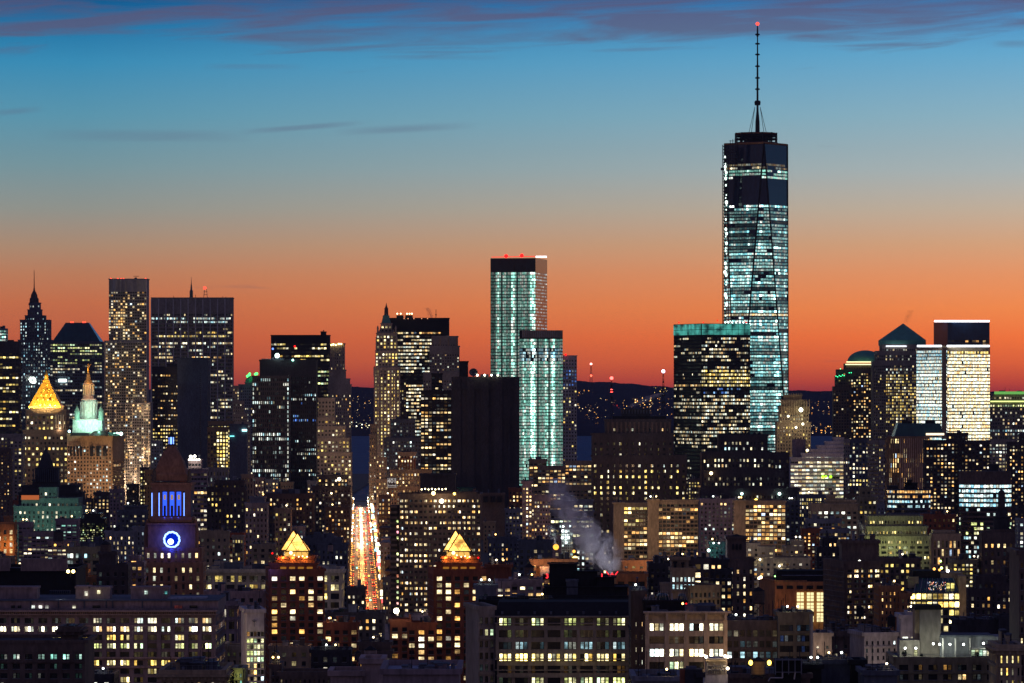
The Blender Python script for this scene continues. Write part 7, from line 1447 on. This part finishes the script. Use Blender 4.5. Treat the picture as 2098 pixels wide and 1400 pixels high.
# ================================================================== rooftop water tanks
def water_tank(label, x, yt, yb, hw, Y, m_='wood', legs=6, name='water_tank'):
    """conical roof, staved barrel, four legs; rows yt (tip) to yb (barrel bottom)"""
    root = thing(name, label, 'water tank', (PX(x, Y), Y, PZ(yb + legs, Y))); hh = yb - yt; X = PX(x, Y); rr = hw * Y / F
    m = MB(); m.prof(x, Y, [(yb, hw), (yt + hh * .27, hw * .97)], 20, m=m_); 
    for k in range(4): m.prof(x, Y, [(yb - hh * .17 * k - 1, hw * 1.02), (yb - hh * .17 * k - 1.4, hw * 1.02)], 20, m='iron')
    m.build('barrel', root); m = MB(); m.prof(x, Y, [(yt + hh * .27, hw * 1.1), (yt, .3)], 16, m='black'); m.build('conical_roof', root)
    if legs:
        for sx in (-1, 1):
            for sy in (-1, 1): m = MB(); m.tube((X + sx * rr * .75, Y + sy * rr * .75, PZ(yb, Y)), (X + sx * rr * .85, Y + sy * rr * .85, PZ(yb + legs, Y)), .14, 'iron', 5); m.build('leg', root)
        m = MB()
        for sy in (-1, 1):
            m.tube((X - rr * .8, Y + sy * rr * .8, PZ(yb, Y)), (X + rr * .8, Y + sy * rr * .8, PZ(yb + legs, Y)), .08, 'iron', 4); m.tube((X + rr * .8, Y + sy * rr * .8, PZ(yb, Y)), (X - rr * .8, Y + sy * rr * .8, PZ(yb + legs, Y)), .08, 'iron', 4)
        m.box(X - rr, X + rr, Y - rr, Y + rr, PZ(yb, Y) - .25, PZ(yb, Y), 'iron'); m.build('brace', root)
water_tank('tall dark water tank on a braced stand above the olive loft', 1554, 1202, 1236, 12.5, 1235, 'umber', 22)
water_tank('floodlit wooden water tank between yellow lamps at the bottom edge', 1553, 1345, 1382, 15, 985, 'wood', 8)
water_tank('reddish water tank below the planted roof near the bottom edge', 759, 1323, 1356, 13.5, 1090, 'pink', 8)
water_tank('small dark water tank left of the reddish one', 733, 1333, 1352, 7, 1200, 'umber', 5)
water_tank('round brown water tank left of the sparkling glass block', 120, 1084, 1108, 10.5, 2150, 'umber', 6)
water_tank('large brown tank topping the stepped block left of the clock tower', 217, 1108, 1136, 11.5, 1790, 'brown', 2)
water_tank('brown water tank on the orange floodlit roof', 1084, 1153, 1188, 10, 1500, 'brown', 4)
water_tank('dark red tank on the brick roof box behind the tan low building', 1033, 1150, 1163, 9, 1560, 'brick', 2) if 0 else None
water_tank('dark water tank in front of the small cream building', 1679, 1341, 1360, 8, 1180, 'umber', 6)
water_tank('black water tank against the brown apartment tower foot', 1762, 1240, 1262, 8, 1440, 'black', 8)
water_tank('black water tank left of the small white building with the curved window', 1826, 1258, 1282, 8, 1380, 'black', 8)
water_tank('dark tank right of the tan low building with living-room windows', 1120, 1201, 1222, 9, 1400, 'black', 5)
water_tank('dark tank on the grey roofscape left of the avenue', 677, 1112, 1130, 5.5, 2400, 'pink', 5)
water_tank('dark tank above the plain tan building right of the clock', 487, 1112, 1130, 6.5, 2250, 'umber', 4)
water_tank('dark tank on the loft roof just left of the green civic block', 223, 1078, 1094, 7, 2320, 'umber', 3)
water_tank('dark tank beside its twin at the foot of the floodlit civic block', 240, 1078, 1094, 7, 2325, 'umber', 3)

# ================================================================== signs
def red_w():
    Y = 1480; root = thing('letter_sign', 'red neon W standing on a dark roof beside the steam', 'sign', (PX(1254, Y), Y, PZ(1184, Y)))
    g = glow('neon_red', (1, .03, .04), 2.4); m = MB(); P = [(1242, 1171), (1250, 1181.5), (1254, 1174), (1258, 1181.5), (1266, 1171)]
    for a, b in zip(P, P[1:]): m.tube((PX(a[0], Y), Y, PZ(a[1], Y)), (PX(b[0], Y), Y, PZ(b[1], Y)), .16, g, 6)
    m.build('letter', root); m = MB()
    for x in (1246, 1250, 1258, 1262): m.tube((PX(x, Y), Y + .4, PZ(1186, Y)), (PX(x, Y), Y + .4, PZ(1176, Y)), .07, 'iron', 4)
    m.box(PX(1244, Y), PX(1264, Y), Y + .3, Y + .5, PZ(1183, Y), PZ(1182.3, Y), 'iron'); m.build('stand', root); lamp(PX(1254, Y), Y - 1.5, PZ(1176, Y), (1, .05, .05), 70, .3, root)
    Y = 1345; root = thing('numeral_sign', 'red neon 3 at the left edge of the black roof plant', 'sign', (PX(1121, Y), Y, PZ(1187, Y)))
    text(root, '3', 1121, 1181, Y, 13, glow('neon_red', (1, .03, .04), 2.4), 'numeral')
    m = MB(); m.box(PX(1112, Y), PX(1127, Y), Y + .2, Y + .5, PZ(1188, Y), PZ(1176, Y), 'iron'); m.build('panel', root)
    Y = 1320; root = thing('neon_bar', 'short red neon stroke left of the letter on the roof', 'sign', (PX(1233, Y), Y, PZ(1182, Y))); m = MB(); m.box(PX(1232, Y), PX(1234.4, Y), Y - .1, Y + .1, PZ(1182, Y), PZ(1175.5, Y), glow('neon_red', (1, .03, .04), 2.4)); m.build('tube', root); m = MB(); m.box(PX(1231.5, Y), PX(1235, Y), Y + .12, Y + .3, PZ(1184, Y), PZ(1175, Y), 'iron'); m.build('backing', root)
red_w()

# ================================================================== bottom-right rooftop plant
def bottom_roofs():
    Y = 960; X = lambda x: PX(x, Y); Z = lambda y: PZ(y, Y)
    r = thing('rooftop_plant', 'floodlit white air-handling unit with pipes at the bottom edge', 'air handling unit', (X(1468), Y, 0)); m = MB()
    m.box(X(1444), X(1492), Y + 2, Y + 9, 0, Z(1384), 'white'); m.box(X(1448), X(1490), Y + 2.2, Y + 8, Z(1384), Z(1352), 'cream'); m.box(X(1447), X(1491), Y + 2, Y + 8.2, Z(1352), Z(1350), 'white'); m.box(X(1446), X(1489), Y + 1.2, Y + 2.3, Z(1356), Z(1353), 'sand'); m.build('casing', r)
    m = MB()
    for k in range(9): m.tube((X(1450 + k * 4.6), Y + 1.6, Z(1382)), (X(1450 + k * 4.6), Y + 1.6, Z(1360 + (k % 3) * 3)), .12, 'steel')
    m.tube((X(1450), Y + 1.3, Z(1366)), (X(1488), Y + 1.3, Z(1366)), .14, 'steel'); m.tube((X(1450), Y + 1.3, Z(1374)), (X(1484), Y + 1.3, Z(1374)), .14, 'steel'); m.build('pipework', r)
    for x, y, e in ((1447, 1346, 1), (1486, 1345, 1), (1491, 1346, 1), (1491, 1370, 1), (1443, 1343, .6)):
        m = MB(); m.ball((X(x), Y + .3, Z(y)), .33 * e, glow('plant_lamp', (1, .82, .55), 12)); m.tube((X(x), Y + .6, Z(y)), (X(x), Y + 2.3, Z(y + 4)), .04, 'iron'); m.build('floodlight', r)
    for x, y in ((1447, 1350), (1489, 1350), (1468, 1356), (1490, 1374)): lamp(X(x), Y - 1.2, Z(y), (1, .75, .4), 32, .2, r)
    Y2 = 950; r = thing('duct_box', 'dark rooftop duct boxes with a red flank beside the floodlit unit', 'duct', (PX(1418, Y2), Y2, 0)); m = MB(); m.box(PX(1404, Y2), PX(1440, Y2), Y2, Y2 + 6, 0, PZ(1372, Y2), 'dark'); m.box(PX(1394, Y2), PX(1403.6, Y2), Y2 + .5, Y2 + 5, 0, PZ(1372, Y2), 'brick'); m.tube((PX(1406, Y2), Y2 + 3, PZ(1371, Y2)), (PX(1428, Y2), Y2 + 3, PZ(1371, Y2)), .5, 'slate', 10); m.build('casing', r)
    m = MB(); m.box(PX(1425, Y2), PX(1445, Y2), Y2 - 1, Y2 + 2, PZ(1388, Y2), PZ(1378, Y2), 'dark'); m.build('hood', r)
    Y3 = 1000; r = thing('cooling_towers', 'row of black cooling-tower cells framed in white steel', 'cooling tower', (PX(1616, Y3), Y3, 0)); m = MB(); m.box(PX(1590, Y3), PX(1642, Y3), Y3 + 1, Y3 + 8, 0, PZ(1353, Y3), 'black'); m.build('casing', r); m = MB()
    for x in (1589, 1603, 1616, 1629, 1642): m.box(PX(x - .8, Y3), PX(x + .8, Y3), Y3, Y3 + .9, PZ(1382, Y3), PZ(1350, Y3), 'grey')
    for y in (1352, 1377): m.box(PX(1588, Y3), PX(1643, Y3), Y3 + .1, Y3 + .8, PZ(y + 1.5, Y3), PZ(y, Y3), 'grey')
    m.build('frame', r); m = MB(); m.tube((PX(1603, Y3), Y3 - .3, PZ(1378, Y3)), (PX(1603, Y3), Y3 - .3, PZ(1389, Y3)), .16, 'white'); m.tube((PX(1603, Y3), Y3 - .3, PZ(1389, Y3)), (PX(1578, Y3), Y3 - .3, PZ(1389, Y3)), .16, 'white'); m.tube((PX(1578, Y3), Y3 - .3, PZ(1389, Y3)), (PX(1574, Y3), Y3 - .3, PZ(1396, Y3)), .16, 'white'); m.tube((PX(1629, Y3), Y3 - .3, PZ(1378, Y3)), (PX(1627, Y3), Y3 - .3, PZ(1392, Y3)), .16, 'white'); m.build('pipe', r)
    for x, y, l in ((1538, 1358, 'yellow floodlight just left of the wooden water tank'), (1576, 1358, 'yellow floodlight just right of the wooden water tank')):
        Yq = 980; r = thing('yellow_floodlight', l, 'floodlight', (PX(x, Yq), Yq, PZ(y + 22, Yq))); m = MB(); m.tube((PX(x, Yq), Yq, PZ(y + 22, Yq)), (PX(x, Yq), Yq, PZ(y, Yq)), .08, 'iron'); m.build('pole', r); m = MB(); m.ball((PX(x, Yq), Yq - .2, PZ(y, Yq)), .45, glow('sodium', (1, .62, .08), 7), 10, 6, 1.3); m.build('lamp_head', r); lamp(PX(x, Yq), Yq - 2.5, PZ(y, Yq), (1, .65, .15), 40, .3, r)
    for a in ((1500, 1560, 1396, 1000), (1520, 1660, 1395, 1010), (1645, 1682, 1372, 980)): pass
bottom_roofs()
Bd('plant_building', 'grey blank rooftop box with a teal edge at the bottom right', 'plant building', 1020, [dict(x0=1683, x1=1743, y=1361, D=10, side=None), dict(x0=1743, x1=1772, y=1362, D=10, wall='black')], 'slate', None, junk=2, jh=.4, roof='snow')
Bd('plant_building', 'black rooftop housing between the cooling cells and the grey box', 'plant building', 1010, [dict(x0=1644, x1=1683, y=1371, D=8)], 'black', None, junk=1, jh=.4)
Bd('loft_building', 'snowy low roof with railings under the wooden water tank', 'loft building', 1005, [dict(x0=1492, x1=1660, y=1390, D=24)], 'brown', None, junk=6, jh=.5, roof='snow')
Bd('loft_building', 'snow-dusted dark roof at the bottom edge under the white-painted building', 'loft building', 1000, [dict(x0=1770, x1=1838, y=1384, D=24)], 'slate', None, junk=3, jh=.6, roof='snow')
Bd('loft_building', 'low roof with white parapet at the bottom below the cream corniced building', 'loft building', 980, [dict(x0=1300, x1=1394, y=1396, D=24)], 'grey', None, junk=3, jh=.4)

# ================================================================== small trees on roofs
def roof_tree(label, x, yb, hp, Y, seed):
    rg = random.Random(seed); r = thing('potted_tree', label, 'tree', (PX(x, Y), Y, PZ(yb, Y))); h = hp * Y / F; X, z = PX(x, Y), PZ(yb, Y)
    m = MB(); m.tube((X, Y, z), (X, Y, z + h * .5), .09, 'wood', 6, .05)
    for k in range(4): a = k * 1.6; m.tube((X, Y, z + h * .4), (X + cos(a) * h * .22, Y + sin(a) * h * .22, z + h * .7), .05, 'wood', 4, .02)
    m.build('trunk', r); m = MB(); lf = mat('leaf_dark', (.035, .055, .03), .8, 0, .5, .9)
    for k in range(240):
        a, b, q = rg.uniform(0, 2 * pi), rg.uniform(-1, 1), rg.random() ** .4; rr = h * .36 * q * (1 + .3 * sin(a * 3))
        c = Vector((X + rr * cos(a) * sqrt(1 - b * b), Y + rr * sin(a) * sqrt(1 - b * b), z + h * .65 + rr * b * .95)); u = Vector((rg.uniform(-1, 1), rg.uniform(-1, 1), rg.uniform(-1, 1))).normalized() * .16; v = u.orthogonal().normalized() * .12
        m.poly([c - u, c + v, c + u, c - v], lf)
    m.build('crown', r)
for i, (x, yb, hp, Y, l) in enumerate(((1853, 1349, 14, 1051, 'leafy bush in the left corner of the lamp-lit roof terrace'), (1888, 1349, 9, 1051, 'small bush by the lit doorway of the roof terrace'), (2002, 1349, 12, 1051, 'shrub before the glazed terrace room'),
    (2030, 1349, 9, 1051, 'low shrub at the right end of the roof terrace'), (700, 1261, 14, 1902, 'tallest small tree on the planted roof before the avenue'), (688, 1261, 9, 1902, 'low round bush on the planted roof before the avenue'),
    (1424, 1253, 9, 1206, 'lone small conifer on the cream corniced roof'), (1622, 1262, 8, 1248, 'small dark bush on the olive loft roof'))):
    roof_tree(l, x, yb, hp, Y, i)

# ================================================================== steam plumes
def steam(label, path, dens, seed, col=(.75, .73, .78), name='steam_plume', em=0):
    """bent column of vapour: (x, y, half width px, Y)"""
    m = MB(); n = 14; pts = [(PX(x, Y), Y, PZ(y, Y), 1.45 * hw * Y / F) for x, y, hw, Y in path]; b = 0
    mt = bpy.data.materials.new('vapour'); mt.use_nodes = True; t = mt.node_tree; t.nodes.clear(); o = t.nodes.new('ShaderNodeOutputMaterial'); v = t.nodes.new('ShaderNodeVolumePrincipled')
    v.inputs['Color'].default_value = (*col, 1); v.inputs['Anisotropy'].default_value = .0
    g = t.nodes.new('ShaderNodeNewGeometry'); no = t.nodes.new('ShaderNodeTexNoise'); no.inputs['Scale'].default_value = 1.9 / (sum(p[3] for p in pts) / len(pts)); no.inputs['Detail'].default_value = 4; no.inputs['Distortion'].default_value = .8
    mp = t.nodes.new('ShaderNodeMapping'); mp.inputs['Location'].default_value = (seed * 13, 0, 0); mp.inputs['Scale'].default_value = (1, 1, .6); t.links.new(g.outputs['Position'], mp.inputs[0]); t.links.new(mp.outputs[0], no.inputs['Vector'])
    # distance from the bent axis, as a smooth falloff: nearest of the path's balls
    prev = None
    for X, Y, Z, r in [tuple(a + (b_ - a) * k / 3 for a, b_ in zip(p, q)) for p, q in zip(pts, pts[1:]) for k in range(3)] + [pts[-1]]:
        d = t.nodes.new('ShaderNodeVectorMath'); d.operation = 'DISTANCE'; t.links.new(g.outputs['Position'], d.inputs[0]); d.inputs[1].default_value = (X, Y, Z)
        q = t.nodes.new('ShaderNodeMath'); q.operation = 'MULTIPLY_ADD'; q.use_clamp = True; t.links.new(d.outputs['Value'], q.inputs[0]); q.inputs[1].default_value = -1 / r; q.inputs[2].default_value = 1.0
        if prev is None: prev = q.outputs[0]
        else: x_ = t.nodes.new('ShaderNodeMath'); x_.operation = 'MAXIMUM'; t.links.new(prev, x_.inputs[0]); t.links.new(q.outputs[0], x_.inputs[1]); prev = x_.outputs[0]
    a = t.nodes.new('ShaderNodeMath'); a.operation = 'MULTIPLY_ADD'; a.inputs[1].default_value = 8; a.inputs[2].default_value = -4.1; t.links.new(no.outputs[0], a.inputs[0])
    a2 = t.nodes.new('ShaderNodeMath'); a2.operation = 'ADD'; t.links.new(a.outputs[0], a2.inputs[0]); t.links.new(prev, a2.inputs[1]); a2.use_clamp = True
    pw = t.nodes.new('ShaderNodeMath'); pw.operation = 'POWER'; pw.inputs[1].default_value = 1.7; t.links.new(prev, pw.inputs[0])
    f = t.nodes.new('ShaderNodeMath'); f.operation = 'MULTIPLY'; t.links.new(a2.outputs[0], f.inputs[0]); t.links.new(pw.outputs[0], f.inputs[1])
    f2 = t.nodes.new('ShaderNodeMath'); f2.operation = 'MULTIPLY'; f2.inputs[1].default_value = .45 * dens / (sum(p[3] for p in pts) / len(pts)); t.links.new(f.outputs[0], f2.inputs[0]); t.links.new(f2.outputs[0], v.inputs['Density']); t.links.new(v.outputs[0], o.inputs['Volume'])
    k = m.mi(mt)
    for X, Y, Z, r in pts:
        for i in range(n): m.v.append((X + r * 1.05 * cos(2 * pi * i / n), Y + r * 1.05 * sin(2 * pi * i / n), Z))
    for j in range(len(pts) - 1):
        for i in range(n): i2 = (i + 1) % n; m.f.append((j * n + i, j * n + i2, (j + 1) * n + i2, (j + 1) * n + i)); m.m.append(k); m.cols.append(None)
    m.f.append(tuple(range(n - 1, -1, -1))); m.m.append(k); m.cols.append(None); e = len(m.v); m.f.append(tuple(range(e - n, e))); m.m.append(k); m.cols.append(None)
    return tag(m.build(name), label, 'steam', None, 'stuff')
steam('large grey steam plume drifting up left behind the red letter', [(1264, 1184, 8, 1900), (1246, 1156, 26, 1905), (1226, 1122, 40, 1915), (1204, 1092, 36, 1925), (1176, 1062, 30, 1935), (1152, 1026, 28, 1950), (1134, 980, 22, 1970)], 9, 1, (.85, .84, .88))
lamp(PX(1232, 1870), 1868, PZ(1140, 1870), (.9, .88, 1), 300000, 4); lamp(PX(1262, 1870), 1862, PZ(1180, 1870), (.9, .86, .95), 70000, 3)  # added fill lights that whiten the plume, no lamps stand here
steam('small steam wisp above the roof plant of the brown art deco tower', [(1290, 834, 6, 3300), (1312, 824, 9, 3302), (1338, 812, 10, 3305), (1356, 806, 6, 3308)], 3.5, 2); lamp(PX(1320, 3270), 3270, PZ(835, 3270), (.8, .8, .9), 14000, 3)
steam('orange-lit steam wisp left of the large plume', [(1140, 1120, 5, 2290), (1132, 1096, 9, 2292), (1126, 1076, 8, 2295)], 3.5, 3)
steam('thin smoke drifting from the pyramid-roofed tower tip', [(1856, 663, 5, 4900), (1860, 650, 8, 4902), (1866, 636, 7, 4905)], 1.2, 4, (.2, .18, .22))
steam('dark smoke curl above the wide black banded tower', [(884, 652, 5, 5600), (880, 641, 6, 5602), (874, 631, 6, 5605)], 2.5, 5, (.2, .22, .3))
steam('bright floodlit steam puff left of the gilded pyramid', [(70, 783, 5, 4360), (63, 777, 7, 4362), (54, 768, 7, 4365)], 8, 6, (.85, .95, .9)); lamp(PX(66, 4330), 4325, PZ(780, 4330), (.8, 1, .92), 2.2e5, 2)
bulb(None, 4370, [(67, 779, (.85, 1, .92), 5.5), (62, 777, (.85, 1, .92), 3.4)], 'flood', 4) if 0 else None
steam('thin pale steam beside the lime-floodlit building', [(1770, 1096, 4, 2290), (1765, 1082, 6, 2291), (1758, 1066, 5, 2293)], 3, 7)

# ================================================================== low fabric filling the streets between
FILL = []
def fillers():
    rng = random.Random(21); mats_ = ['brown', 'umber', 'tan', 'brick', 'stone', 'slate', 'mauve', 'dark', 'grey']; words_ = dict(brown='brown', umber='dark brown', tan='tan', brick='red brick', stone='grey stone', slate='slate-blue', mauve='mauve-grey', dark='near-black', grey='grey')
    hero = [j for j in JOBS]; cnt = 0; used = set()
    for Y in (4700, 4400, 4100, 3800, 3550, 3300, 3050, 2850, 2650, 2450, 2250, 2100, 1950, 1800, 1650, 1550, 1450, 1350, 1250, 1150):
        x = -20
        while x < 2110:
            wd = rng.uniform(26, 60) * 2600 / Y ** .97 / 1.4 * (1.35 if Y < 2000 else 1); wd = max(18, min(95, wd)); x1 = x + wd
            z = rng.uniform(20, 48); y = HR + (CH - z) * F / Y
            mid = (x + x1) / 2
            ok = y < 1400 and not (x < 792 and x1 > 698 and y < 1262)
            # must not stand inside or hide a described building; must be visible itself
            if ok:
                for Yo, a, b, t in OCC:
                    if abs(Yo - Y) < 45 and x < b and x1 > a: ok = False; break
                    if Yo < Y and a <= x + 2 and b >= x1 - 2 and t <= y: ok = False; break
                    if Yo > Y and x < b - 4 and x1 > a + 4 and y < t + min(90, 40 + (Yo - Y) * .03): ok = False; break
            if ok and not any(Yo > Y and x < b and x1 > a and (y - t) < 0 for Yo, a, b, t in OCC):
                # how much shows?
                vis = sum(not hidden(x + (x1 - x) * u, y + v, Y, 0) for u in (.15, .5, .85) for v in (2, 8, 16))
                if vis >= 4:
                    mt = rng.choice(mats_); near = min((j for j in hero), key=lambda j: hypot((j[4][0]['x0'] + j[4][0]['x1']) / 2 - mid, (j[4][0]['y'] - y) * 1.0))
                    nx = (near[4][0]['x0'] + near[4][0]['x1']) / 2; ny = near[4][0]['y']
                    rel = 'below' if y > ny and abs(nx - mid) < abs(ny - y) else ('left of' if mid < nx else 'right of')
                    nl = near[1].split(); nl = ' '.join(nl[:9]); nl = re_cut(nl)
                    lb = 'low %s block %s the %s' % (words_[mt], rel, nl)
                    if lb in used: 
                        lb = lb.replace('low ', 'small low ', 1)
                    if lb not in used:
                        used.add(lb); cnt += 1
                        Bd('low_block', lb, 'building', Y, [dict(x0=x, x1=x1, y=y, D=16)], mt, S(rng.uniform(2.6, 3.8) * F / Y, 3.3 * F / Y, .42, .5, rng.choice((.15, .28, .42, .58)), rng.choice('wwonyc'), bt=3, st=1.1, mode=rng.choice('rf')), junk=rng.choice((1, 2, 3, 4)), cap=60)
            x = x1 + rng.uniform(0, 6)
    print('fillers', cnt)
def av_px(Y): return (1049 + AX(Y, -13) * F / Y, 1049 + AX(Y, 13) * F / Y)
def re_cut(s):
    ws = s.split(); stop = {'with', 'and', 'the', 'a', 'of', 'under', 'in', 'by', 'on', 'beside', 'behind', 'above', 'below', 'left', 'right', 'full', 'from', 'before', 'to', 'its', 'at', 'between', 'one'}
    while ws and ws[-1] in stop: ws.pop()
    return ' '.join(ws)
fillers()
make_all()
for f_ in JOBS_EXTRA: f_()
# added warm fill lights hung before facades, standing for glow from unseen street lamps
rg = random.Random(31)
GL = [(60, 1000, 4200, 3.0e5), (120, 1010, 4200, 3.0e5), (190, 960, 4230, 2.6e5), (190, 1030, 4230, 3.4e5), (230, 1000, 4180, 1.5e5), (285, 985, 4830, 7e5), (292, 930, 4830, 4e5), (262, 1000, 4830, 4e5), (275, 840, 4830, 1.2e5),
      (1267, 1080, 2450, 4.5e4), (1340, 1080, 2430, 5e4), (1380, 1120, 2430, 3e4), (1517, 1080, 2400, 3.5e4), (1570, 1120, 2400, 2.5e4), (1000, 1050, 3800, 1e4), (850, 1130, 2060, 1.2e4), (900, 1200, 2060, 8e3), (1090, 1060, 2600, 2.5e4), (1300, 960, 3230, 6e4), (1250, 1020, 3230, 5e4),
      (1500, 1060, 2650, 2e4), (1710, 1060, 2540, 2e4), (1935, 1120, 2200, 1.2e4), (790, 1000, 3500, 7e4), (832, 980, 3540, 5e4), (690, 900, 4900, 1e5), (790, 850, 4900, 1e5), (350, 980, 1860, 5e3), (340, 1050, 1840, 3e3), (400, 1200, 1850, 3e3),
      (600, 1260, 1650, 3e3), (940, 1260, 1640, 4e3), (1080, 1340, 1200, 2.2e3), (1220, 1340, 1200, 2.2e3), (1410, 1340, 1150, 5e3), (1350, 1330, 1150, 3e3), (1540, 1340, 1190, 3.5e3), (1625, 1320, 1190, 2.4e3), (220, 1330, 1290, 4.9e3), (330, 1320, 1290, 4.9e3), (420, 1330, 1290, 3.5e3), (60, 1290, 1290, 3e3), (520, 1280, 1270, 1.5e3), (460, 1280, 1440, 1.5e3), (560, 1200, 1940, 4e3), (1620, 880, 4420, 1e5), (1840, 960, 3340, 8e4), (1700, 980, 3740, 6e4)]
for x, y, Y, e in GL: lamp(PX(x, Y), Y, max(3, PZ(y, Y)), rg.choice(((1, .62, .34), (1, .55, .25), (1, .7, .45))), e, 3)
m = MB(); hz = bpy.data.materials.new('thin_air'); hz.use_nodes = True; t = hz.node_tree; t.nodes.clear(); v = t.nodes.new('ShaderNodeVolumePrincipled'); v.inputs['Color'].default_value = (.8, .86, 1, 1); v.inputs['Density'].default_value = 9e-6
o = t.nodes.new('ShaderNodeOutputMaterial'); t.links.new(v.outputs[0], o.inputs['Volume']); MATS['thin_air'] = hz
m.box(-12000, 12000, -1000, 25000, -3, 620, 'thin_air'); tag(m.build('haze'), kind='stuff')
sc.cycles.use_adaptive_sampling = True
sc.cycles.sample_clamp_indirect = 4
sc.cycles.volume_step_rate = .7
sc.cycles.max_bounces = 4; sc.cycles.diffuse_bounces = 2; sc.cycles.glossy_bounces = 2; sc.cycles.volume_bounces = 1
print('windows', NW[0], 'jobs', len(JOBS))
